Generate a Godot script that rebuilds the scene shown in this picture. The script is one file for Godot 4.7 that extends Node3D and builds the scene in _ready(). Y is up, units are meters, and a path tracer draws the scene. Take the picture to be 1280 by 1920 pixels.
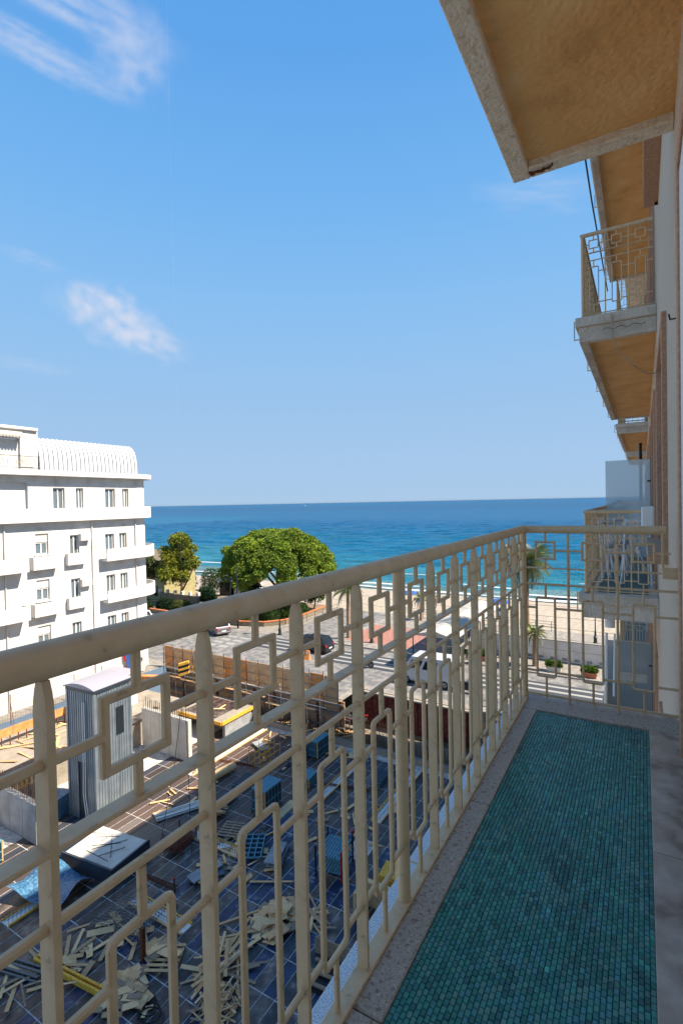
extends Node3D

# ---------------------------------------------------------------- mesh builder
class Mb:
	var v := PackedVector3Array()
	var n := PackedVector3Array()
	var c := PackedColorArray()
	var tint := Color(1, 1, 1)

	func t3(a: Vector3, b: Vector3, d: Vector3, na: Vector3, nb: Vector3, nd: Vector3) -> void:
		v.push_back(a); v.push_back(d); v.push_back(b)
		n.push_back(na); n.push_back(nd); n.push_back(nb)
		c.push_back(tint); c.push_back(tint); c.push_back(tint)

	func tri(a: Vector3, b: Vector3, d: Vector3) -> void:
		var m := (b - a).cross(d - a)
		if m.length_squared() < 1e-16:
			return
		m = m.normalized()
		t3(a, b, d, m, m, m)

	func quad(a: Vector3, b: Vector3, d: Vector3, e: Vector3) -> void:
		tri(a, b, d)
		tri(a, d, e)

	func box(t: Transform3D, s: Vector3, bev := 0.0) -> void:
		var h := s * 0.5
		var b: float = min(bev, min(h.x, min(h.y, h.z)) * 0.9)
		if b <= 0.0:
			var p: Array[Vector3] = []
			for i in 8:
				p.push_back(t * Vector3(h.x * (1 if i & 1 else -1), h.y * (1 if i & 2 else -1), h.z * (1 if i & 4 else -1)))
			quad(p[1], p[3], p[7], p[5]); quad(p[0], p[4], p[6], p[2])
			quad(p[2], p[6], p[7], p[3]); quad(p[0], p[1], p[5], p[4])
			quad(p[4], p[5], p[7], p[6]); quad(p[0], p[2], p[3], p[1])
			return
		var axes := [Vector3(1, 0, 0), Vector3(0, 1, 0), Vector3(0, 0, 1)]
		for a in 3:
			var ua: Vector3 = axes[a]
			var ub: Vector3 = axes[(a + 1) % 3]
			var uc: Vector3 = axes[(a + 2) % 3]
			var ha := h[a]
			var hb := h[(a + 1) % 3]
			var hc := h[(a + 2) % 3]
			for sg in [-1.0, 1.0]:
				var q := [ua * ha * sg - ub * (hb - b) - uc * (hc - b), ua * ha * sg + ub * (hb - b) - uc * (hc - b), ua * ha * sg + ub * (hb - b) + uc * (hc - b), ua * ha * sg - ub * (hb - b) + uc * (hc - b)]
				if sg > 0:
					quad(t * q[0], t * q[1], t * q[2], t * q[3])
				else:
					quad(t * q[3], t * q[2], t * q[1], t * q[0])
			for s1 in [-1.0, 1.0]:
				for s2 in [-1.0, 1.0]:
					var e0: Vector3 = ub * hb * s1 + uc * (hc - b) * s2
					var e1: Vector3 = ub * (hb - b) * s1 + uc * hc * s2
					var l: Vector3 = ua * (ha - b)
					if s1 * s2 > 0:
						quad(t * (e0 - l), t * (e0 + l), t * (e1 + l), t * (e1 - l))
					else:
						quad(t * (e1 - l), t * (e1 + l), t * (e0 + l), t * (e0 - l))
		for i in 8:
			var sx := 1.0 if i & 1 else -1.0
			var sy := 1.0 if i & 2 else -1.0
			var sz := 1.0 if i & 4 else -1.0
			var a1 := Vector3(h.x * sx, (h.y - b) * sy, (h.z - b) * sz)
			var a2 := Vector3((h.x - b) * sx, h.y * sy, (h.z - b) * sz)
			var a3 := Vector3((h.x - b) * sx, (h.y - b) * sy, h.z * sz)
			if sx * sy * sz > 0:
				tri(t * a1, t * a2, t * a3)
			else:
				tri(t * a1, t * a3, t * a2)

	func bx(p: Vector3, s: Vector3, bev := 0.0, yaw := 0.0) -> void:
		box(Transform3D(Basis(Vector3.UP, yaw), p), s, bev)

	# a closed profile swept along a path, mitred at the corners
	func sweep(pts: Array, prof: PackedVector2Array, smooth: bool, closed := false, up := Vector3.UP, caps := true) -> void:
		var m := pts.size()
		var segs := m if closed else m - 1
		var k := prof.size()
		var dirs: Array[Vector3] = []
		for i in segs:
			dirs.push_back((pts[(i + 1) % m] - pts[i]).normalized())
		var side := up.cross(dirs[0])
		if side.length() < 0.01:
			side = Vector3(1, 0, 0).cross(dirs[0])
			if side.length() < 0.01:
				side = Vector3(0, 0, 1).cross(dirs[0])
		side = side.normalized()
		var upv := dirs[0].cross(side).normalized()
		for i in segs:
			if i > 0:
				var q := Quaternion(dirs[i - 1], dirs[i]) if dirs[i - 1].dot(dirs[i]) > -0.999 else Quaternion()
				side = q * side
				upv = q * upv
			var d := dirs[i]
			var m0 := d
			var m1 := d
			if closed or i > 0:
				m0 = (dirs[(i - 1 + segs) % segs] + d).normalized()
			if closed or i < segs - 1:
				m1 = (dirs[(i + 1) % segs] + d).normalized()
			var r0: Array[Vector3] = []
			var r1: Array[Vector3] = []
			var rn: Array[Vector3] = []
			for j in k:
				var off := side * prof[j].x + upv * prof[j].y
				r0.push_back(pts[i] + off - d * (off.dot(m0) / d.dot(m0)))
				r1.push_back(pts[(i + 1) % m] + off - d * (off.dot(m1) / d.dot(m1)))
				rn.push_back(off.normalized())
			for j in k:
				var j2 := (j + 1) % k
				if smooth:
					t3(r0[j], r0[j2], r1[j2], rn[j], rn[j2], rn[j2])
					t3(r0[j], r1[j2], r1[j], rn[j], rn[j2], rn[j])
				else:
					quad(r0[j], r0[j2], r1[j2], r1[j])
			if caps and not closed:
				if i == 0:
					for j in range(1, k - 1):
						tri(r0[0], r0[j + 1], r0[j])
				if i == segs - 1:
					for j in range(1, k - 1):
						tri(r1[0], r1[j], r1[j + 1])

	func tube(pts: Array, r: float, sides := 8, closed := false, up := Vector3.UP) -> void:
		var pr := PackedVector2Array()
		for j in sides:
			pr.push_back(Vector2(cos(TAU * (j + 0.5) / sides), sin(TAU * (j + 0.5) / sides)) * r)
		sweep(pts, pr, true, closed, up)

	func bar(pts: Array, w: float, h: float, bev := 0.002, closed := false, up := Vector3.UP) -> void:
		var a := w * 0.5
		var b := h * 0.5
		var e := bev
		sweep(pts, PackedVector2Array([Vector2(-a + e, -b), Vector2(a - e, -b), Vector2(a, -b + e), Vector2(a, b - e), Vector2(a - e, b), Vector2(-a + e, b), Vector2(-a, b - e), Vector2(-a, -b + e)]), false, closed, up)

	func lathe(base: Vector3, prof: Array, sides := 16, ax := Basis()) -> void:
		for i in prof.size() - 1:
			var a: Vector2 = prof[i]
			var b: Vector2 = prof[i + 1]
			var sl := Vector2(b.y - a.y, a.x - b.x).normalized()
			for j in sides:
				var t0 := TAU * j / sides
				var t1 := TAU * (j + 1) / sides
				var d0 := Vector3(cos(t0), 0, -sin(t0))
				var d1 := Vector3(cos(t1), 0, -sin(t1))
				var p := [base + ax * (d0 * a.x + Vector3.UP * a.y), base + ax * (d1 * a.x + Vector3.UP * a.y), base + ax * (d1 * b.x + Vector3.UP * b.y), base + ax * (d0 * b.x + Vector3.UP * b.y)]
				var n0 := ax * (d0 * sl.x + Vector3.UP * sl.y)
				var n1 := ax * (d1 * sl.x + Vector3.UP * sl.y)
				if a.x > 1e-5:
					t3(p[0], p[1], p[2], n0, n1, n1)
				if b.x > 1e-5:
					t3(p[0], p[2], p[3], n0, n1, n0)

	# polygon in the (x, y) plane of t, pushed out along its z by depth
	func prism(t: Transform3D, poly: PackedVector2Array, depth: float) -> void:
		var idx := Geometry2D.triangulate_polygon(poly)
		var pl := poly
		if Geometry2D.is_polygon_clockwise(poly):
			pl = poly.duplicate()
			pl.reverse()
			idx = Geometry2D.triangulate_polygon(pl)
		for i in range(0, idx.size(), 3):
			var a := pl[idx[i]]
			var b := pl[idx[i + 1]]
			var d := pl[idx[i + 2]]
			if (b - a).cross(d - a) < 0:
				var s := b
				b = d
				d = s
			tri(t * Vector3(a.x, a.y, depth), t * Vector3(b.x, b.y, depth), t * Vector3(d.x, d.y, depth))
			tri(t * Vector3(a.x, a.y, 0), t * Vector3(d.x, d.y, 0), t * Vector3(b.x, b.y, 0))
		for i in pl.size():
			var a := pl[i]
			var b := pl[(i + 1) % pl.size()]
			quad(t * Vector3(a.x, a.y, 0), t * Vector3(b.x, b.y, 0), t * Vector3(b.x, b.y, depth), t * Vector3(a.x, a.y, depth))

	func loft(rings: Array, smooth := false, capped := true) -> void:
		var k: int = rings[0].size()
		for i in rings.size() - 1:
			for j in k:
				var j2 := (j + 1) % k
				quad(rings[i][j], rings[i][j2], rings[i + 1][j2], rings[i + 1][j])
		if capped:
			var a: Array = rings[0]
			var b: Array = rings[-1]
			for j in range(1, k - 1):
				tri(a[0], a[j + 1], a[j])
				tri(b[0], b[j], b[j + 1])

	# a wall sheet with holes and reveals: o is a corner, u and w its sides, nrm points out
	func holes(o: Vector3, u: Vector3, w: Vector3, size: Vector2, rects: Array, depth: float) -> void:
		var nrm := u.cross(w)
		var xs := [0.0, size.x]
		var ys := [0.0, size.y]
		for r: Rect2 in rects:
			for x in [r.position.x, r.end.x]:
				if x > 0 and x < size.x and not xs.has(x):
					xs.push_back(x)
			for y in [r.position.y, r.end.y]:
				if y > 0 and y < size.y and not ys.has(y):
					ys.push_back(y)
		xs.sort()
		ys.sort()
		for i in xs.size() - 1:
			for j in ys.size() - 1:
				var mid := Vector2((xs[i] + xs[i + 1]) * 0.5, (ys[j] + ys[j + 1]) * 0.5)
				var inside := false
				for r: Rect2 in rects:
					if r.has_point(mid):
						inside = true
				if not inside:
					quad(o + u * xs[i] + w * ys[j], o + u * xs[i + 1] + w * ys[j], o + u * xs[i + 1] + w * ys[j + 1], o + u * xs[i] + w * ys[j + 1])
		for r: Rect2 in rects:
			var p0 := o + u * r.position.x + w * r.position.y
			var p1 := o + u * r.end.x + w * r.position.y
			var p2 := o + u * r.end.x + w * r.end.y
			var p3 := o + u * r.position.x + w * r.end.y
			var b := -nrm * depth
			quad(p0, p1, p1 + b, p0 + b)
			quad(p1, p2, p2 + b, p1 + b)
			quad(p2, p3, p3 + b, p2 + b)
			quad(p3, p0, p0 + b, p3 + b)

	func mesh() -> ArrayMesh:
		var a := []
		a.resize(Mesh.ARRAY_MAX)
		a[Mesh.ARRAY_VERTEX] = v
		a[Mesh.ARRAY_NORMAL] = n
		a[Mesh.ARRAY_COLOR] = c
		var m := ArrayMesh.new()
		m.add_surface_from_arrays(Mesh.PRIMITIVE_TRIANGLES, a)
		return m


# ---------------------------------------------------------------- naming and adding
var taken := {}
var rng := RandomNumberGenerator.new()
var M := {}
var cam: Camera3D

func numbered(called: String) -> String:
	var k: int = taken.get(called, 0)
	taken[called] = k + 1
	return called if k == 0 else "%s_%03d" % [called, k]

func tag(o: Node, label := "", category := "", group := "", kind := "") -> Node:
	if label: o.set_meta("label", label)
	if category: o.set_meta("category", category)
	if group: o.set_meta("group", group)
	if kind: o.set_meta("kind", kind)
	return o

func put(o: Node3D, parent: Node, called: String) -> void:
	o.name = numbered(called) if parent == self else called
	parent.add_child(o, true)

func mk(called: String, mb, mat: Material, parent: Node = self, t := Transform3D()) -> MeshInstance3D:
	var o := MeshInstance3D.new()
	o.mesh = mb.mesh() if mb is Mb else mb
	o.material_override = mat
	o.transform = t
	put(o, parent, called)
	return o

func thing(called: String, label: String, category: String, at := Vector3.ZERO, yaw := 0.0, group := "") -> Node3D:
	var o := Node3D.new()
	put(o, self, called)
	o.position = at
	o.rotation.y = yaw
	tag(o, label, category, group)
	return o

func struct(called: String, mb, mat: Material, label: String) -> MeshInstance3D:
	var o := mk(called, mb, mat)
	tag(o, label, "", "", "structure")
	return o

func stuff(called: String, mesh, mat: Material, xfs: Array, cols: Array, parent: Node = self) -> MultiMeshInstance3D:
	var mm := MultiMesh.new()
	mm.transform_format = MultiMesh.TRANSFORM_3D
	mm.use_colors = true
	mm.mesh = mesh.mesh() if mesh is Mb else mesh
	mm.instance_count = xfs.size()
	for i in xfs.size():
		mm.set_instance_transform(i, xfs[i])
		mm.set_instance_color(i, cols[i] if cols.size() > i else Color(1, 1, 1))
	var o := MultiMeshInstance3D.new()
	o.multimesh = mm
	o.material_override = mat
	put(o, parent, called)
	o.set_meta("kind", "stuff")
	return o

func copy_of(src: Node3D, label: String, at: Vector3, yaw := 0.0) -> Node3D:
	var o: Node3D = src.duplicate()
	var base := String(src.name)
	var r := RegEx.create_from_string("_[0-9]{3}$")
	put(o, self, r.sub(base, ""))
	o.position = at
	o.rotation.y = yaw
	o.set_meta("label", label)
	return o

func V(x: float, y: float, z: float) -> Vector3:
	return Vector3(x, y, z)

func T(p: Vector3, yaw := 0.0, pitch := 0.0, roll := 0.0) -> Transform3D:
	return Transform3D(Basis.from_euler(Vector3(pitch, yaw, roll)), p)

func rr(a: float, b: float) -> float:
	return rng.randf_range(a, b)

# where a point falls in the picture (used only to decide which repeats show largest)
func seen_at(p: Vector3) -> Vector3:
	var q := cam.transform.affine_inverse() * p
	var f := 950.0 / 1920.0
	if q.z > -0.05:
		return V(9, 9, 9)
	return V(f * q.x / -q.z, f * q.y / -q.z, -q.z)

func in_frame(p: Vector3, slack := 0.03) -> bool:
	var s := seen_at(p)
	return abs(s.x) < 0.3333 + slack and abs(s.y) < 0.5 + slack


# ---------------------------------------------------------------- materials
func noise_tex(freq: float, ramp: Array, sd := 1, oct := 4, kind := FastNoiseLite.TYPE_SIMPLEX_SMOOTH, size := 512) -> NoiseTexture2D:
	var f := FastNoiseLite.new()
	f.noise_type = kind
	f.seed = sd
	f.frequency = freq
	f.fractal_octaves = oct
	var t := NoiseTexture2D.new()
	t.width = size
	t.height = size
	t.seamless = true
	t.noise = f
	var g := Gradient.new()
	var offs := PackedFloat32Array()
	var cols := PackedColorArray()
	for i in ramp.size():
		offs.push_back(ramp[i][0])
		cols.push_back(ramp[i][1])
	g.offsets = offs
	g.colors = cols
	t.color_ramp = g
	return t

func bump_tex(freq: float, strength: float, sd := 1, oct := 4, kind := FastNoiseLite.TYPE_SIMPLEX_SMOOTH, size := 512) -> NoiseTexture2D:
	var f := FastNoiseLite.new()
	f.noise_type = kind
	f.seed = sd
	f.frequency = freq
	f.fractal_octaves = oct
	var t := NoiseTexture2D.new()
	t.width = size
	t.height = size
	t.seamless = true
	t.as_normal_map = true
	t.bump_strength = strength
	t.noise = f
	return t

func G(a: float, b: float, c: float) -> Color:
	return Color(a / 255.0, b / 255.0, c / 255.0)

func flat(col: Color, rough := 0.7, metal := 0.0, spec := 0.5, vc := false) -> StandardMaterial3D:
	var m := StandardMaterial3D.new()
	m.albedo_color = col
	m.roughness = rough
	m.metallic = metal
	m.metallic_specular = spec
	m.vertex_color_use_as_albedo = vc
	return m

# a surface whose colour wanders through the ramp; size = metres per repeat
func surf(ramp: Array, size: float, freq: float, rough := 0.8, bump: NoiseTexture2D = null, bscale := 1.0, sd := 1, oct := 5, world := true, vc := false) -> StandardMaterial3D:
	var m := StandardMaterial3D.new()
	m.albedo_texture = noise_tex(freq, ramp, sd, oct)
	m.roughness = rough
	m.uv1_triplanar = true
	m.uv1_world_triplanar = world
	m.uv1_scale = Vector3.ONE / size
	m.vertex_color_use_as_albedo = vc
	if bump:
		m.normal_enabled = true
		m.normal_texture = bump
		m.normal_scale = bscale
	return m

func make_materials() -> void:
	var b_fine := bump_tex(0.06, 5.0, 3, 3)
	var b_mid := bump_tex(0.02, 5.0, 4, 5)
	var b_grain := bump_tex(0.11, 9.0, 5, 2)
	M.paint = surf([[0.0, G(146, 104, 70)], [0.10, G(176, 140, 106)], [0.17, G(212, 176, 134)], [0.35, G(220, 183, 139)], [0.6, G(224, 187, 144)], [0.9, G(230, 196, 156)]], 0.55, 0.018, 0.5, b_mid, 0.28, 2, 6)
	M.soffit = surf([[0.05, G(218, 158, 94)], [0.3, G(233, 173, 105)], [0.6, G(238, 179, 111)], [0.9, G(243, 190, 126)]], 2.6, 0.010, 0.95, b_grain, 0.14, 7, 4)
	M.rim = surf([[0.05, G(206, 182, 154)], [0.3, G(230, 207, 178)], [0.8, G(238, 218, 192)]], 0.8, 0.016, 0.92, b_fine, 0.9, 8, 6)
	M.edge = surf([[0.1, G(196, 176, 154)], [0.5, G(216, 197, 176)], [0.9, G(226, 210, 191)]], 1.6, 0.008, 0.92, b_fine, 0.7, 9, 6)
	M.stucco = surf([[0.2, G(236, 206, 172)], [0.5, G(250, 228, 200)], [0.8, G(254, 240, 220)]], 0.35, 0.05, 0.95, bump_tex(0.09, 16.0, 6, 3), 1.3, 10, 4)
	M.marble = surf([[0.15, G(132, 112, 96)], [0.36, G(172, 152, 134)], [0.47, G(206, 190, 174)], [0.52, G(146, 124, 108)], [0.60, G(190, 172, 154)], [0.85, G(160, 138, 120)]], 0.36, 0.026, 0.5, b_mid, 0.15, 11, 6)
	M.marble_pale = surf([[0.15, G(146, 118, 100)], [0.4, G(178, 150, 130)], [0.6, G(188, 160, 140)], [0.85, G(202, 178, 160)]], 0.9, 0.012, 0.42, b_mid, 0.1, 12, 6)
	M.grout = surf([[0.3, G(34, 52, 50)], [0.7, G(60, 78, 74)]], 0.2, 0.03, 0.95, null, 1, 13)
	M.terrazzo = surf([[0.26, G(120, 130, 150)], [0.36, G(220, 222, 224)], [0.7, G(238, 238, 238)]], 0.10, 0.045, 0.8, null, 1, 14, 3)
	M.brown = surf([[0.2, G(178, 132, 100)], [0.5, G(192, 146, 114)], [0.8, G(202, 158, 126)]], 0.5, 0.03, 0.7, b_fine, 0.4, 15)
	M.brown_dark = flat(G(74, 52, 42), 0.6)
	M.frame_white = flat(G(225, 221, 214), 0.5)
	M.shade_glass = flat(G(38, 44, 50), 0.12)
	M.frost = flat(Color(0.84, 0.90, 0.92, 0.55), 0.3)
	M.frost.transparency = BaseMaterial3D.TRANSPARENCY_ALPHA
	M.white_plastic = flat(G(232, 232, 230), 0.4)
	M.thin_wire = flat(G(176, 190, 204), 0.5)
	M.grey_metal = flat(G(120, 124, 128), 0.4, 0.6)
	M.dark_metal = flat(G(38, 40, 44), 0.5, 0.3)
	M.iron_green = flat(G(34, 44, 46), 0.5, 0.2)
	M.black = flat(G(18, 18, 20), 0.6)
	M.rubber = flat(G(22, 22, 23), 0.85)
	M.rust = surf([[0.3, G(70, 34, 18)], [0.6, G(120, 66, 34)]], 0.2, 0.03, 0.9, null, 1, 16)
	# building site
	M.concrete = surf([[0.0, G(180, 174, 164)], [0.5, G(196, 190, 180)], [1.0, G(208, 202, 193)]], 5.0, 0.008, 0.92, b_mid, 0.5, 17, 6)
	M.concrete_dust = surf([[0.0, G(200, 186, 166)], [0.5, G(220, 206, 187)], [1.0, G(232, 220, 203)]], 6.0, 0.008, 0.95, b_mid, 0.6, 18, 6)
	M.concrete_grey = surf([[0.0, G(126, 130, 134)], [0.5, G(144, 148, 152)], [1.0, G(160, 164, 167)]], 5.0, 0.008, 0.9, b_mid, 0.5, 19, 6)
	M.joint = surf([[0.1, G(150, 145, 138)], [0.5, G(192, 187, 180)], [0.9, G(214, 209, 202)]], 3.0, 0.02, 0.95, null, 1, 20, 5)
	M.ply = []
	var tones := [[G(50, 41, 39), G(82, 68, 64)], [G(40, 36, 38), G(70, 64, 64)], [G(62, 46, 42), G(102, 78, 70)], [G(36, 38, 46), G(62, 65, 74)], [G(16, 26, 54), G(34, 50, 88)], [G(66, 57, 53), G(108, 96, 88)]]
	for i in tones.size():
		M.ply.push_back(surf([[0.28, tones[i][0]], [0.5, (tones[i][0] as Color).lerp(tones[i][1], 0.55)], [0.72, tones[i][1]], [0.82, (tones[i][1] as Color).lerp(G(140, 128, 116), 0.55)], [0.95, G(146, 134, 122)]], 4.6, 0.014, 0.5, b_mid, 0.25, 30 + i, 6))
	M.ply_stuff = flat(Color(1, 1, 1), 0.55, 0, 0.5, true)
	M.rebar = flat(G(64, 50, 44), 0.75, 0.2)
	M.rebar_grey = flat(G(118, 116, 114), 0.6, 0.4)
	M.timber = []
	for q in [[G(196, 148, 98), G(232, 190, 140)], [G(164, 128, 92), G(206, 170, 130)], [G(214, 170, 116), G(242, 206, 158)], [G(128, 106, 86), G(170, 146, 122)]]:
		var tm := surf([[0.3, q[0]], [0.7, q[1]]], 0.8, 0.02, 0.85, b_fine, 0.3, 40 + M.timber.size(), 4, false)
		tm.uv1_scale = V(1.2, 6, 6)
		M.timber.push_back(tm)
	M.yellow = surf([[0.3, G(214, 150, 36)], [0.6, G(240, 182, 62)], [0.85, G(222, 176, 106)]], 0.9, 0.015, 0.7, null, 1, 44)
	M.blue_steel = surf([[0.2, G(46, 92, 110)], [0.5, G(76, 132, 150)], [0.8, G(110, 158, 172)]], 0.9, 0.02, 0.55, null, 1, 45)
	M.blue_dark = flat(G(22, 46, 62), 0.6)
	M.blue_sheet = surf([[0.3, G(38, 78, 112)], [0.55, G(62, 112, 146)], [0.8, G(104, 142, 166)]], 1.2, 0.015, 0.5, b_mid, 0.8, 46)
	M.red = flat(G(170, 32, 34), 0.5)
	M.red_oxide = surf([[0.3, G(92, 34, 24)], [0.6, G(120, 50, 36)], [0.85, G(136, 72, 56)]], 2.0, 0.01, 0.8, null, 1, 47)
	M.orange = surf([[0.1, G(206, 136, 76)], [0.6, G(218, 150, 88)], [0.9, G(222, 166, 112)]], 3.0, 0.012, 0.8, null, 1, 48)
	M.tan_board = surf([[0.1, G(190, 150, 108)], [0.6, G(206, 168, 124)], [0.9, G(214, 184, 146)]], 3.0, 0.012, 0.85, null, 1, 49)
	M.earth = surf([[0.2, G(120, 100, 82)], [0.5, G(164, 142, 118)], [0.8, G(190, 170, 144)]], 2.5, 0.014, 0.95, b_mid, 1.0, 50, 6)
	M.tin = surf([[0.0, G(136, 148, 158)], [0.5, G(148, 160, 170)], [1.0, G(162, 172, 182)]], 4.0, 0.01, 0.35, b_mid, 0.15, 51)
	M.tin.metallic = 0.55
	M.tin_dark = flat(G(70, 80, 92), 0.4, 0.5)
	M.lilac = flat(G(214, 210, 224), 0.5)
	# street
	M.asphalt = surf([[0.2, G(98, 98, 100)], [0.5, G(116, 115, 114)], [0.8, G(134, 131, 127)]], 6.0, 0.012, 0.9, b_fine, 0.4, 60, 6)
	M.pavement = surf([[0.2, G(168, 160, 150)], [0.5, G(188, 180, 170)], [0.8, G(200, 194, 186)]], 4.0, 0.012, 0.9, b_fine, 0.3, 61, 6)
	M.paving_red = surf([[0.2, G(172, 118, 104)], [0.5, G(190, 134, 118)], [0.8, G(198, 148, 134)]], 3.0, 0.014, 0.9, null, 1, 62, 5)
	M.kerb = flat(G(196, 192, 184), 0.85)
	M.road_paint = flat(G(232, 232, 228), 0.7)
	M.dark_paint = flat(G(56, 60, 66), 0.8)
	M.sand = surf([[0.1, G(196, 181, 160)], [0.5, G(208, 194, 174)], [0.9, G(217, 205, 188)]], 9.0, 0.014, 0.97, b_mid, 1.4, 63, 6)
	M.sand_wet = surf([[0.3, G(150, 130, 106)], [0.7, G(172, 152, 126)]], 6.0, 0.012, 0.5, null, 1, 64)
	M.plaster = surf([[0.0, G(206, 200, 192)], [0.25, G(232, 229, 224)], [0.5, G(240, 238, 234)], [0.85, G(246, 245, 243)]], 7.0, 0.010, 0.9, b_fine, 0.15, 65, 5)
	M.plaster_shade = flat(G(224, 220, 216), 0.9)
	M.white_tin = flat(G(236, 236, 238), 0.45, 0.1)
	M.house = surf([[0.2, G(196, 184, 128)], [0.6, G(214, 204, 150)]], 3.0, 0.01, 0.9, null, 1, 66)
	M.roof_red = surf([[0.3, G(172, 88, 64)], [0.7, G(200, 118, 90)]], 1.5, 0.02, 0.85, null, 1, 67)
	M.stone = surf([[0.3, G(140, 126, 104)], [0.6, G(172, 158, 134)]], 2.0, 0.02, 0.9, b_mid, 1, 68)
	M.canvas = flat(G(236, 230, 218), 0.85)
	M.canvas_blue = flat(G(40, 86, 168), 0.8)
	M.car_grey = flat(G(112, 110, 116), 0.3, 0.4)
	M.car_white = flat(G(232, 234, 238), 0.3)
	M.car_dark = flat(G(36, 40, 48), 0.25, 0.2)
	M.car_glass = flat(G(26, 30, 36), 0.08)
	M.tail = flat(G(168, 22, 30), 0.3)
	M.head = flat(G(220, 226, 232), 0.15)
	M.bark = surf([[0.3, G(78, 58, 44)], [0.7, G(128, 100, 78)]], 0.8, 0.03, 0.95, b_mid, 1.2, 70)
	M.palm_bark = surf([[0.3, G(118, 94, 74)], [0.7, G(164, 136, 110)]], 0.5, 0.03, 0.95, b_mid, 1.2, 71)
	M.leaf = flat(Color(1, 1, 1), 0.6, 0, 0.3, true)
	M.leaf.backlight_enabled = true
	M.leaf.backlight = Color(0.24, 0.27, 0.06)
	M.terracotta = flat(G(178, 108, 76), 0.8)
	M.brick = surf([[0.3, G(168, 98, 62)], [0.7, G(196, 124, 84)]], 0.8, 0.03, 0.9, null, 1, 72)
	M.skin = flat(Color(1, 1, 1), 0.7, 0, 0.3, true)
	M.mansard = flat(G(186, 188, 194), 0.6)  # grey tone paints in the shade between the white ribs
	M.far_glass = flat(G(98, 112, 122), 0.1)
	M.sea = flat(Color(1, 1, 1), 0.3, 0, 0.18, true)
	M.sea.normal_enabled = true
	M.sea.normal_texture = bump_tex(0.02, 10.0, 80, 4)
	M.sea.normal_scale = 0.9
	M.sea.uv1_triplanar = true
	M.sea.uv1_world_triplanar = true
	M.sea.uv1_scale = V(0.05, 0.05, 0.10)
	M.foam = flat(G(238, 242, 244), 0.8)
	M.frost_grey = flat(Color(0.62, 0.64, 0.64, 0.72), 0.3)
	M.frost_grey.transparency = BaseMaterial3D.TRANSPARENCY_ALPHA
	var lower := {"pavement": 0.5, "asphalt": 1.0, "road_paint": 0.36, "sand": 0.54, "plaster": 0.7, "plaster_shade": 0.84, "white_tin": 0.8, "concrete_dust": 0.42, "earth": 0.6, "tan_board": 1.0, "orange": 0.85, "canvas": 0.5, "stone": 0.6, "house": 0.55, "roof_red": 0.7, "kerb": 0.5, "paving_red": 0.6, "foam": 0.6, "lilac": 0.5, "car_white": 0.6}
	for k in lower:
		var w: float = lower[k]
		M[k].albedo_color = Color(M[k].albedo_color.srgb_to_linear() * w).linear_to_srgb()
		M[k].albedo_color.a = 1.0

# ---------------------------------------------------------------- air and light
const EXPO := 2.15

func lin(r: float, g: float, b: float) -> Color:
	return G(r, g, b).srgb_to_linear()

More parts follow.
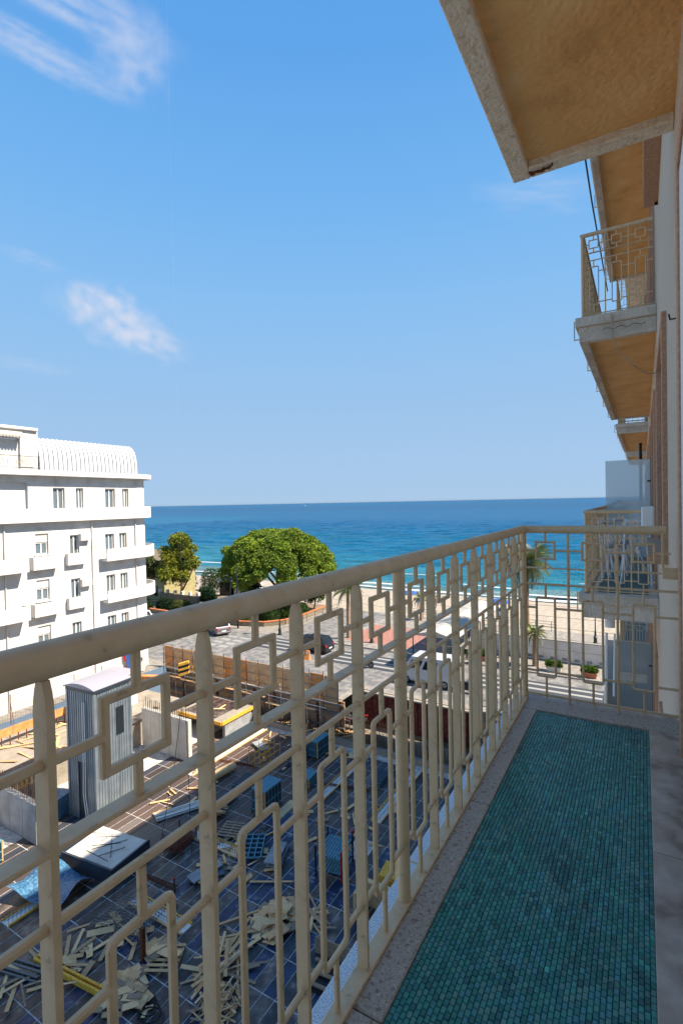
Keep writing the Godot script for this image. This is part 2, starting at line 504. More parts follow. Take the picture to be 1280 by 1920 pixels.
func make_sky() -> ImageTexture:
	var w := 2048
	var h := 1024
	var im := Image.create_empty(w, h, false, Image.FORMAT_RGBF)
	var stops := [[0.0, lin(172, 202, 232)], [3.0, lin(168, 201, 235)], [10.0, lin(158, 197, 236)], [20.0, lin(140, 192, 241)], [30.0, lin(118, 181, 240)], [42.0, lin(97, 165, 234)], [60.0, lin(82, 149, 222)], [90.0, lin(68, 124, 202)]]
	for j in h:
		var el := 90.0 - (j + 0.5) / h * 180.0
		var col: Color = stops[0][1]
		if el > 0:
			for s in stops.size() - 1:
				if el >= stops[s][0] and el <= stops[s + 1][0]:
					col = (stops[s][1] as Color).lerp(stops[s + 1][1], (el - stops[s][0]) / (stops[s + 1][0] - stops[s][0]))
		else:
			col = lin(150, 170, 190)
		im.fill_rect(Rect2i(0, j, w, 1), Color(col.r / EXPO, col.g / EXPO, col.b / EXPO))
	var nz := FastNoiseLite.new()
	nz.seed = 5
	nz.frequency = 1.0
	nz.fractal_octaves = 5
	# azimuth to the right of -z, elevation, half width, half height, tilt, strength, streakiness
	var clouds := [[-54.8, 19.0, 5.6, 2.7, -0.30, 1.0, 0.7], [-51.2, 17.2, 4.8, 2.0, -0.34, 0.8, 0.9], [-58.5, 41.5, 9.5, 2.2, -0.20, 0.62, 1.7], [-60.5, 37.6, 8.5, 1.3, -0.16, 0.5, 2.2], [-52.0, 39.0, 3.6, 3.4, 0.3, 0.42, 1.2], [-9.0, 29.0, 7.0, 1.9, -0.2, 0.26, 1.6], [-61.5, 22.8, 3.4, 0.8, -0.2, 0.22, 1.6], [-62.0, 13.6, 5.0, 0.8, -0.1, 0.2, 2.0]]
	var cr := RandomNumberGenerator.new()
	cr.seed = 12
	for k in 20:
		var az := cr.randf_range(20.0, 275.0)
		clouds.push_back([az if az < 180 else az - 360.0, cr.randf_range(12, 55), cr.randf_range(5, 12), cr.randf_range(1.5, 3.5), cr.randf_range(-0.5, 0.4), cr.randf_range(0.25, 0.6), cr.randf_range(1.0, 3.0)])
	var white := lin(216, 222, 240)
	for cl in clouds:
		var reach: float = max(cl[2], cl[3]) * 1.25
		var y0 := int((90.0 - cl[1] - reach) / 180.0 * h)
		var y1 := int((90.0 - cl[1] + reach) / 180.0 * h)
		var wide: float = reach / cos(deg_to_rad(cl[1]))
		var x0 := int((cl[0] - wide) / 360.0 * w)
		var x1 := int((cl[0] + wide) / 360.0 * w)
		for j in range(max(y0, 0), min(y1, h)):
			var el := 90.0 - (j + 0.5) / h * 180.0
			for i in range(x0, x1):
				var az: float = (i + 0.5) / w * 360.0
				var dx: float = (az - cl[0]) * cos(deg_to_rad(cl[1]))
				var dy: float = el - cl[1]
				var u: float = (dx * cos(cl[4]) + dy * sin(cl[4])) / cl[2]
				var q: float = (-dx * sin(cl[4]) + dy * cos(cl[4])) / cl[3]
				var wob := nz.get_noise_3d(u * 1.6, q * 1.1, cl[0]) * 0.55
				var r := sqrt(u * u + (q + wob) * (q + wob))
				if r > 1.15:
					continue
				var f: float = nz.get_noise_3d(u * 2.2 / cl[6] + 7.0, q * 2.2 * min(cl[6], 1.6), cl[1]) * 0.9 + 0.62
				var a: float = cl[5] * smoothstep(1.1, 0.15, r) * clamp(f, 0.0, 1.0)
				if a > 0.003:
					var px := posmod(i, w)
					im.set_pixel(px, j, im.get_pixel(px, j).lerp(Color(white.r / EXPO, white.g / EXPO, white.b / EXPO), a))
	return ImageTexture.create_from_image(im)

func make_view() -> void:
	cam = Camera3D.new()
	cam.name = "camera"
	cam.position = V(0, 14.2, 0)
	cam.rotation = V(-0.0188, 0.5358, -0.0204)
	cam.fov = rad_to_deg(2.0 * atan(960.0 / 950.0))
	cam.near = 0.05
	cam.far = 30000.0
	add_child(cam)
	var e := Environment.new()
	e.background_mode = Environment.BG_SKY
	var s := PanoramaSkyMaterial.new()
	s.panorama = make_sky()
	e.sky = Sky.new()
	e.sky.sky_material = s
	e.tonemap_mode = Environment.TONE_MAPPER_LINEAR
	e.tonemap_exposure = EXPO
	e.sdfgi_enabled = true
	e.ssao_enabled = true
	e.ssil_enabled = true
	var w := WorldEnvironment.new()
	w.name = "world"
	w.environment = e
	add_child(w)
	var sun := DirectionalLight3D.new()
	sun.name = "sun"
	sun.light_energy = 1.6
	sun.light_color = Color(1.0, 0.945, 0.86)
	sun.light_angular_distance = 0.5
	sun.shadow_enabled = true
	var d := V(-22.0, -27.0, 7.8)
	sun.look_at_from_position(V(0, 100, 0), V(0, 100, 0) + d, Vector3.UP)
	add_child(sun)


# ---------------------------------------------------------------- railing pieces
const PITCH := 0.2545
var RM := {}

func ring_path(hw: float, y0: float, y1: float, r: float) -> Array:
	var p := []
	var cs := [[hw, y0, -PI / 2], [hw, y1, 0.0], [-hw, y1, PI / 2], [-hw, y0, PI]]
	for q in cs:
		var cx: float = q[0] - sign(q[0]) * r
		var cy: float = q[1] + (r if q[1] == y0 else -r)
		if r < 0.001:
			p.push_back(V(q[0], q[1], 0))
			continue
		for k in 3:
			var a: float = q[2] + PI / 4 * k
			p.push_back(V(cx + cos(a) * r, cy + sin(a) * r, 0))
	return p

func one(pts: Array, w := 0.0125, h := 0.0125) -> ArrayMesh:
	var b := Mb.new()
	b.bar(pts, w, h, 0.003, false, Vector3(0, 0, 1))
	return b.mesh()

func rail_meshes() -> void:
	for p in [["n", PITCH], ["e", 0.245]]:
		var half: float = p[1] * 0.5
		var k: String = p[0]
		RM["side_up" + k] = one([V(0.052, 0, 0), V(half, 0, 0)])
	RM.stub_top = one([V(0, 0.925, 0), V(0, 0.985, 0)])
	RM.stub_mid = one([V(0, 0.774, 0), V(0, 0.830, 0)])
	RM.stub_low = one([V(0, 0.600, 0), V(0, 0.674, 0)])
	RM.stub_foot = one([V(0, 0.008, 0), V(0, 0.140, 0)])
	var b := Mb.new()
	b.bar(ring_path(0.05, 0.829, 0.925, 0.0), 0.0125, 0.0125, 0.003, true, Vector3(0, 0, 1))
	RM.square = b.mesh()
	b = Mb.new()
	b.bar(ring_path(0.05, 0.140, 0.600, 0.010), 0.0125, 0.0125, 0.003, true, Vector3(0, 0, 1))
	RM.long = b.mesh()
	b = Mb.new()
	var poly := PackedVector2Array([Vector2(-0.0145, 0), Vector2(0.0145, 0), Vector2(0.0145, 0.935), Vector2(0.0135, 0.950), Vector2(0.0105, 0.964), Vector2(0.006, 0.9765), Vector2(-0.006, 0.9765), Vector2(-0.0105, 0.964), Vector2(-0.0135, 0.950), Vector2(-0.0145, 0.935)])
	b.prism(Transform3D(Basis(V(0, 0, 1), V(0, 1, 0), V(-1, 0, 0)), V(0.005, 0, 0)), poly, 0.010)
	RM.flat_post = b.mesh()
	b = Mb.new()
	b.lathe(V(0, 0, 0), [Vector2(0.0185, 0), Vector2(0.0185, 1.0)], 20)
	RM.round_post = b.mesh()

# one run of the balcony railing: ornaments of every bay as meshes of their own under root
func rail_run(root: Node3D, t: Transform3D, bays: int, k: String, pitch: float, posts: bool) -> void:
	var mt: Material = M.paint
	for i in bays:
		var c := t * T(V((i + 0.5) * pitch, 0, 0))
		mk("short_bar", RM.stub_top, mt, root, c)
		mk("square_ornament", RM.square, mt, root, c)
		mk("short_bar", RM.stub_mid, mt, root, c)
		mk("short_bar", RM.stub_low, mt, root, c)
		mk("long_ornament", RM.long, mt, root, c)
		mk("short_bar", RM.stub_foot, mt, root, c)
		for y in [0.877, 0.541, 0.168]:
			mk("side_bar", RM["side_up" + k], mt, root, c * T(V(0, y, 0)))
			mk("side_bar", RM["side_up" + k], mt, root, c * T(V(0, y, 0), PI))
	var l := bays * pitch
	mk("cross_bar", one([V(0, 0.680, 0), V(l, 0.680, 0)]), mt, root, t)
	var b := Mb.new()
	b.bar([V(0, 0.774, 0), V(l, 0.774, 0)], 0.030, 0.007, 0.0015)
	mk("flat_cross_bar", b, mt, root, t)

# a whole run in one mesh, for balconies further off
func rail_mesh(b: Mb, t: Transform3D, l: float, pitch: float) -> void:
	var n := int(round(l / pitch))
	var p := l / n
	var f := func(pts: Array, w: float, h: float, closed := false) -> void:
		var q := []
		for x in pts:
			q.push_back(t * x)
		b.bar(q, w, h, 0.002, closed, t.basis.z)
	for i in n:
		var x := (i + 0.5) * p
		for y in [[0.925, 0.985], [0.774, 0.83], [0.6, 0.674], [0.0, 0.14]]:
			f.call([V(x, y[0], 0), V(x, y[1], 0)], 0.0125, 0.0125)
		for y in [0.877, 0.541, 0.168]:
			f.call([V(x + 0.052, y, 0), V(x + p * 0.5, y, 0)], 0.0125, 0.0125)
			f.call([V(x - 0.052, y, 0), V(x - p * 0.5, y, 0)], 0.0125, 0.0125)
		for y in [[0.829, 0.925], [0.14, 0.6]]:
			f.call([V(x - 0.05, y[0], 0), V(x + 0.05, y[0], 0), V(x + 0.05, y[1], 0), V(x - 0.05, y[1], 0)], 0.0125, 0.0125, true)
		f.call([V(i * p, 0, 0), V(i * p, 0.975, 0)], 0.012, 0.033)
	f.call([V(0, 0.68, 0), V(l, 0.68, 0)], 0.0125, 0.0125)
	f.call([V(0, 0.774, 0), V(l, 0.774, 0)], 0.007, 0.03)
	f.call([V(0, 0.004, 0), V(l, 0.004, 0)], 0.008, 0.04)

func oval(w: float, h: float, k := 20) -> PackedVector2Array:
	var p := PackedVector2Array()
	for j in k:
		p.push_back(Vector2(cos(TAU * j / k) * w, sin(TAU * j / k) * h))
	return p

const RX := -0.612      # railing plane
const FY := 13.02       # floor of the balcony one stands on
const CORNER := -3.13

func near_balcony() -> void:
	# floor: slab, border stones, mosaic tiles one by one
	var b := Mb.new()
	b.bx(V(-0.262, 12.875, 0.4), V(0.834, 0.25, 7.24))
	var fl := struct("balcony_floor", b, M.edge, "balcony floor slab of the balcony one stands on")
	b = Mb.new()
	b.bx(V(-0.249, 13.003, 0.5), V(0.545, 0.006, 6.96))
	mk("grout_bed", b, M.grout, fl)
	b = Mb.new()
	b.bx(V(-0.655, 13.002, 0.4), V(0.05, 0.008, 7.2), 0.002)
	mk("speckled_ledge", b, M.terrazzo, fl)
	var z := -2.962
	var i := 0
	while z < 3.5:
		var l: float = [1.02, 0.94, 1.0, 0.98, 0.96, 1.0, 1.0][i % 7]
		b = Mb.new()
		b.bx(V(-0.5635, 13.010, z + l * 0.5), V(0.091, 0.020, l - 0.004), 0.003)
		mk("border_stone", b, M.marble, fl)
		b = Mb.new()
		b.bx(V(0.0895, 13.0105, z - 0.001 + l * 0.5), V(0.139, 0.021, l - 0.003), 0.002)
		mk("border_stone", b, M.marble_pale, fl)
		z += l
		i += 1
	b = Mb.new()
	b.bx(V(-0.209, 13.0105, -3.06), V(0.80, 0.021, 0.192), 0.003)
	mk("border_stone", b, M.marble, fl)
	b = Mb.new()
	b.bx(V(-0.262, 13.004, -3.19), V(0.82, 0.012, 0.06), 0.002)
	mk("end_ledge", b, M.marble_pale, fl)
	b = Mb.new()
	b.bx(V(0.122, 13.032, -0.45), V(0.05, 0.026, 2.7), 0.004)
	mk("door_sill", b, M.marble_pale, fl)
	# mosaic
	var px := 0.01279
	var pz := 0.0196
	var cols := 42
	var rows := 178
	var spots := []
	for a in cols:
		for r in rows:
			var p := V(-0.517 + (a + 0.5) * px, 13.0085, -2.958 + (r + 0.5 + (0.5 if a % 2 else 0.0)) * pz)
			spots.push_back(p)
	var tile_of := func(s: Vector3) -> Mb:
		var q := Mb.new()
		var hx := s.x * 0.5
		var hz := s.z * 0.5
		var e := 0.0011
		var top := s.y
		var o := [V(-hx, 0, -hz), V(-hx, 0, hz), V(hx, 0, hz), V(hx, 0, -hz)]
		var m := [V(-hx, top - e, -hz), V(-hx, top - e, hz), V(hx, top - e, hz), V(hx, top - e, -hz)]
		var u := [V(-hx + e, top, -hz + e), V(-hx + e, top, hz - e), V(hx - e, top, hz - e), V(hx - e, top, -hz + e)]
		q.quad(u[0], u[1], u[2], u[3])
		for k in 4:
			var k2 := (k + 1) % 4
			q.quad(o[k], o[k2], m[k2], m[k])
			q.quad(m[k], m[k2], u[k2], u[k])
		return q
	var tm := (tile_of.call(V(0.0112, 0.0052, 0.0178)) as Mb).mesh()
	var tones := [[0.036, 0.240, 0.205], [0.028, 0.195, 0.180], [0.052, 0.280, 0.225], [0.026, 0.210, 0.160], [0.056, 0.245, 0.245], [0.100, 0.265, 0.220], [0.022, 0.145, 0.135]]
	var mats := []
	for t in tones:
		mats.push_back(flat(Color(t[0], t[1], t[2]).linear_to_srgb(), 0.38, 0, 0.55))
	var vm := flat(Color(1, 1, 1), 0.38, 0, 0.55, true)
	var near := []
	for p in spots:
		if in_frame(p, 0.0):
			near.push_back([p.distance_to(cam.position), p])
	near.sort_custom(func(x, y): return x[0] < y[0])
	var single := {}
	for k in min(300, near.size()):
		single[near[k][1]] = true
	var nz := FastNoiseLite.new()
	nz.frequency = 1.6
	var xfs := []
	var tints := []
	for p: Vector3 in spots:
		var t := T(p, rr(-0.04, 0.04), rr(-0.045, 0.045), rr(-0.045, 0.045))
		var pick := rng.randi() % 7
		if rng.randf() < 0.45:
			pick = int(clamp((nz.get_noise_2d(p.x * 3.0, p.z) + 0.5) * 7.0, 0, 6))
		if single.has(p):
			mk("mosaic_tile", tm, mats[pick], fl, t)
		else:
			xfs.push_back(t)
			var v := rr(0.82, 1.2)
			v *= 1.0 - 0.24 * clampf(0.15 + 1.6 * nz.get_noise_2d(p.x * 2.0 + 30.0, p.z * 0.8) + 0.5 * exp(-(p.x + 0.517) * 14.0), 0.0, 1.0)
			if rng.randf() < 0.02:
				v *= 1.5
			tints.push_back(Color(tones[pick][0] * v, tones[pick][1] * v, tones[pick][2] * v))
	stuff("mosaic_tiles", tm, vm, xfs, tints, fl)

	# railing
	rail_meshes()
	var rl := thing("balcony_railing", "cream painted metal railing with square ornaments, round the green mosaic balcony", "railing", V(RX, FY, CORNER))
	var n := 17
	var t0 := Transform3D(Basis(Vector3.UP, PI / 2), V(0, 0, n * PITCH))
	rail_run(rl, t0, n, "n", PITCH, true)
	for q in n + 1:
		var c := t0 * T(V(q * PITCH, 0, 0))
		if q in [3, 10, 17]:
			mk("round_post", RM.round_post, M.paint, rl, c)
		else:
			mk("flat_post", RM.flat_post, M.paint, rl, c)
	var te := T(V(0, 0, 0))
	rail_run(rl, te, 3, "e", 0.245, false)
	for q in [1, 2]:
		mk("thin_post", one([V(q * 0.245, 0.0, 0), V(q * 0.245, 0.985, 0)], 0.014, 0.012), M.paint, rl)
	for y in [0.774, 0.68, 0.541, 0.168]:
		mk("wall_tie", one([V(0.735, y, 0), V(0.79, y, 0)]), M.paint, rl)
	mk("foot_bar", one([V(0, 0.03, 0), V(0.78, 0.03, 0)]), M.paint, rl)
	b = Mb.new()
	b.bar([V(0, 0.004, n * PITCH), V(0, 0.004, 0.02)], 0.042, 0.009, 0.002)
	mk("foot_plate", b, M.paint, rl)
	b = Mb.new()
	b.sweep([V(0, 1.0, n * PITCH), V(0, 1.0, 0), V(0.715, 1.0, 0)], oval(0.0265, 0.0225, 22), true)
	mk("handrail", b, M.paint, rl)
	b = Mb.new()
	b.bx(V(0.700, 0.885, 0), V(0.012, 0.20, 0.03), 0.002)
	b.bx(V(0.735, 0.775, 0), V(0.075, 0.055, 0.05), 0.003)
	mk("wall_bracket", b, M.paint, rl)
	for q in 4:
		mk("slab_bracket", bracket(), M.paint, rl, T(V(0, 0, 0.35 + q * 1.25)))

func bracket() -> Mb:
	var b := Mb.new()
	b.bar([V(0, -0.02, 0), V(-0.105, -0.02, 0), V(-0.105, -0.24, 0), V(-0.03, -0.24, 0)], 0.014, 0.014, 0.003, false, V(0, 0, 1))
	return b

# ---------------------------------------------------------------- the block one looks along
const WX := 0.155
const STOREY := 3.39

func own_building() -> void:
	var t := thing("apartment_block", "rough white stuccoed apartment block with brown window surrounds along the right edge", "building", V(WX, 0, 0))
	var y0 := -3.0
	var z0 := -37.0
	var rects := []
	var wins := []
	for lv in range(-4, 3):
		var f := FY + STOREY * lv
		for bay in 4:
			var zb := -3.22 - 3.68 - bay * 10.6
			for k in 2:
				var zz: float = zb - 0.7 - k * 3.9
				wins.push_back([zz - 1.7, zz, max(f + 0.01, -0.02), f + 2.45, true, lv, bay])
			wins.push_back([zb + 0.95, zb + 2.55, f + 0.76, f + 2.42, false, lv, bay])
	wins = wins.filter(func(w): return w[0] > z0 + 0.4 and w[2] > 0.0)
	for w in wins:
		rects.push_back(Rect2(w[0] - z0, w[2] - y0, w[1] - w[0], w[3] - w[2]))
	var b := Mb.new()
	b.holes(V(0, y0, z0), V(0, 0, 1), V(0, 1, 0), Vector2(45, 27.4), rects, 0.22)
	b.bx(V(6.2, 10.7, z0 + 0.15), V(11.9, 27.4, 0.3))
	b.bx(V(6.2, 10.7, 7.8), V(11.9, 27.4, 0.3))
	b.bx(V(12.0, 10.7, -14.5), V(0.3, 27.4, 44.4))
	b.bx(V(6.15, 24.2, -14.5), V(11.4, 0.3, 44.3))
	mk("wall", b, M.stucco, t)
	b = Mb.new()
	b.bx(V(5.7, 24.55, -14.5), V(13.0, 0.3, 46.2), 0.02)
	b.bx(V(5.9, 24.85, -14.5), V(12.0, 0.3, 45.2), 0.02)
	mk("cornice", b, M.edge, t)
	for w in wins:
		var zc: float = (w[0] + w[1]) * 0.5
		var yc: float = (w[2] + w[3]) * 0.5
		var zw: float = w[1] - w[0]
		var yw: float = w[3] - w[2]
		var big: bool = w[5] >= -1 and w[5] <= 1 and zc > -20.0
		b = Mb.new()
		b.bx(V(0.17, yc, zc), V(0.02, yw - 0.02, zw - 0.02))
		var p := mk("balcony_door" if w[4] else "window", b, M.shade_glass, t)
		b = Mb.new()
		var e := 0.055
		b.bx(V(0.01, yc, w[0] - 0.035), V(0.09, yw + 0.14, 0.07), 0.005)
		mk("jamb", b, M.brown, p)
		b = Mb.new()
		b.bx(V(0.01, yc, w[1] + 0.035), V(0.09, yw + 0.14, 0.07), 0.005)
		mk("jamb", b, M.brown, p)
		b = Mb.new()
		b.bx(V(0.01, w[3] + 0.035, zc), V(0.088, 0.07, zw - 0.002), 0.005)
		mk("lintel", b, M.brown, p)
		if not w[4]:
			b = Mb.new()
			b.bx(V(-0.03, w[2] - 0.035, zc), V(0.20, 0.07, zw + 0.16), 0.006)
			mk("sill", b, M.brown, p)
		if big:
			b = Mb.new()
			for q in [w[0] + 0.04, w[1] - 0.04, zc]:
				b.bx(V(0.145, yc, q), V(0.05, yw - 0.04, 0.08), 0.004)
			for q in [w[2] + 0.05, w[3] - 0.05]:
				b.bx(V(0.143, q, zc), V(0.05, 0.09, zw - 0.04), 0.004)
			mk("frame", b, M.frame_white, p)
			for q in [w[0] + 0.014, w[1] - 0.014]:
				b = Mb.new()
				b.bx(V(0.045, yc, q), V(0.03, yw - 0.02, 0.024), 0.002)
				mk("shutter_guide", b, M.frame_white, p)
			var drop: float = 0.35 if w[4] else 0.7
			b = Mb.new()
			b.bx(V(0, 0, 0), V(0.014, 0.053, zw - 0.06), 0.005)
			var slat := b.mesh()
			for s in int(drop / 0.055):
				mk("shutter_slat", slat, M.brown, p, T(V(0.05, w[3] - 0.03 - s * 0.055, zc)))
	# brown door frame; its white panel is added to bounce light onto the railing
	b = Mb.new()
	b.bx(V(-0.004, FY + 1.30, -1.34), V(0.02, 2.46, 2.46), 0.003)
	var bounce_door := mk("balcony_door", b, M.frame_white, t)
	for q in [-2.61, -0.07]:
		b = Mb.new()
		b.bx(V(-0.006, FY + 1.31, q), V(0.036, 2.50, 0.09), 0.004)
		mk("jamb", b, M.brown, bounce_door)
	b = Mb.new()
	b.bx(V(-0.006, FY + 2.60, -1.34), V(0.034, 0.08, 2.65), 0.004)
	mk("lintel", b, M.brown, bounce_door)
	# small iron hook by the door
	b = Mb.new()
	b.tube([V(0.0, 15.05, -2.93), V(-0.035, 15.05, -2.93), V(-0.04, 15.075, -2.93)], 0.004, 6)
	mk("hook", b, M.dark_metal, t)

func hanging_cable(called: String, label: String, pts: Array, r: float, m: Material, cat := "cable", group := "") -> Node3D:
	var b := Mb.new()
	b.tube(pts, r, 6)
	return tag(mk(called, b, m), label, cat, group)

# one of the block's other balconies: near end z0, far end z1, floor y
func balcony(z0: float, z1: float, f: float, label: String, detail: int) -> Node3D:
	var t := thing("balcony", label, "balcony", V(WX, f, z0), 0.0, "balconies of the long white block")
	var l := z0 - z1
	var xo := -0.81
	var y1 := -0.125
	var b := Mb.new()
	var rim := 0.10
	b.bx(V(xo + rim * 0.5, y1 - 0.09, -l * 0.5), V(rim, 0.18, l), 0.006)
	b.bx(V(xo * 0.5 + rim * 0.5, y1 - 0.09, -rim * 0.5), V(-xo - rim, 0.178, rim), 0.006)
	b.bx(V(xo * 0.5 + rim * 0.5, y1 - 0.09, -l + rim * 0.5), V(-xo - rim, 0.178, rim), 0.006)
	mk("edge_beam", b, M.rim if detail == 3 else M.edge, t)
	b = Mb.new()
	b.bx(V(xo * 0.5 + rim * 0.5, y1 - 0.085, -l * 0.5), V(-xo - rim + 0.004, 0.10, l - 2 * rim + 0.004))
	mk("soffit", b, M.soffit, t)
	b = Mb.new()
	b.bx(V(xo * 0.5 - 0.02, y1 + 0.058, -l * 0.5), V(-xo + 0.04, 0.115, l + 0.06), 0.008)
	mk("slab_cap", b, M.edge, t)
	b = Mb.new()
	b.bx(V(xo * 0.5 + 0.02, -0.006, -l * 0.5), V(0.56, 0.012, l - 0.36))
	mk("green_floor", b, flat(Color(0.03, 0.13, 0.13).linear_to_srgb(), 0.45), t)
	if label.contains("cracked grey"):
		b = Mb.new()
		var q := []
		for k in 12:
			q.push_back(V(-0.55 + k * 0.04, -0.20 + 0.012 * sin(k * 1.7) + 0.006 * (k % 3), 0.0))
		b.bar(q, 0.005, 0.004, 0.0, false, V(0, 0, 1))
		mk("crack", b, M.dark_metal, t)
	if detail == 3:
		return t
	var rx := RX - WX
	if detail == 2:
		# near railing with pieces of its own
		rail_run(t, T(V(rx, 0, -0.06)), 3, "e", 0.245, false)
		for q in [1, 2]:
			mk("thin_post", one([V(rx + q * 0.245, 0, -0.06), V(rx + q * 0.245, 0.985, -0.06)], 0.014, 0.012), M.paint, t)
		mk("foot_bar", one([V(rx, 0.03, -0.06), V(-0.01, 0.03, -0.06)]), M.paint, t)
		var n := int((l - 0.12) / PITCH)
		var tl := Transform3D(Basis(Vector3.UP, PI / 2), V(rx, 0, -0.06))
		rail_run(t, tl, n, "n", PITCH, true)
		for q in n + 1:
			mk("round_post" if q % 7 == 0 else "flat_post", RM.round_post if q % 7 == 0 else RM.flat_post, M.paint, t, tl * T(V(q * PITCH, 0, 0)))
		b = Mb.new()
		b.bar([V(rx, 0.004, -0.06), V(rx, 0.004, -l + 0.06)], 0.042, 0.009, 0.002)
		mk("foot_plate", b, M.paint, t)
		b = Mb.new()
		rail_mesh(b, T(V(rx, 0, -l + 0.06)), 0.76, 0.245)
		mk("far_railing", b, M.paint, t).set_meta("kind", "stuff")
	else:
		b = Mb.new()
		rail_mesh(b, T(V(rx, 0, -0.06)), 0.76, 0.245)
		rail_mesh(b, T(V(rx, 0, -l + 0.06)), 0.76, 0.245)
		rail_mesh(b, Transform3D(Basis(Vector3.UP, PI / 2), V(rx, 0, -0.06)), l - 0.12, PITCH)
		mk("railing", b, M.paint, t).set_meta("kind", "stuff")
	b = Mb.new()
	b.sweep([V(-0.03, 1.0, -0.06), V(rx, 1.0, -0.06), V(rx, 1.0, -l + 0.06), V(-0.03, 1.0, -l + 0.06)], oval(0.0265, 0.0225, 12), true)
	mk("handrail", b, M.paint, t)
	var bm := bracket().mesh()
	for q in 5:
		mk("slab_bracket", bm, M.paint, t, T(V(rx, 0, -0.10 - q * (l - 0.2) / 4.0)))
	return t

func other_balconies() -> void:
	var z := [-6.9, -17.5, -28.1]
	balcony(4.0, -3.22, FY + STOREY, "ochre soffit with grey concrete rim of the balcony overhead, top right", 3)
	broken_corner()
	balcony(z[0], z[0] - 7.4, FY + STOREY, "railed balcony one floor up, next along the white wall, cracked grey edge", 2)
	balcony(z[0], z[0] - 7.4, FY, "neighbouring balcony on the same floor, with white folding chairs and frosted screen", 2)
	balcony(z[0], z[0] - 7.4, FY - STOREY, "balcony one floor below the neighbouring one, with a white drying rack", 1)
	balcony(z[0], z[0] - 7.4, FY + 2 * STOREY, "balcony two floors up with long ochre soffit, behind the cracked balcony", 1)
	balcony(z[1], z[1] - 7.4, FY + STOREY, "small far balcony just below the cracked balcony, one floor up", 1)
	balcony(z[1], z[1] - 7.4, FY + 2 * STOREY, "far balcony two floors up, seen through the cracked balcony's railing", 1)
	balcony(z[2], z[2] - 7.4, FY + STOREY, "farthest small balcony above the frosted glass screen", 1)
	balcony(z[1], z[1] - 7.4, FY, "far balcony on the same floor, behind the frosted glass screen", 1)
	balcony(z[1], z[1] - 7.4, FY - STOREY, "far lower balcony beyond the grey frosted screen", 1)
	# loose cables and a pole by the far balconies
	hanging_cable("cable", "thin pale cable looping under the cracked balcony to the wall", [V(-0.30, 16.37, -6.85), V(-0.29, 16.1, -6.86), V(-0.22, 15.92, -6.95), V(-0.08, 15.78, -7.1), V(0.06, 15.70, -7.3), V(0.15, 15.72, -7.4)], 0.006, M.marble_pale)
	hanging_cable("cable", "dark cable running along the outer edge of the balcony two floors up", [V(-0.70, 19.42, -6.9), V(-0.72, 19.36, -10.0), V(-0.71, 19.34, -14.4)], 0.014, M.dark_metal)
	hanging_cable("drain_pipe", "dark pipe standing against the wall above the frosted screen", [V(-0.05, 13.1, -21.0), V(-0.05, 16.1, -21.0)], 0.05, M.dark_metal, "pipe")

func broken_corner() -> void:
	var b := Mb.new()
	for k in 9:
		var p := V(-0.545 + k * 0.012 + rr(-0.01, 0.01), 16.105 + rr(-0.004, 0.003), -3.150 - rr(0.0, 0.035))
		b.box(T(p, rr(0, 3), rr(-0.5, 0.5), rr(-0.5, 0.5)), V(rr(0.012, 0.03), rr(0.008, 0.016), rr(0.010, 0.024)), 0.003)
	b.tube([V(-0.55, 16.10, -3.155), V(-0.49, 16.092, -3.165), V(-0.43, 16.10, -3.15), V(-0.425, 16.115, -3.13)], 0.0055, 6)
	tag(mk("rusted_rebar", b, M.rust), "rusty broken patch with bare bar at the corner of the overhead rim", "rust patch")

func tube_thing(called: String, label: String, cat: String, m: Material, parts: Array, group := "") -> Node3D:
	var base: Vector3 = parts[0][1][0]
	var t := thing(called, label, cat, base, 0, group)
	for p in parts:
		var b := Mb.new()
		var q := []
		for x in p[1]:
			q.push_back(x - base)
		b.tube(q, p[2], 8)
		mk(p[0], b, m, t)
	return t

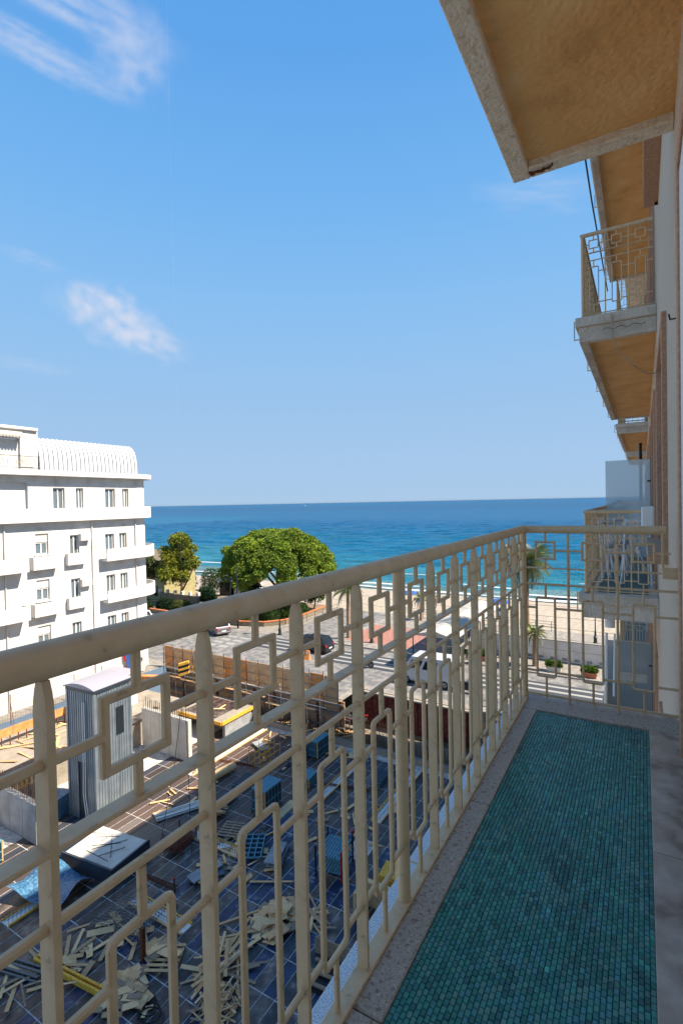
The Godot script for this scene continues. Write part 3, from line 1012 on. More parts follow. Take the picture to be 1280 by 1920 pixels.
func neighbour_furniture() -> void:
	var f := FY + 0.01
	# frosted screens across the balcony
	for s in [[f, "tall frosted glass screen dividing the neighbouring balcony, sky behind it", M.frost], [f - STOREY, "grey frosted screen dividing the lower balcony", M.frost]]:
		var t := thing("frosted_screen", s[1], "glass screen", V(-0.6, s[0], -10.8))
		var b := Mb.new()
		b.bx(V(0.36, 0.95, 0), V(0.72, 1.80, 0.012), 0.004)
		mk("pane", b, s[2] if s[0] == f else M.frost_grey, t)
		b = Mb.new()
		b.bx(V(0.735, 0.95, 0), V(0.03, 1.86, 0.03), 0.004)
		mk("wall_post", b, M.grey_metal, t)
		for y in [0.4, 1.45]:
			b = Mb.new()
			b.bx(V(0.705, y, 0), V(0.06, 0.03, 0.03), 0.004)
			mk("clip", b, M.dark_metal, t)
	# folded white chairs leaning on the railing
	for k in 3:
		var z := -8.25 - k * 0.30
		var x := -0.50 + k * 0.045
		tube_thing("folding_chair", ["white folded chair leaning by the railing, nearest of three", "white folded chair leaning by the railing, middle of three", "white folded chair leaning by the railing, farthest of three"][k], "chair", M.white_plastic, [
			["leg", [V(x, f, z), V(x - 0.06, f + 0.86, z - 0.06)], 0.013], ["leg", [V(x + 0.20, f, z - 0.30), V(x + 0.13, f + 0.86, z - 0.36)], 0.013],
			["leg", [V(x + 0.10, f, z), V(x - 0.02, f + 0.60, z - 0.03)], 0.013], ["leg", [V(x + 0.30, f, z - 0.30), V(x + 0.17, f + 0.60, z - 0.33)], 0.013],
			["slat", [V(x - 0.05, f + 0.80, z - 0.06), V(x + 0.13, f + 0.80, z - 0.36)], 0.03], ["slat", [V(x - 0.04, f + 0.66, z - 0.05), V(x + 0.14, f + 0.66, z - 0.35)], 0.03],
			["seat", [V(x + 0.01, f + 0.45, z - 0.03), V(x + 0.19, f + 0.45, z - 0.33)], 0.035]], "white chairs on the neighbouring balcony")
	# round white table
	var t := thing("balcony_table", "small round white table on the neighbouring balcony", "table", V(-0.18, f, -8.9))
	var b := Mb.new()
	b.lathe(V(0, 0.70, 0), [Vector2(0.0, 0), Vector2(0.26, 0), Vector2(0.275, 0.012), Vector2(0.26, 0.028), Vector2(0, 0.028)], 28)
	mk("table_top", b, M.white_plastic, t)
	for a in 3:
		b = Mb.new()
		b.tube([V(cos(a * 2.1) * 0.05, 0.7, sin(a * 2.1) * 0.05), V(cos(a * 2.1) * 0.23, 0, sin(a * 2.1) * 0.23)], 0.014, 8)
		mk("leg", b, M.white_plastic, t)
	# chair standing by the wall
	var x := 0.02
	tube_thing("wire_chair", "white chair standing against the wall behind the neighbouring railing", "chair", M.white_plastic, [
		["leg", [V(x - 0.28, f, -7.7), V(x - 0.22, f + 0.45, -7.72)], 0.014], ["leg", [V(x + 0.08, f, -7.65), V(x + 0.06, f + 0.45, -7.7)], 0.014],
		["leg", [V(x - 0.28, f, -8.1), V(x - 0.22, f + 0.86, -8.12)], 0.014], ["leg", [V(x + 0.08, f, -8.1), V(x + 0.06, f + 0.86, -8.12)], 0.014],
		["seat", [V(x - 0.08, f + 0.45, -7.7), V(x - 0.08, f + 0.45, -8.1)], 0.03], ["slat", [V(x - 0.22, f + 0.82, -8.12), V(x + 0.06, f + 0.82, -8.12)], 0.035], ["slat", [V(x - 0.22, f + 0.66, -8.12), V(x + 0.06, f + 0.66, -8.12)], 0.03]])
	# white meter box on the wall side of the railing
	var w := thing("wall_box", "white box hung at the wall end of the neighbouring railing", "box", V(0.05, f + 0.78, -6.90))
	b = Mb.new()
	b.bx(V(0, 0.14, 0), V(0.13, 0.26, 0.10), 0.01)
	mk("case", b, M.white_plastic, w)
	b = Mb.new()
	b.bx(V(0, 0.14, 0.052), V(0.10, 0.22, 0.008), 0.003)
	mk("lid", b, M.frame_white, w)
	# plant seen through the frosted screen
	var pl := thing("potted_plant", "dark leafy plant behind the frosted glass screen", "plant", V(-0.40, f, -11.2))
	b = Mb.new()
	b.lathe(V(0, 0, 0), [Vector2(0.10, 0), Vector2(0.14, 0.26), Vector2(0.15, 0.28), Vector2(0.13, 0.28), Vector2(0.0, 0.25)], 16)
	mk("pot", b, M.terracotta, pl)
	var lf := leaf_mesh()
	var xs := []
	var cs := []
	for k in 160:
		var d := V(rr(-1, 1), rr(-0.4, 1), rr(-1, 1)).normalized() * rr(0.1, 0.3)
		xs.push_back(Transform3D(Basis.from_euler(V(rr(-1, 1), rr(0, TAU), rr(-1, 1))).scaled(Vector3.ONE * rr(0.08, 0.14)), V(0, 0.72, 0) + d * V(1, 1.3, 1)))
		cs.push_back(Color(0.03, 0.06, 0.03) * rr(0.7, 1.4))
	stuff("leaves", lf, M.leaf, xs, cs, pl)
	# folded awning fixed under the slab: box, two arms
	tube_thing("awning_arm", "white folding awning arm hanging under the neighbouring balcony slab", "awning", M.white_plastic, [
		["mount", [V(-0.36, 12.70, -7.1), V(-0.36, 12.58, -7.1)], 0.06], ["arm", [V(-0.40, 12.50, -7.1), V(-0.44, 11.0, -7.2)], 0.016],
		["arm", [V(-0.31, 12.50, -7.1), V(-0.33, 11.7, -7.15)], 0.012], ["arm", [V(-0.44, 11.0, -7.2), V(-0.50, 10.2, -7.0)], 0.015]])
	# drying rack on the lower balcony
	var g := FY - STOREY + 0.02
	tube_thing("drying_rack", "white wire drying rack folded open on the lower balcony", "drying rack", M.white_plastic, [
		["leg", [V(-0.42, g, -7.9), V(0.05, g + 0.95, -8.2)], 0.012], ["leg", [V(-0.05, g, -7.9), V(-0.45, g + 0.95, -8.2)], 0.012],
		["leg", [V(-0.42, g, -8.7), V(0.05, g + 0.95, -8.5)], 0.012], ["leg", [V(-0.05, g, -8.7), V(-0.45, g + 0.95, -8.5)], 0.012],
		["rung", [V(-0.45, g + 0.95, -8.2), V(-0.45, g + 0.95, -8.5)], 0.008], ["rung", [V(0.05, g + 0.95, -8.2), V(0.05, g + 0.95, -8.5)], 0.008],
		["rung", [V(-0.45, g + 0.95, -8.2), V(0.05, g + 0.95, -8.2)], 0.010], ["rung", [V(-0.45, g + 0.95, -8.5), V(0.05, g + 0.95, -8.5)], 0.010],
		["rung", [V(-0.2, g + 0.93, -8.2), V(-0.2, g + 0.93, -8.5)], 0.006]])

func leaf_mesh() -> Mb:
	var b := Mb.new()
	b.tri(V(-0.5, 0, 0), V(0, -0.12, 0.5), V(0.5, 0, 0))
	b.tri(V(-0.5, 0, 0), V(0.5, 0, 0), V(0, 0.15, -0.5))
	return b

# ---------------------------------------------------------------- white building across the site
func white_building() -> void:
	var X := -38.0
	var t := thing("white_building", "bright white five storey building with rounded corner, solid balconies and ribbed white mansard", "building", V(X, 0, 0))
	var z1 := -29.0
	var z0 := -4.0
	# windows: z range, y range (facade runs along z, faces +x)
	var wins := []
	for f in [9.85, 6.45, 3.05]:
		wins.push_back([-21.25, -20.3, f + 0.95, f + 2.5, 1])
		wins.push_back([-23.65, -22.9, f + 0.25, f + 2.25, 0])
		wins.push_back([-26.7, -25.9, f + 0.45, f + 2.15, 0])
		wins.push_back([-27.9, -27.2, f + 0.45, f + 2.15, 0])
		wins.push_back([-17.4, -16.4, f + 0.95, f + 2.5, 1])
		wins.push_back([-14.4, -13.4, f + 0.45, f + 2.3, 0])
	for q in [[-19.9, -17.2], [-16.6, -14.0]]:
		wins.push_back([q[0], q[1], 13.5, 16.1, 2])
	for q in [[-22.6, -21.7], [-24.1, -23.5], [-26.9, -26.0], [-28.2, -27.6]]:
		wins.push_back([q[0], q[1], 13.9, 15.75, 0])
	var rects := []
	for w in wins:
		rects.push_back(Rect2(-w[1] - 4.0, w[2], w[1] - w[0], w[3] - w[2]))
	var b := Mb.new()
	b.holes(V(0, 0, z0), V(0, 0, -1), V(0, 1, 0), Vector2(25, 16.6), rects, 0.28)
	# rounded corner and the side turned to the sea
	var r := 1.6
	var ring := []
	for k in 9:
		var a := PI / 2 * k / 8.0
		ring.push_back(V(-r + cos(a) * r, 0, z1 - sin(a) * r))
	for k in 8:
		b.quad(ring[k], ring[k + 1], ring[k + 1] + V(0, 16.6, 0), ring[k] + V(0, 16.6, 0))
	b.quad(V(-r, 0, z1 - r), V(-14, 0, z1 - r), V(-14, 16.6, z1 - r), V(-r, 16.6, z1 - r))
	b.quad(V(-14, 0, z0), V(0, 0, z0), V(0, 16.6, z0), V(-14, 16.6, z0))
	b.quad(V(-14, 0, z1 - r), V(-14, 0, z0), V(-14, 16.6, z0), V(-14, 16.6, z1 - r))
	b.quad(V(-14, 16.6, z1 - r), V(-14, 16.6, z0), V(0, 16.6, z0), V(0, 16.6, z1))
	mk("wall", b, M.plaster, t)
	for w in wins:
		var zc: float = (w[0] + w[1]) * 0.5
		var yc: float = (w[2] + w[3]) * 0.5
		var zw: float = w[1] - w[0]
		var yw: float = w[3] - w[2]
		b = Mb.new()
		b.bx(V(-0.24, yc, zc), V(0.04, yw, zw))
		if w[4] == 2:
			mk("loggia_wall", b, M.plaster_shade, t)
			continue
		var p := mk("window", b, M.far_glass, t)
		b = Mb.new()
		var shut: float = 0.62 if w[4] == 1 else 0.0
		var yt: float = w[3] - shut
		for q in [w[0] + 0.05, w[1] - 0.05, zc]:
			b.bx(V(-0.19, (w[2] + yt) * 0.5, q), V(0.06, yt - w[2], 0.09))
		for q in [w[2] + 0.05, yt - 0.05]:
			b.bx(V(-0.188, q, zc), V(0.06, 0.09, zw - 0.02))
		mk("frame", b, M.frame_white, p)
		if shut > 0:
			b = Mb.new()
			b.bx(V(0, 0, 0), V(0.03, 0.072, zw - 0.02), 0.006)
			var slat := b.mesh()
			for s in 8:
				mk("shutter_slat", slat, M.plaster_shade, p, T(V(-0.12, w[3] - 0.04 - s * 0.078, zc)))
			b = Mb.new()
			b.bx(V(0.03, w[2] - 0.05, zc), V(0.2, 0.08, zw + 0.2), 0.01)
			mk("sill", b, M.plaster, p)
	# floors: eave, parapet band, balconies with solid fronts
	var strip := func(called: String, za: float, zb: float, ya: float, yb: float, out: float, thick: float, wrap: bool) -> void:
		var q := Mb.new()
		if wrap:
			var path := [V(out - thick * 0.5, (ya + yb) * 0.5, za)]
			for k in 7:
				var a := PI / 2 * k / 6.0
				path.push_back(V(-r + cos(a) * (r + out - thick * 0.5), (ya + yb) * 0.5, z1 - sin(a) * (r + out - thick * 0.5)))
			path.push_back(V(-6.0, (ya + yb) * 0.5, z1 - r - out + thick * 0.5))
			q.bar(path, thick, yb - ya, 0.01)
		else:
			q.bx(V(out - thick * 0.5, (ya + yb) * 0.5, (za + zb) * 0.5), V(thick, yb - ya, za - zb), 0.01)
			for s in [za - thick * 0.5 + 0.001, zb + thick * 0.5 - 0.001]:
				q.bx(V((out - thick) * 0.5, (ya + yb) * 0.5, s), V(out - thick, yb - ya - 0.01, thick), 0.0)
		q.bx(V((out - 0.02) * 0.5, ya + 0.06, (za + max(zb, z1)) * 0.5), V(out - 0.06, 0.12, za - max(zb, z1) - 0.02))
		mk(called, q, M.plaster, t)
	strip.call("eave", -4.0, z1, 16.6, 17.0, 0.65, 0.6, true)
	strip.call("parapet", -4.0, z1, 13.2, 14.2, 0.55, 0.14, true)
	for f in [9.85, 6.45, 3.05]:
		strip.call("balcony", -25.5, z1, f - 0.05, f + 0.95, 0.75, 0.10, true)
		strip.call("balcony", -19.85, -21.75, f - 0.1, f + 0.85, 0.55, 0.10, false)
		strip.call("balcony", -22.5, -24.0, f - 0.05, f + 0.85, 0.35, 0.08, false)
		strip.call("balcony", -14.0, -19.35, f - 0.1, f + 0.9, 0.95, 0.10, false)
	# mansard: curved sheet toned grey as shade between its standing white ribs
	var prof := []
	for k in 8:
		var a := k / 7.0
		prof.push_back(Vector2(-0.15 - 1.5 * pow(a, 2.6), 17.0 + 2.55 * sin(a * PI / 2.0)))
	b = Mb.new()
	var za := -20.85
	for k in 7:
		var p0: Vector2 = prof[k]
		var p1: Vector2 = prof[k + 1]
		b.quad(V(p0.x, p0.y, za), V(p0.x, p0.y, -29.2), V(p1.x, p1.y, -29.0), V(p1.x, p1.y, za))
	for k in 7:
		var p0: Vector2 = prof[k]
		var p1: Vector2 = prof[k + 1]
		b.quad(V(p0.x, p0.y, -29.2), V(-9, p0.y, -30.0 - p0.x * 0.2), V(-9, p1.y, -29.6 - p1.x * 0.2), V(p1.x, p1.y, -29.0))
	b.quad(V(-1.65, 19.55, za), V(-1.65, 19.55, -29.0), V(-9, 19.55, -29.0), V(-9, 19.55, za))
	b.quad(V(-9, 17.0, za), V(-0.15, 17.0, za), V(-1.65, 19.55, za), V(-9, 19.55, za))
	for k in 7:
		b.tri(V(-0.15, 17.0, za), V(prof[k].x, prof[k].y, za), V(prof[k + 1].x, prof[k + 1].y, za))
		b.tri(V(-1.65, 19.55, za), V(prof[k].x, prof[k].y, za), V(prof[k + 1].x, prof[k + 1].y, za))
	mk("mansard", b, M.mansard, t)
	var rm := Mb.new()
	var path := []
	for k in 8:
		path.push_back(V(prof[k].x + 0.05, prof[k].y, 0))
	rm.bar(path, 0.10, 0.17, 0.01, false, V(0, 0, 1))
	var ribm := rm.mesh()
	for k in 24:
		mk("mansard_rib", ribm, M.white_tin, t, T(V(0, 0, za - 0.1 - k * 0.355)))
	for q in [-24.7, -18.2, -28.75]:
		b = Mb.new()
		b.tube([V(0.07, 0, q), V(0.07, 13.1, q)], 0.05, 8)
		mk("drain_pipe", b, M.plaster_shade, t)
	for q in [[-24.4, 11.9], [-24.4, 8.3]]:
		b = Mb.new()
		b.bx(V(0.2, q[1], q[0] + 0.4), V(0.36, 0.6, 0.85), 0.03)
		mk("air_conditioner", b, M.plaster_shade, t)
	# roof terrace to the left: set back wall with two doors, scalloped awnings, iron railing
	b = Mb.new()
	var tw := []
	for q in [[-19.6, -17.9], [-16.6, -14.9], [-13.2, -11.6]]:
		tw.push_back(Rect2(-q[1] - 4.0, 0.05, q[1] - q[0], 2.15))
	b.holes(V(-0.25, 17.0, z0), V(0, 0, -1), V(0, 1, 0), Vector2(16.84, 2.95), tw, 0.2)
	b.bx(V(-4.65, 19.98, -12.35), V(9.2, 0.22, 16.9), 0.03)
	mk("terrace_wall", b, M.plaster, t)
	for q in [[-19.6, -17.9], [-16.6, -14.9], [-13.2, -11.6]]:
		var zc: float = (q[0] + q[1]) * 0.5
		b = Mb.new()
		b.bx(V(-0.45, 18.1, zc), V(0.05, 2.15, 1.7))
		var d := mk("terrace_door", b, M.plaster_shade, t)
		b = Mb.new()
		b.quad(V(-0.23, 19.75, zc + 0.95), V(-0.23, 19.75, zc - 0.95), V(0.3, 19.4, zc - 0.95), V(0.3, 19.4, zc + 0.95))
		for s in 9:
			var zs := zc + 0.95 - s * 0.2111
			b.quad(V(0.3, 19.4, zs), V(0.3, 19.4, zs - 0.2111), V(0.3, 19.23, zs - 0.16), V(0.3, 19.23, zs - 0.05))
		mk("awning", b, M.canvas, d)
	b = Mb.new()
	b.tube([V(0.35, 17.95, -20.7), V(0.35, 17.95, -5)], 0.02, 6)
	b.tube([V(0.35, 17.12, -20.7), V(0.35, 17.12, -5)], 0.015, 6)
	for k in 110:
		var zz := -20.7 + k * 0.142
		b.tube([V(0.35, 17.0, zz), V(0.35, 17.95, zz)], 0.008, 4)
	for k in 26:
		var zz := -20.4 + k * 0.6
		var rp := []
		for s in 10:
			rp.push_back(V(0.35, 17.53 + cos(TAU * s / 10) * 0.2, zz + sin(TAU * s / 10) * 0.2))
		b.tube(rp, 0.01, 4, true)
	mk("terrace_railing", b, M.dark_metal, t).set_meta("kind", "stuff")

# ---------------------------------------------------------------- the building site
const DY := -2.5

func rebars(called: String, label: String, p0: Vector3, p1: Vector3, step: float, hgt: float, rows: int, gap: float, m: Material) -> Node3D:
	var d := p1 - p0
	var l := d.length()
	var n := int(l / step)
	var side := d.cross(Vector3.UP).normalized()
	var b := Mb.new()
	b.tube([V(0, 0, 0), V(0, 1, 0)], 0.014, 5)
	var xs := []
	for i in n:
		for r in rows:
			var p := p0 + d * ((i + 0.5) / n) + side * (r - (rows - 1) * 0.5) * gap
			xs.push_back(Transform3D(Basis.from_euler(V(rr(-0.05, 0.05), 0, rr(-0.05, 0.05))).scaled(V(1, hgt * rr(0.85, 1.12), 1)), p))
	var o := stuff(called, b, m, xs, [])
	tag(o, label, "rebar")
	return o

func board_wall(t: Node3D, p0: Vector3, p1: Vector3, hgt: float, w: float, mats: Array, thick := 0.03, called := "board") -> void:
	var d := p1 - p0
	var n := int(max(1.0, round(d.length() / w)))
	var yaw := atan2(-d.z, d.x)
	var ms := []
	for k in 3:
		var b := Mb.new()
		b.bx(V(0, hgt * 0.5, 0), V(d.length() / n - 0.02, hgt * [1.0, 0.97, 1.03][k], thick), 0.004)
		ms.push_back(b.mesh())
	for i in n:
		mk(called, ms[rng.randi() % 3], mats[rng.randi() % mats.size()], t, T(p0 + d * ((i + 0.5) / n), yaw, rr(-0.02, 0.02), 0))

func site_ground() -> void:
	# deck bed with the light joints, panels laid on it one by one
	var b := Mb.new()
	b.bx(V(-16.8, DY - 0.28, -11.0), V(28.4, 0.5, 37.2))
	var deck := struct("formwork_deck", b, M.joint, "floor of dark formwork panels on the building site")
	var channels := [Rect2(-24.55, -29.0, 0.53, 7.235), Rect2(-16.07, -29.0, 0.53, 5.788), Rect2(-12.36, -29.0, 0.53, 5.788), Rect2(-20.31, -18.2, 3.71, 0.56), Rect2(-18.72, -13.9, 3.18, 0.56), Rect2(-22.43, -11.636, 0.53, 1.447), Rect2(-12.36, -21.765, 1.06, 0.9)]
	var px := 0.53
	var pz := 1.447
	var base := Mb.new()
	base.bx(V(0, 0.005, 0), V(px - 0.034, 0.009, pz - 0.045), 0.002)
	var bm := base.mesh()
	var all := []
	for i in 46:
		for j in 20:
			var p := V(-27.2 + (i + 0.5) * px, DY - 0.028, -29.0 + (j + 0.5) * pz)
			var rc := Rect2(p.x - px * 0.5, p.z - pz * 0.5, px, pz)
			var hit := false
			for c: Rect2 in channels:
				if c.grow(-0.05).intersects(rc):
					hit = true
			if hit and i >= 13 and i <= 22 and (j == 7 or j == 10):
				# a panel sawn to both sides of the open beam
				var c: Rect2 = channels[3 if j == 7 else 4]
				for cut in [[rc.position.y, c.position.y], [c.end.y, rc.end.y]]:
					if cut[1] - cut[0] > 0.15 and Rect2(c.position.x, rc.position.y, c.size.x, 9).has_point(Vector2(p.x, rc.position.y + 0.1)):
						var q := Mb.new()
						q.bx(V(0, 0.005, 0), V(px - 0.03, 0.010, cut[1] - cut[0] - 0.02), 0.002)
						mk("deck_panel", q, M.ply[rng.randi() % 6], deck, T(V(p.x, p.y, (cut[0] + cut[1]) * 0.5)))
			if not hit:
				all.push_back([p.distance_to(cam.position), p, in_frame(p, 0.02)])
	all.sort_custom(func(x, y): return (x[0] + (0.0 if x[2] else 1000.0)) < (y[0] + (0.0 if y[2] else 1000.0)))
	var nz := FastNoiseLite.new()
	nz.frequency = 0.09
	nz.seed = 4
	var xs := []
	var cs := []
	var lt := [[0.045, 0.030, 0.025], [0.034, 0.027, 0.026], [0.055, 0.034, 0.027], [0.026, 0.028, 0.038], [0.013, 0.021, 0.048], [0.066, 0.053, 0.046]]
	for k in all.size():
		var p: Vector3 = all[k][1]
		var g := nz.get_noise_2d(p.x, p.z * 0.7)
		var pick := int(clamp((g + 0.42) * 5.0 + rr(-1.6, 1.6), 0, 5))
		pick = [2, 0, 1, 5, 3, 4][pick]
		if p.x > -17.5 and p.z > -22.0 and rng.randf() < 0.42:
			pick = 4
		var t := T(p + V(0, rr(-0.003, 0.003), 0), 0, rr(-0.004, 0.004), rr(-0.008, 0.008))
		if k < 270:
			mk("deck_panel", bm, M.ply[pick], deck, t)
		else:
			xs.push_back(t)
			var v := rr(1.2, 2.2)
			cs.push_back(Color(lt[pick][0] * v, lt[pick][1] * v, lt[pick][2] * v))
	stuff("deck_panels", bm, M.ply_stuff, xs, cs, deck)
	# the cut around the deck
	b = Mb.new()
	b.bx(V(-19.0, -4.5, -17.0), V(36.5, 0.6, 52.0))
	struct("excavation_floor", b, M.earth, "bare ground of the excavation")
	# beams left open in the deck: pale bed, bars, yellow girders along the rim
	var names := ["open beam with white bars along the far left rim of the deck", "open beam strip right of the two upper blue crates", "open beam strip with yellow edges near the round railing post", "short open beam crossing the deck left of the blue grid frame", "open beam beside the pale wood stack on the lower left", "small open pit with yellow girders at the far lower left", "square opening with a red cap post on the right of the deck"]
	for k in 6:
		var c: Rect2 = channels[k]
		var t := thing("open_beam", names[k], "rebar beam", V(c.position.x + c.size.x * 0.5, DY, c.position.y + c.size.y * 0.5), 0, "open beams in the deck")
		b = Mb.new()
		b.bx(V(0, -0.005, 0), V(c.size.x, 0.03, c.size.y))
		mk("pale_bed", b, M.frame_white, t)
		var along_z: bool = c.size.y > c.size.x
		var l: float = max(c.size.x, c.size.y)
		for s in [-1.0, 1.0]:
			b = Mb.new()
			if along_z:
				b.bx(V(s * 0.28, 0.04, 0), V(0.07, 0.09, l), 0.006)
			else:
				b.bx(V(0, 0.04, s * 0.28), V(l, 0.09, 0.07), 0.006)
			mk("yellow_girder", b, M.yellow if (s < 0 or k in [5]) else M.timber[2], t)
		b = Mb.new()
		for q in int(l / 0.16):
			var a := -l * 0.5 + 0.1 + q * 0.16
			for s in [-0.14, 0.14]:
				if along_z:
					b.tube([V(s, -0.01, a), V(s, 0.24, a)], 0.009, 4)
				else:
					b.tube([V(a, -0.01, s), V(a, 0.24, s)], 0.009, 4)
		for s in [-0.14, 0.14]:
			if along_z:
				b.tube([V(s, 0.2, -l * 0.5), V(s, 0.2, l * 0.5)], 0.011, 4)
			else:
				b.tube([V(-l * 0.5, 0.2, s), V(l * 0.5, 0.2, s)], 0.011, 4)
		mk("steel_bars", b, M.rebar_grey, t).set_meta("kind", "stuff")

func site_edges() -> void:
	# perimeter wall under construction, with starter bars
	var b := Mb.new()
	b.bx(V(-16.3, -3.1, -29.75), V(27.6, 1.9, 0.35), 0.01)
	tag(mk("perimeter_wall", b, M.concrete_dust), "low pale concrete wall with starter bars behind the deck", "wall")
	rebars("starter_bars", "row of starter bars on the low wall behind the deck", V(-30, -2.15, -29.75), V(-2.6, -2.15, -29.75), 0.16, 0.95, 2, 0.18, M.rebar)
	b = Mb.new()
	b.bx(V(-14.5, -3.3, -32.1), V(24.0, 1.9, 0.4), 0.01)
	tag(mk("outer_wall", b, M.concrete_dust), "second pale concrete strip nearer the street", "wall")
	rebars("starter_bars", "row of starter bars on the strip nearer the street", V(-26.4, -2.35, -32.1), V(-2.6, -2.35, -32.1), 0.18, 0.8, 2, 0.2, M.rebar)
	# retaining wall of boards, posts and walers, with the street fence on top
	var boards := [M.tan_board, M.timber[1], M.timber[0], M.timber[0], M.tan_board, M.tan_board]
	var t := thing("board_fence", "tan board fence on posts and tubes along the street, left part", "fence", V(-36.6, 0, -30.4), 0)
	board_wall(t, V(0, -0.05, 0), V(18.0, -0.05, 0), 1.85, 1.22, boards + [M.orange, M.orange])
	for k in 16:
		b = Mb.new()
		b.tube([V(k * 1.2, -2.0, 0.12), V(k * 1.2, 2.1, 0.12)], 0.03, 6)
		mk("post", b, M.rebar_grey if k % 2 else M.rust, t)
	for y in [0.35, 1.0, 1.6]:
		b = Mb.new()
		b.tube([V(-0.2, y, 0.16), V(18.3, y, 0.16)], 0.024, 6)
		mk("rail", b, M.rebar_grey, t)
	var w := thing("retaining_wall", "plank retaining wall with steel walers below the board fence", "wall", V(-36.6, -4.2, -30.75))
	for r in 14:
		for k in 5:
			b = Mb.new()
			b.bx(V(1.83 + k * 3.66, 0.15 + r * 0.3, rr(-0.02, 0.02)), V(3.62, 0.28, 0.08), 0.01)
			mk("plank", b, M.timber[[1, 3, 3, 1][rng.randi() % 4]], w)
	for y in [2.3, 3.3, 3.95]:
		b = Mb.new()
		b.bx(V(9.1, y, 0.16), V(18.4, 0.16, 0.14), 0.01)
		mk("waler", b, M.rebar_grey, w)
	for k in 10:
		b = Mb.new()
		b.bx(V(k * 2.0, 2.1, 0.09), V(0.16, 4.2, 0.10), 0.01)
		mk("soldier_pile", b, M.rust, w)
	var h := thing("sheet_hoarding", "long dark red steel sheet wall below the street, right part", "hoarding", V(-18.5, -2.6, -33.5))
	for k in 14:
		b = Mb.new()
		var poly := PackedVector2Array([Vector2(0.0, 0), Vector2(0.18, 0), Vector2(0.24, 0.08), Vector2(0.36, 0.08), Vector2(0.42, 0), Vector2(0.6, 0), Vector2(0.6, -0.03), Vector2(0.0, -0.03)])
		b.prism(Transform3D(Basis(V(1, 0, 0), V(0, 0, 1), V(0, 1, 0)), V(k * 0.6, 0, 0)), poly, 2.45)
		mk("steel_sheet", b, M.red_oxide, h)
	b = Mb.new()
	b.bx(V(4.2, 2.5, 0.05), V(8.6, 0.12, 0.3), 0.02)
	mk("top_beam", b, M.concrete_dust, h)
	var g := thing("plank_wall", "brown plank retaining wall with tubes, right of the red sheet wall", "wall", V(-10.0, -4.2, -33.5))
	for r in 14:
		b = Mb.new()
		b.bx(V(4.0, 0.15 + r * 0.3, rr(-0.02, 0.02)), V(8.0, 0.28, 0.08), 0.01)
		mk("plank", b, M.timber[[3, 1, 3][rng.randi() % 3]], g)
	for k in 5:
		b = Mb.new()
		b.tube([V(0.5 + k * 1.8, 0, 0.12), V(0.5 + k * 1.8, 5.2, 0.12)], 0.03, 6)
		mk("post", b, M.rebar_grey, g)
	for y in [4.7, 5.1]:
		b = Mb.new()
		b.tube([V(0, y, 0.15), V(8.0, y, 0.15)], 0.022, 6)
		mk("rail", b, M.rebar_grey, g)
	# scaffold tubes over the trench
	var sc := thing("scaffold_tubes", "loose lattice of scaffold tubes over the trench behind the bars", "scaffold", V(-24, -1.2, -31.2))
	for k in 9:
		b = Mb.new()
		b.tube([V(-1 + rr(-0.4, 0.4), rr(-0.3, 0.3), rr(-0.8, 0.8)), V(6.5 + rr(-0.6, 0.6), rr(-0.3, 0.3), rr(-1.2, 0.6))], 0.026, 6)
		mk("tube", b, M.rebar_grey, sc)
	for k in 8:
		b = Mb.new()
		b.tube([V(k * 0.95, -1.6, rr(-0.5, 0.5)), V(k * 0.95, rr(0.5, 1.1), rr(-0.5, 0.5))], 0.026, 6)
		mk("tube", b, M.rebar_grey, sc)
	var s2 := thing("scaffold_tubes", "row of pale tubes and ledgers along the plank retaining wall", "scaffold", V(-36.0, -2.4, -30.0))
	for k in 15:
		b = Mb.new()
		b.tube([V(k * 1.15, 0, rr(-0.1, 0.1)), V(k * 1.15 + rr(-0.06, 0.06), rr(2.6, 3.4), rr(-0.1, 0.1))], 0.026, 6)
		mk("upright", b, M.frame_white if k % 3 else M.yellow, s2)
	for y in [0.9, 1.5, 2.1, 2.6]:
		b = Mb.new()
		b.tube([V(-0.3, y, 0.05), V(16.6, y + rr(-0.05, 0.05), 0.05)], 0.026, 6)
		mk("ledger", b, M.rebar_grey if y < 2.0 else M.frame_white, s2)
	for k in 7:
		b = Mb.new()
		b.bx(V(1.0 + k * 2.3, 1.56 + rr(0, 0.5), 0.3), V(2.2, 0.05, 0.25), 0.004, rr(-0.05, 0.05))
		mk("plank", b, M.timber[k % 3], s2)
	planks("trench_timber", "old boards and timbers lying along the top of the low concrete wall", V(-22.0, -2.1, -30.6), 40, Vector2(5.5, 0.7), 0.6, 2.2, 0.06, 0.2, 0.25, 71)
	planks("terrace_timber", "boards and timbers lying about on the dusty left terrace", V(-33.0, -0.7, -19.0), 34, Vector2(1.8, 4.5), 0.6, 2.2, 0.08, 0.25, 0.12, 72)
	b = Mb.new()
	b.tube([V(0, 0, 0), V(1.5, 0.45, -0.5)], 0.06, 8)
	tag(mk("red_strut", b, M.red, self, T(V(-18.6, -1.6, -31.4))), "slanting red steel strut in the trench before the red sheet wall", "strut")
	# raised slab with dark opening, left of the deck
	var s := thing("raised_slab", "raised deck slab with pale dusty edge and dark opening under it", "slab", V(-27.8, DY, -28.0))
	b = Mb.new()
	b.bx(V(0, 1.25, 0.2), V(4.4, 0.22, 3.6), 0.01)
	mk("slab", b, M.concrete_dust, s)
	for i in 6:
		for j in 2:
			b = Mb.new()
			b.bx(V(-1.6 + i * 0.53, 1.373, -0.5 + j * 1.5), V(0.51, 0.026, 1.42), 0.003)
			mk("panel", b, M.ply[[0, 2, 5][rng.randi() % 3]], s)
	for x in [-2.0, 2.0]:
		b = Mb.new()
		b.bx(V(x, 0.57, 0.1), V(0.25, 1.14, 3.0), 0.01)
		mk("side_wall", b, M.concrete_grey, s)
	b = Mb.new()
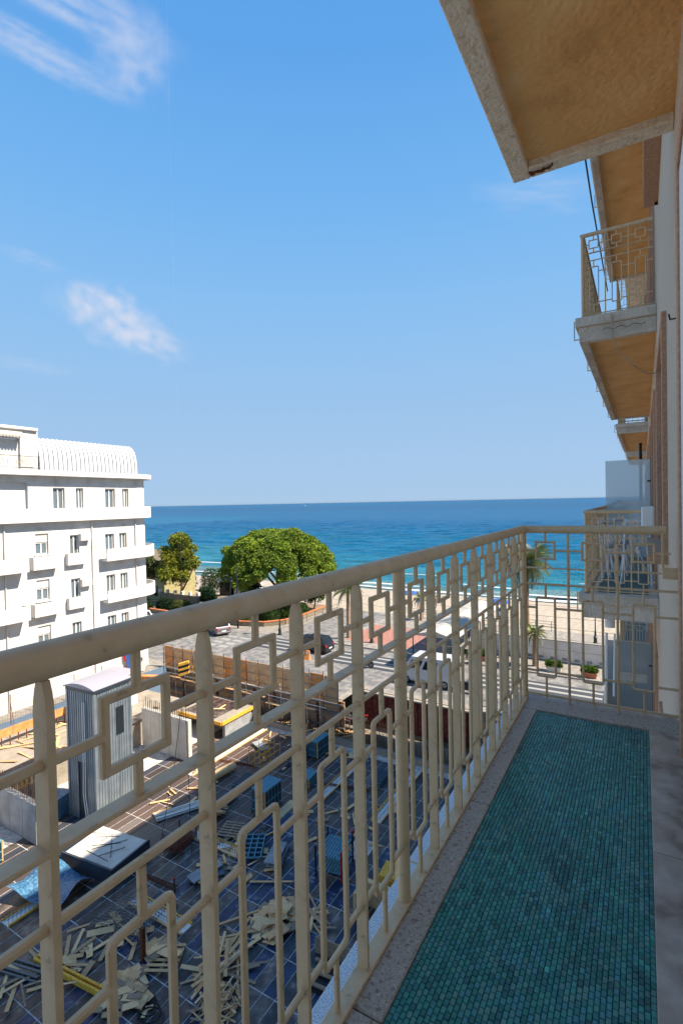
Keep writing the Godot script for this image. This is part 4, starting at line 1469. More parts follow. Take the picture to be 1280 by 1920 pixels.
	b.bx(V(2.23, 1.25, 0.2), V(0.06, 0.26, 3.5), 0.006)
	b.bx(V(0, 1.25, 2.04), V(4.4, 0.26, 0.06), 0.006)
	mk("yellow_edge", b, M.yellow, s)
	for k in 2:
		b = Mb.new()
		b.bx(V(0.4, 1.42 + k * 0.03, 0.4 - k * 0.3), V(0.9, 0.03, 0.14), 0.004, 0.5 + k * 1.2)
		mk("loose_plank", b, M.timber[2], s)
	# tall pale wall panel left of it
	var wp := thing("wall_panel", "tall pale bluish concrete wall with sunlit top, left of the dark opening", "wall", V(-28.4, DY, -23.0), 0.0)
	for k in 5:
		b = Mb.new()
		b.bx(V(-1.2 + k * 0.92, 1.35, 0), V(0.90, 2.7, 0.28), 0.008)
		mk("wall_section", b, M.concrete, wp)
	rebars("starter_bars", "starter bars on the tall pale wall", V(-30.0, 0.2, -23.0), V(-25.6, 0.2, -23.0), 0.2, 0.7, 2, 0.16, M.rebar)
	# grey wall at the left edge with bars on top
	var lw := thing("core_wall", "grey concrete wall with dark bars on top at the left edge", "wall", V(-29.3, DY, -13.6))
	for k in 4:
		b = Mb.new()
		b.bx(V(-1.0 + k * 1.25, 1.0, 0), V(1.23, 2.0, 0.3), 0.008)
		mk("wall_section", b, M.concrete_grey, lw)
	rebars("starter_bars", "starter bars on the grey wall at the left edge", V(-31.0, -0.5, -13.6), V(-25.2, -0.5, -13.6), 0.14, 0.75, 2, 0.2, M.rebar)
	# terraces to the left: stepped pale slabs with orange and yellow shutters
	var st := struct("upper_terrace", Mb_box(V(-33.2, -1.9, -16.0), V(5.6, 2.4, 22.0)), M.concrete_dust, "pale dusty terrace left of the deck")
	for i in 14:
		for j in 2:
			b = Mb.new()
			b.bx(V(-31.0 + j * 0.0 + (i % 2) * 0.55, -0.688, -24.0 + i * 0.98 + j * 0.0), V(0.53, 0.02, 1.9), 0.003)
			if j == 0:
				mk("panel", b, M.ply[[0, 5, 2][i % 3]], st)
	var os := thing("orange_shutter", "long orange board shutter with bars before it, on the left terrace", "formwork", V(-34.6, -0.7, -16.0))
	board_wall(os, V(0, 0.55, 4.0), V(0, 0.55, -4.5), 0.55, 0.95, [M.orange])
	for k in 18:
		b = Mb.new()
		b.bx(V(0.12, 0.3, 4.0 - k * 0.5), V(0.06, 0.62, 0.05), 0.004)
		mk("stay", b, M.rust, os)
	var ys := thing("yellow_shutter", "yellow slatted board shutter at the edge of the left terrace", "formwork", V(-30.1, -1.45, -14.6))
	for k in 16:
		b = Mb.new()
		b.bx(V(0.06, 0.32, 2.4 - k * 0.27), V(0.05, 0.72, 0.13), 0.006)
		mk("slat", b, M.yellow if k % 3 else M.timber[2], ys)
	for y in [0.05, 0.6]:
		b = Mb.new()
		b.bx(V(0.0, y, 0.35), V(0.06, 0.10, 4.4), 0.006)
		mk("batten", b, M.timber[2], ys)
	# mesh fence along the left street
	var mf := thing("mesh_fence", "wire mesh fence panels on props along the far left side of the site", "fence", V(-36.2, -0.1, -13.0))
	for k in 7:
		b = Mb.new()
		for q in 14:
			b.tube([V(0, 0, -k * 2.2 - q * 0.155), V(0, 1.9, -k * 2.2 - q * 0.155)], 0.006, 4)
		for q in 9:
			b.tube([V(0, 0.05 + q * 0.23, -k * 2.2), V(0, 0.05 + q * 0.23, -k * 2.2 - 2.05)], 0.006, 4)
		mk("mesh_panel", b, M.rebar_grey, mf)
		b = Mb.new()
		b.tube([V(0.02, 0, -k * 2.2), V(0.02, 2.0, -k * 2.2)], 0.028, 6)
		b.tube([V(0.02, 1.5, -k * 2.2), V(1.1, 0, -k * 2.2 + 0.3)], 0.02, 6)
		mk("post", b, M.rust, mf)

func Mb_box(c: Vector3, s: Vector3) -> Mb:
	var b := Mb.new()
	b.bx(c, s, 0.01)
	return b

func site_tower() -> void:
	var t := thing("site_tower", "tall narrow tower clad in grey ribbed sheets with pale curved roof", "tower", V(-25.9, DY, -17.0), 0.06)
	var hx := 1.08
	var hz := 1.12
	var H := 6.9
	var b := Mb.new()
	b.bx(V(0, H * 0.5, 0), V(hx * 2 - 0.1, H, hz * 2 - 0.1))
	mk("core", b, M.tin_dark, t)
	var sheet := func(w: float, y0: float, y1: float) -> ArrayMesh:
		var q := Mb.new()
		var poly := PackedVector2Array()
		var n := int(w / 0.16)
		for k in n:
			var x := -w * 0.5 + k * w / n
			var s := w / n
			poly.push_back(Vector2(x, 0.0))
			poly.push_back(Vector2(x + s * 0.55, 0.0))
			poly.push_back(Vector2(x + s * 0.65, 0.035))
			poly.push_back(Vector2(x + s * 0.9, 0.035))
		poly.push_back(Vector2(w * 0.5, 0.0))
		poly.push_back(Vector2(w * 0.5, -0.02))
		poly.push_back(Vector2(-w * 0.5, -0.02))
		q.prism(Transform3D(Basis(V(1, 0, 0), V(0, 0, 1), V(0, -1, 0)), V(0, y1, 0)), poly, y1 - y0)
		return q.mesh()
	# face to the right (+x) and the one towards the viewer (+z); a dark bay stays open low on the latter
	var full: ArrayMesh = sheet.call(0.68, 0.0, H)
	var upper: ArrayMesh = sheet.call(0.68, 3.1, H)
	for k in 3:
		mk("ribbed_sheet", full, M.tin, t, T(V(hx, 0, -0.72 + k * 0.72), PI / 2))
		mk("ribbed_sheet", upper if k == 1 else full, M.tin, t, T(V(-0.70 + k * 0.70, 0, hz)))
		mk("ribbed_sheet", full, M.tin, t, T(V(-hx, 0, -0.72 + k * 0.72), -PI / 2))
		mk("ribbed_sheet", full, M.tin, t, T(V(-0.70 + k * 0.70, 0, -hz), PI))
	for s in [[1, 1], [1, -1], [-1, 1], [-1, -1]]:
		b = Mb.new()
		b.bx(V(s[0] * hx, H * 0.5, s[1] * hz), V(0.14, H, 0.14), 0.01)
		mk("corner_post", b, M.tin, t)
	b = Mb.new()
	b.bx(V(hx + 0.04, 5.0, -0.4), V(0.05, 1.5, 0.5), 0.01)
	mk("window", b, M.shade_glass, t)
	b = Mb.new()
	b.bx(V(0, H + 0.1, 0), V(hx * 2 + 0.16, 0.22, hz * 2 + 0.16), 0.02)
	mk("roof_band", b, M.tin_dark, t)
	b = Mb.new()
	var rings := []
	for k in 9:
		var a := -1.0 + k * 0.25
		var y := H + 0.2 + 0.2 * (1.0 - a * a)
		rings.push_back([V(a * (hx + 0.08), H + 0.19, hz + 0.08), V(a * (hx + 0.08), y + 0.02, hz + 0.08), V(a * (hx + 0.08), y + 0.02, -hz - 0.08), V(a * (hx + 0.08), H + 0.19, -hz - 0.08)])
	b.loft(rings)
	mk("roof", b, M.lilac, t)
	for x in [0.25, 0.42]:
		b = Mb.new()
		b.tube([V(x, H - 0.5, hz + 0.1), V(x, 3.0, hz + 0.12), V(x - 0.1, 1.5, hz + 0.1), V(x + 0.15, 0.1, hz + 0.12)], 0.03, 6)
		mk("white_pipe", b, M.white_plastic, t)

func crate(called: String, label: String, at: Vector3, yaw: float, s: Vector3, group: String) -> Node3D:
	var t := thing(called, label, "crate", at, yaw, group)
	var m: Material = M.blue_steel
	for q in [[-1, -1], [1, -1], [-1, 1], [1, 1]]:
		var b := Mb.new()
		b.bx(V(q[0] * (s.x * 0.5 - 0.03), s.y * 0.5, q[1] * (s.z * 0.5 - 0.03)), V(0.06, s.y, 0.06), 0.005)
		mk("corner_post", b, M.yellow if q[0] > 0 else M.blue_dark, t)
	for side in 4:
		var along: float = s.z if side < 2 else s.x
		var c := T(V([1, -1, 0, 0][side] * (s.x * 0.5 - 0.02), 0, [0, 0, 1, -1][side] * (s.z * 0.5 - 0.02)), [PI / 2, PI / 2, 0.0, 0.0][side])
		var b := Mb.new()
		b.box(c * T(V(0, s.y * 0.55, 0)), V(along - 0.1, s.y * 0.85, 0.012))
		mk("dark_opening", b, M.blue_dark, t)  # dark sheet stands for the dark openings between the slats
		for y in [0.12, 0.5, 0.97]:
			b = Mb.new()
			b.box(c * T(V(0, s.y * y, 0)), V(along - 0.08, 0.07, 0.05), 0.006)
			mk("side_rail", b, m, t)
		for k in 6:
			b = Mb.new()
			b.box(c * T(V(-along * 0.5 + 0.06 + k * (along - 0.12) / 5.0, s.y * 0.55, 0)), V(0.05, s.y * 0.86, 0.046), 0.006)
			mk("side_slat", b, m, t)
	for k in 5:
		var b := Mb.new()
		b.bx(V(-s.x * 0.5 + (k + 0.5) * s.x / 5.0, s.y + 0.012, 0), V(s.x / 5.0 - 0.012, 0.03, s.z), 0.005)
		mk("top_board", b, m, t)
	return t

func planks(called: String, label: String, at: Vector3, n: int, spread: Vector2, lmin: float, lmax: float, wmin: float, wmax: float, high: float, sd: int) -> Node3D:
	var t := thing(called, label, "wood pile", at)
	var q := RandomNumberGenerator.new()
	q.seed = sd
	for k in n:
		var a := q.randf() * TAU
		var r := sqrt(q.randf())
		var p := V(cos(a) * r * spread.x, 0, sin(a) * r * spread.y)
		p.y = 0.02 + high * (1.0 - r) * q.randf() + 0.012 * k / n
		var b := Mb.new()
		b.bx(Vector3.ZERO, V(q.randf_range(lmin, lmax), q.randf_range(0.014, 0.03), q.randf_range(wmin, wmax)), 0.003)
		mk("plank" if lmin > 0.5 else "board_scrap", b, M.timber[[0, 2, 0, 1, 2, 3][q.randi() % 6]], t, T(p, q.randf() * TAU, q.randf_range(-0.14, 0.14), q.randf_range(-0.16, 0.16)))
	return t

func site_things() -> void:
	crate("blue_crate", "tall blue slatted steel crate on the deck, nearest one with pale board beside it", V(-17.95, DY, -21.55), 0.0, V(0.95, 1.25, 1.5), "blue steel crates")
	crate("blue_crate", "blue slatted crate, farther right one of two near the far edge", V(-18.7, DY, -27.9), 0.0, V(0.8, 1.1, 1.5), "blue steel crates")
	crate("blue_crate", "blue slatted crate, left one of two near the far edge", V(-19.75, DY, -27.2), 0.0, V(0.7, 0.9, 1.2), "blue steel crates")
	crate("blue_crate", "low blue crate half hidden behind a railing post", V(-17.4, DY, -24.6), 0.1, V(0.9, 0.5, 1.1), "blue steel crates")
	crate("blue_crate", "blue crate at the left edge under the grey wall", V(-26.6, DY, -11.4), 0.2, V(1.0, 1.0, 1.2), "blue steel crates")
	# rack with ribbed blue sheets at two heights
	var t := thing("sheet_rack", "open rack with blue ribbed sheets on two levels and a red end post", "rack", V(-12.2, DY, -19.3), 0.15)
	for q in [[-0.62, -0.7], [0.62, -0.7], [-0.62, 0.7], [0.62, 0.7]]:
		var b := Mb.new()
		b.bx(V(q[0], 0.68, q[1]), V(0.07, 1.36, 0.07), 0.006)
		mk("post", b, M.red if q[0] > 0 and q[1] > 0 else M.dark_metal, t)
	for y in [0.36, 1.0]:
		for k in 9:
			var b := Mb.new()
			b.bx(V(-0.52 + k * 0.13, y, 0), V(0.10, 0.06, 1.5), 0.02)
			mk("blue_sheet", b, M.blue_steel, t)
		for z in [-0.6, 0.6]:
			var b := Mb.new()
			b.bx(V(0, y - 0.07, z), V(1.2, 0.07, 0.07), 0.005)
			mk("bearer", b, M.dark_metal, t)
	var b := Mb.new()
	b.lathe(V(0.62, 1.36, -0.7), [Vector2(0, 0.14), Vector2(0.08, 0.10), Vector2(0.09, 0.02), Vector2(0.0, 0.0)], 10)
	mk("red_cap", b, M.red, t)
	# blue grid frame lying
	var f := thing("blue_grid_frame", "flat blue steel grid frame lying beside grey panels", "frame", V(-16.3, DY + 0.1, -18.5), 0.55)
	for k in 4:
		b = Mb.new()
		b.bx(V(-0.45 + k * 0.3, 0.06, 0), V(0.05, 0.10, 1.7), 0.006)
		mk("long_bar", b, M.blue_steel, f)
	for k in 6:
		b = Mb.new()
		b.bx(V(0, 0.06, -0.82 + k * 0.33), V(0.95, 0.08, 0.05), 0.006)
		mk("cross_bar", b, M.blue_steel, f)
	b = Mb.new()
	b.bx(V(0, 0.0, 0), V(0.93, 0.02, 1.66))
	mk("back_sheet", b, M.blue_dark, f)
	# stacks of grey panels
	for q in [[V(-14.9, DY, -18.6), 0.35, 4, "grey formwork panels stacked unevenly beside the blue grid frame"], [V(-17.0, DY, -16.2), -0.5, 2, "two dark grey panels lying left of the board scraps"], [V(-22.6, DY, -26.6), 0.9, 2, "grey tarpaulin covered panels near the far rim of the deck"], [V(-20.2, DY, -20.7), 0.2, 2, "thin grey boards left of the tall blue crate"]]:
		t = thing("panel_stack", q[3], "panels", q[0], q[1], "stacks of grey panels")
		for k in q[2]:
			b = Mb.new()
			b.box(T(V(rr(-0.15, 0.15), 0.05 + k * 0.09, rr(-0.12, 0.12)), rr(-0.3, 0.3)), V(0.62, 0.07, 1.5), 0.006)
			mk("panel", b, M.concrete_grey if k % 2 else M.tin_dark, t)
	# pale boards lying flat
	for q in [[V(-16.9, DY + 0.012, -21.8), 0.0, V(0.55, 0.02, 1.7), "pale flat board lying beside the tall blue crate"], [V(-17.0, DY + 0.012, -18.5), 0.1, V(0.8, 0.03, 1.4), "whitish board lying left of the blue grid frame"], [V(-11.6, DY + 0.012, -24.9), 0.1, V(0.9, 0.03, 1.0), "pale board over the yellow edged strip on the right"]]:
		b = Mb.new()
		b.bx(Vector3.ZERO, q[2], 0.004)
		tag(mk("flat_board", b, M.timber[2], self, T(q[0], q[1])), q[3], "board", "pale boards lying flat")
	# pallets
	for q in [[V(-18.2, DY, -19.0), 0.3, "grey wooden pallet lying left of the tall blue crate"], [V(-15.2, DY, -12.3), 0.5, "wooden pallet with pale boards on it, lower left by the dark post"]]:
		t = thing("pallet", q[2], "pallet", q[0], q[1], "pallets on the deck")
		for k in 3:
			b = Mb.new()
			b.bx(V(-0.5 + k * 0.5, 0.05, 0), V(0.1, 0.09, 1.2), 0.004)
			mk("bearer", b, M.timber[3], t)
		for k in 6:
			b = Mb.new()
			b.bx(V(0, 0.11, -0.52 + k * 0.21), V(1.15, 0.025, 0.11), 0.004)
			mk("slat", b, M.timber[3 if q[1] < 0.4 else 0], t)
	planks("board_pile", "pale boards thrown over the lower left pallet", V(-15.3, DY + 0.13, -12.4), 6, Vector2(0.6, 0.6), 0.7, 1.3, 0.3, 0.55, 0.08, 3)
	# firewood like heap of cut timbers
	t = thing("timber_heap", "heap of short cut timbers left of the pallet, sawn ends showing", "wood pile", V(-19.9, DY, -19.6), 0.4)
	for k in 40:
		b = Mb.new()
		b.bx(Vector3.ZERO, V(rr(0.5, 0.9), 0.09, 0.09), 0.006)
		mk("short_timber", b, M.timber[[1, 3, 0][rng.randi() % 3]], t, T(V(rr(-0.4, 0.4), 0.06 + 0.09 * int(k / 10.0) + rr(0, 0.03), rr(-0.8, 0.8) * (1.0 - k / 60.0)), rr(-0.5, 0.5), rr(-0.1, 0.1), rr(-0.15, 0.15)))
	# big heaps of board scraps
	planks("board_scraps", "big heap of pale plywood scraps in the middle foreground of the deck", V(-12.7, DY, -15.7), 75, Vector2(0.85, 1.15), 0.25, 0.75, 0.12, 0.42, 0.45, 11)
	planks("lath_scraps", "long pale laths scattered right of the scrap heap", V(-11.7, DY, -16.5), 10, Vector2(0.8, 0.7), 0.7, 1.3, 0.08, 0.16, 0.12, 12)
	planks("long_planks", "tangle of long pale planks below the scrap heap", V(-13.0, DY, -13.3), 30, Vector2(1.0, 1.2), 0.9, 2.1, 0.07, 0.15, 0.28, 13)
	planks("stick_heap", "heap of thin split sticks at the bottom edge behind the railing", V(-12.3, DY, -12.0), 70, Vector2(0.7, 0.8), 0.3, 0.8, 0.02, 0.08, 0.4, 14)
	planks("board_scraps", "plywood scraps and planks at the lower left corner", V(-15.2, DY, -10.7), 30, Vector2(1.1, 0.7), 0.35, 1.0, 0.10, 0.4, 0.2, 15)
	planks("lath_scraps", "a few long laths lying at the lower left edge", V(-18.6, DY, -9.4), 10, Vector2(1.2, 0.9), 0.8, 1.8, 0.06, 0.14, 0.06, 16)
	planks("board_scraps", "small scattering of sawn boards at the far right of the deck", V(-16.6, DY, -28.8), 14, Vector2(1.6, 0.5), 0.3, 0.9, 0.1, 0.3, 0.1, 17)
	# long single planks crossing the deck
	for q in [[V(-14.2, DY + 0.05, -17.2), 0.5, 1.9], [V(-16.0, DY + 0.04, -20.6), 1.2, 3.0], [V(-14.3, DY + 0.04, -14.8), 0.95, 2.3], [V(-13.6, DY + 0.06, -14.4), 0.75, 1.6]]:
		b = Mb.new()
		b.bx(Vector3.ZERO, V(q[2], 0.03, 0.09), 0.003)
		tag(mk("long_plank", b, M.timber[0], self, T(q[0], q[1], 0, 0.01)), ["single long plank lying above the scrap heap", "long pale lath right of the tall blue crate", "long plank pointing to the lower left heap", "pale plank leaning on the tangle of planks"][taken.get("long_plank", 1) - 1], "plank", "single planks on the deck")
	# litter all over the deck
	planks("scattered_offcuts", "loose offcuts scattered on the deck round the blue grid frame", V(-16.6, DY, -17.4), 26, Vector2(2.4, 1.6), 0.3, 1.0, 0.05, 0.25, 0.02, 61)
	planks("scattered_offcuts", "loose offcuts scattered on the deck above the sheet rack", V(-13.5, DY, -21.8), 26, Vector2(2.2, 2.2), 0.25, 0.9, 0.05, 0.25, 0.02, 62)
	planks("scattered_offcuts", "loose offcuts scattered left of the lower left pallet", V(-17.6, DY, -11.6), 34, Vector2(1.8, 1.4), 0.25, 1.1, 0.05, 0.3, 0.06, 63)
	planks("scattered_offcuts", "loose offcuts scattered on the far deck by the guard frames", V(-21.4, DY, -26.2), 8, Vector2(2.2, 2.0), 0.25, 0.9, 0.06, 0.25, 0.02, 64)
	planks("scattered_offcuts", "sunlit offcuts on the deck left of the timber heap", V(-23.2, DY, -20.6), 12, Vector2(1.8, 2.4), 0.3, 1.2, 0.05, 0.22, 0.03, 65)
	planks("long_planks", "a few planks and laths by the far low concrete wall", V(-20.0, DY, -28.5), 8, Vector2(3.4, 0.4), 0.7, 1.6, 0.08, 0.2, 0.12, 66)
	for q in [[V(-15.2, DY, -21.0), "thin upright prop with red cap above the sheet rack"], [V(-14.6, DY, -19.7), "thin upright prop left of the sheet rack"], [V(-19.5, DY, -25.6), "thin upright prop between the blue crates"], [V(-16.9, DY, -14.2), "thin upright prop by the short open beam below the pale slab"]]:
		t = thing("upright_prop", q[1], "prop", q[0], 0, "upright props on the deck")
		b = Mb.new()
		b.tube([V(0, 0, 0), V(0, 1.15, 0)], 0.03, 8)
		mk("tube", b, M.dark_metal, t)
		b = Mb.new()
		b.bx(V(0, 0.02, 0), V(0.2, 0.03, 0.2), 0.005)
		mk("foot", b, M.dark_metal, t)
		b = Mb.new()
		b.lathe(V(0, 1.12, 0), [Vector2(0.0, 0.0), Vector2(0.05, 0.0), Vector2(0.05, 0.08), Vector2(0.0, 0.1)], 8)
		mk("cap", b, M.red, t)
	for q in [[V(-20.6, DY, -22.6), 0.1, "low stack of blue boards left of the tall blue crate"], [V(-13.6, DY, -26.8), 0.0, "stack of blue boards far right on the deck"], [V(-24.0, DY, -14.0), 0.3, "stack of blue boards by the pale cast slab"]]:
		t = thing("blue_board_stack", q[2], "boards", q[0], q[1], "stacks of blue boards")
		for k in 5:
			b = Mb.new()
			b.bx(V(rr(-0.05, 0.05), 0.04 + k * 0.06, rr(-0.05, 0.05)), V(0.7, 0.05, 1.3), 0.005)
			mk("board", b, M.blue_steel if k % 2 else M.blue_dark, t)
	for q in [[V(-18.9, DY, -14.9), "bundle of rusty bars beside the pale cast slab"], [V(-22.6, DY, -24.4), "bundle of rusty bars by the long roll"], [V(-15.0, DY, -25.4), "bundle of rusty bars in the middle of the far deck"]]:
		t = thing("bar_bundle", q[1], "rebar", q[0], rr(-0.6, 0.6), "bundles of bars on the deck")
		for k in 9:
			b = Mb.new()
			b.tube([V(-1.3 + rr(-0.2, 0.2), 0.02 + 0.02 * (k % 3), k * 0.03), V(1.3, 0.02 + 0.02 * (k % 3), k * 0.035 + rr(-0.1, 0.1))], 0.012, 5)
			mk("bar", b, M.rust, t)
	# wire coils
	t = thing("hose_coil", "black hose lying in loose coils at the bottom left of the deck", "hose", V(-14.2, DY, -10.9))
	for k in 4:
		var pts := []
		for s in 40:
			var a := TAU * s / 20.0
			pts.push_back(V(cos(a) * (0.35 + 0.04 * k) + k * 0.22 - 0.3, 0.03 + 0.01 * k + s * 0.001, sin(a) * (0.26 + 0.03 * k) + 0.12 * k))
		b = Mb.new()
		b.tube(pts, 0.014, 5)
		mk("loop", b, M.rubber, t)
	# long roll and white props
	b = Mb.new()
	b.lathe(V(0, 0, 0), [Vector2(0, -1.1), Vector2(0.24, -1.1), Vector2(0.26, 0), Vector2(0.24, 1.1), Vector2(0, 1.1)], 16, Basis(V(1, 0, 0), PI / 2))
	tag(mk("insulation_roll", b, M.timber[2], self, T(V(-22.4, DY + 0.26, -22.5), -0.12)), "long pale yellow roll lying at the left of the deck", "roll")
	t = thing("prop_bundle", "bundle of long white props at the left of the deck", "props", V(-21.6, DY, -19.0), -0.5)
	for k in 12:
		b = Mb.new()
		b.tube([V(-0.45 + (k % 6) * 0.12, 0.05 + int(k / 6.0) * 0.09, -1.5 + rr(-0.1, 0.1)), V(-0.45 + (k % 6) * 0.12 + rr(-0.1, 0.1), 0.05 + int(k / 6.0) * 0.09, 1.5)], 0.036, 6)
		mk("prop", b, M.frame_white, t)
	t = thing("prop_rack", "rusty red rack full of steel props left of the grey panels", "rack", V(-19.7, DY, -17.0), 0.2)
	for q in [[-0.5, -0.6], [0.5, -0.6], [-0.5, 0.6], [0.5, 0.6]]:
		b = Mb.new()
		b.bx(V(q[0], 0.4, q[1]), V(0.06, 0.8, 0.06), 0.005)
		mk("post", b, M.red_oxide, t)
	for k in 24:
		b = Mb.new()
		b.tube([V(-0.42 + (k % 8) * 0.12, 0.14 + int(k / 8.0) * 0.11, -0.75 + rr(-0.08, 0.08)), V(-0.42 + (k % 8) * 0.12, 0.14 + int(k / 8.0) * 0.11, 0.75 + rr(-0.08, 0.08))], 0.03, 6)
		mk("prop", b, M.red_oxide if k % 3 else M.rust, t)
	# yellow guard frames
	t = thing("guard_frame", "yellow tube guard frames standing behind the tall blue crate", "guard rail", V(-20.9, DY, -25.3), -0.1)
	for k in 3:
		for y in [0.15, 0.55, 0.95]:
			b = Mb.new()
			b.tube([V(-0.8 + k * 0.5, y, -0.9), V(-0.8 + k * 0.5, y, 0.9)], 0.022, 6)
			mk("tube", b, M.yellow, t)
		for z in [-0.9, 0.0, 0.9]:
			b = Mb.new()
			b.tube([V(-0.8 + k * 0.5, 0, z), V(-0.8 + k * 0.5, 1.1, z)], 0.022, 6)
			mk("tube", b, M.yellow, t)
	# pale block of cast concrete with dark edge, steel mesh and blue sheeting around it
	t = thing("cast_block", "pale lilac cast concrete slab with dark steel edge, lower left", "slab", V(-22.0, DY, -14.6), 0.12)
	b = Mb.new()
	b.bx(V(0, 0.3, 0), V(3.0, 0.6, 2.1), 0.02)
	mk("block", b, M.concrete, t)
	for s in [[V(1.56, 0.32, 0), V(0.1, 0.68, 2.2)], [V(0, 0.32, 1.12), V(3.2, 0.68, 0.1)]]:
		b = Mb.new()
		b.bx(s[0], s[1], 0.01)
		mk("steel_edge", b, M.tin_dark, t)
	for k in 7:
		b = Mb.new()
		b.tube([V(rr(-1.2, 1.2), 0.615, rr(-0.8, 0.8)), V(rr(-1.2, 1.2), 0.62, rr(-0.8, 0.8))], 0.012, 5)
		mk("loose_bar", b, M.rebar, t)
	t = thing("steel_mesh", "sloping grey steel mesh sheet lying over the deck below the pale slab", "steel mesh", V(-17.9, DY + 0.15, -12.7), 0.15)
	for k in 12:
		b = Mb.new()
		b.tube([V(-1.2, 0.1 + 0.02 * sin(k), -0.75 + k * 0.135), V(0, 0.28, -0.75 + k * 0.135), V(1.2, 0.05, -0.75 + k * 0.135)], 0.012, 5)
		mk("wire", b, M.rebar_grey, t)
	for k in 16:
		b = Mb.new()
		var y: float = 0.28 - abs(-1.15 + k * 0.153) * 0.17
		b.tube([V(-1.15 + k * 0.153, y, -0.8), V(-1.15 + k * 0.153, y, 0.8)], 0.012, 5)
		mk("wire", b, M.rebar_grey, t)
	var tarp := Mb.new()
	for i in 10:
		for j in 7:
			var h := func(x: float, z: float) -> float: return 0.5 + 0.22 * sin(x * 2.3 + z) + 0.16 * cos(z * 3.1 - x) - 0.22 * max(0.0, abs(x - 1.2) - 0.7)
			var x0 := i * 0.27
			var z0 := j * 0.27
			tarp.quad(V(x0, h.call(x0, z0), z0), V(x0, h.call(x0, z0 + 0.27), z0 + 0.27), V(x0 + 0.27, h.call(x0 + 0.27, z0 + 0.27), z0 + 0.27), V(x0 + 0.27, h.call(x0 + 0.27, z0), z0))
	tag(mk("blue_tarpaulin", tarp, M.blue_sheet, self, T(V(-23.8, DY, -12.6), 0.3)), "crumpled blue tarpaulin over something at the lower left", "tarpaulin")
	b = Mb.new()
	b.bx(V(0, 0.55, 0), V(0.9, 1.1, 1.1), 0.02)
	tag(mk("blue_bin", b, M.blue_sheet, self, T(V(-27.5, DY, -15.4), 0.3)), "blue plastic bin beside the foot of the grey tower", "bin")
	b = Mb.new()
	b.bx(V(0, 0.6, 0), V(0.16, 1.2, 0.16), 0.01)
	tag(mk("dark_post", b, M.rust, self, T(V(-15.95, DY, -11.9))), "short dark upright post at the lower left of the deck", "post")
	t = thing("yellow_girders", "long yellow timber girders lying along the lower left opening", "girder", V(-17.6, DY, -10.2), 0.12)
	for k in 2:
		b = Mb.new()
		b.bx(V(0, 0.1, k * 0.16), V(3.6, 0.2, 0.08), 0.006)
		mk("girder", b, M.yellow, t)
	t = thing("steel_tubes", "grey steel tubes lying together at the lower left edge", "tubes", V(-19.9, DY, -9.3), 0.25)
	for k in 7:
		b = Mb.new()
		b.tube([V(-1.4, 0.05 + (k % 2) * 0.07, -0.3 + k * 0.09), V(1.4, 0.05 + (k % 2) * 0.07, -0.3 + k * 0.09)], 0.04, 6)
		mk("tube", b, M.rebar_grey, t)
	# by the near edge: yellow box, timber upstand, plank rim round a black sheet as pit shade
	t = thing("yellow_stack", "stack of yellow boards near the right end of the deck", "boards", V(-9.55, DY, -19.7), 0.1)
	for k in 8:
		b = Mb.new()
		b.bx(V(rr(-0.02, 0.02), 0.05 + k * 0.075, rr(-0.02, 0.02)), V(0.8, 0.07, 1.0), 0.006)
		mk("board", b, M.yellow, t)
	t = thing("timber_upstand", "tan timber upstand with pale top board near the foot of the railing", "formwork", V(-9.5, DY, -18.2))
	b = Mb.new()
	b.bx(V(0, 0.5, 0), V(1.3, 1.0, 0.12), 0.006)
	b.bx(V(-0.58, 0.49, 0.45), V(0.12, 0.98, 0.78), 0.006)
	mk("board_side", b, M.tan_board, t)
	b = Mb.new()
	b.bx(V(0, 1.03, 0.0), V(1.5, 0.05, 0.2), 0.006)
	mk("top_board", b, M.timber[2], t)
	t = thing("pit_rim", "old grey planks framing a black sheet painted as the shade of a pit, below the railing", "formwork", V(-9.4, DY, -15.4), 0.1)
	for k in 3:
		b = Mb.new()
		b.bx(V(0, 0.1 + k * 0.19, -0.02 * k), V(2.4, 0.18, 0.06), 0.006)
		mk("plank", b, M.timber[3], t)
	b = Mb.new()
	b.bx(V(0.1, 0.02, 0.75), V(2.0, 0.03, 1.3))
	mk("pit_shade_sheet", b, M.black, t)  # black sheet on the deck stands in for shade inside the pit
	for k in 3:
		b = Mb.new()
		b.bx(V(0.1, 0.12, 0.35 + k * 0.45), V(2.2, 0.06, 0.12), 0.006)
		mk("cross_plank", b, M.timber[3], t)
	# hoarding and orange boards by the corner of the white building
	t = thing("site_board", "white and blue site board with a round black mark by the street", "sign", V(-37.3, 0, -27.9), 0.9)
	b = Mb.new()
	b.bx(V(0, 1.2, 0), V(1.5, 2.2, 0.05), 0.008)
	mk("panel", b, M.white_plastic, t)
	b = Mb.new()
	b.bx(V(-0.45, 1.3, 0.03), V(0.55, 1.9, 0.012))
	mk("blue_field", b, M.canvas_blue, t)
	b = Mb.new()
	b.bx(V(-0.86, 1.6, 0.032), V(0.2, 1.0, 0.012))
	mk("red_field", b, M.red, t)
	b = Mb.new()
	var rp := []
	for s in 14:
		rp.push_back(V(0.35 + cos(TAU * s / 14) * 0.2, 1.1 + sin(TAU * s / 14) * 0.2, 0.035))
	b.tube(rp, 0.03, 5, true, V(0, 0, 1))
	b.bx(V(0.35, 1.1, 0.032), V(0.36, 0.05, 0.012))
	mk("round_mark", b, M.black, t)
	t = thing("orange_boards", "stack of orange boards at the left end of the board fence", "boards", V(-35.6, -0.6, -28.2), 0.4)
	for k in 6:
		b = Mb.new()
		b.bx(V(rr(-0.1, 0.1), 0.06 + k * 0.09, 0), V(2.4, 0.08, 0.5), 0.006)
		mk("board", b, M.orange, t)
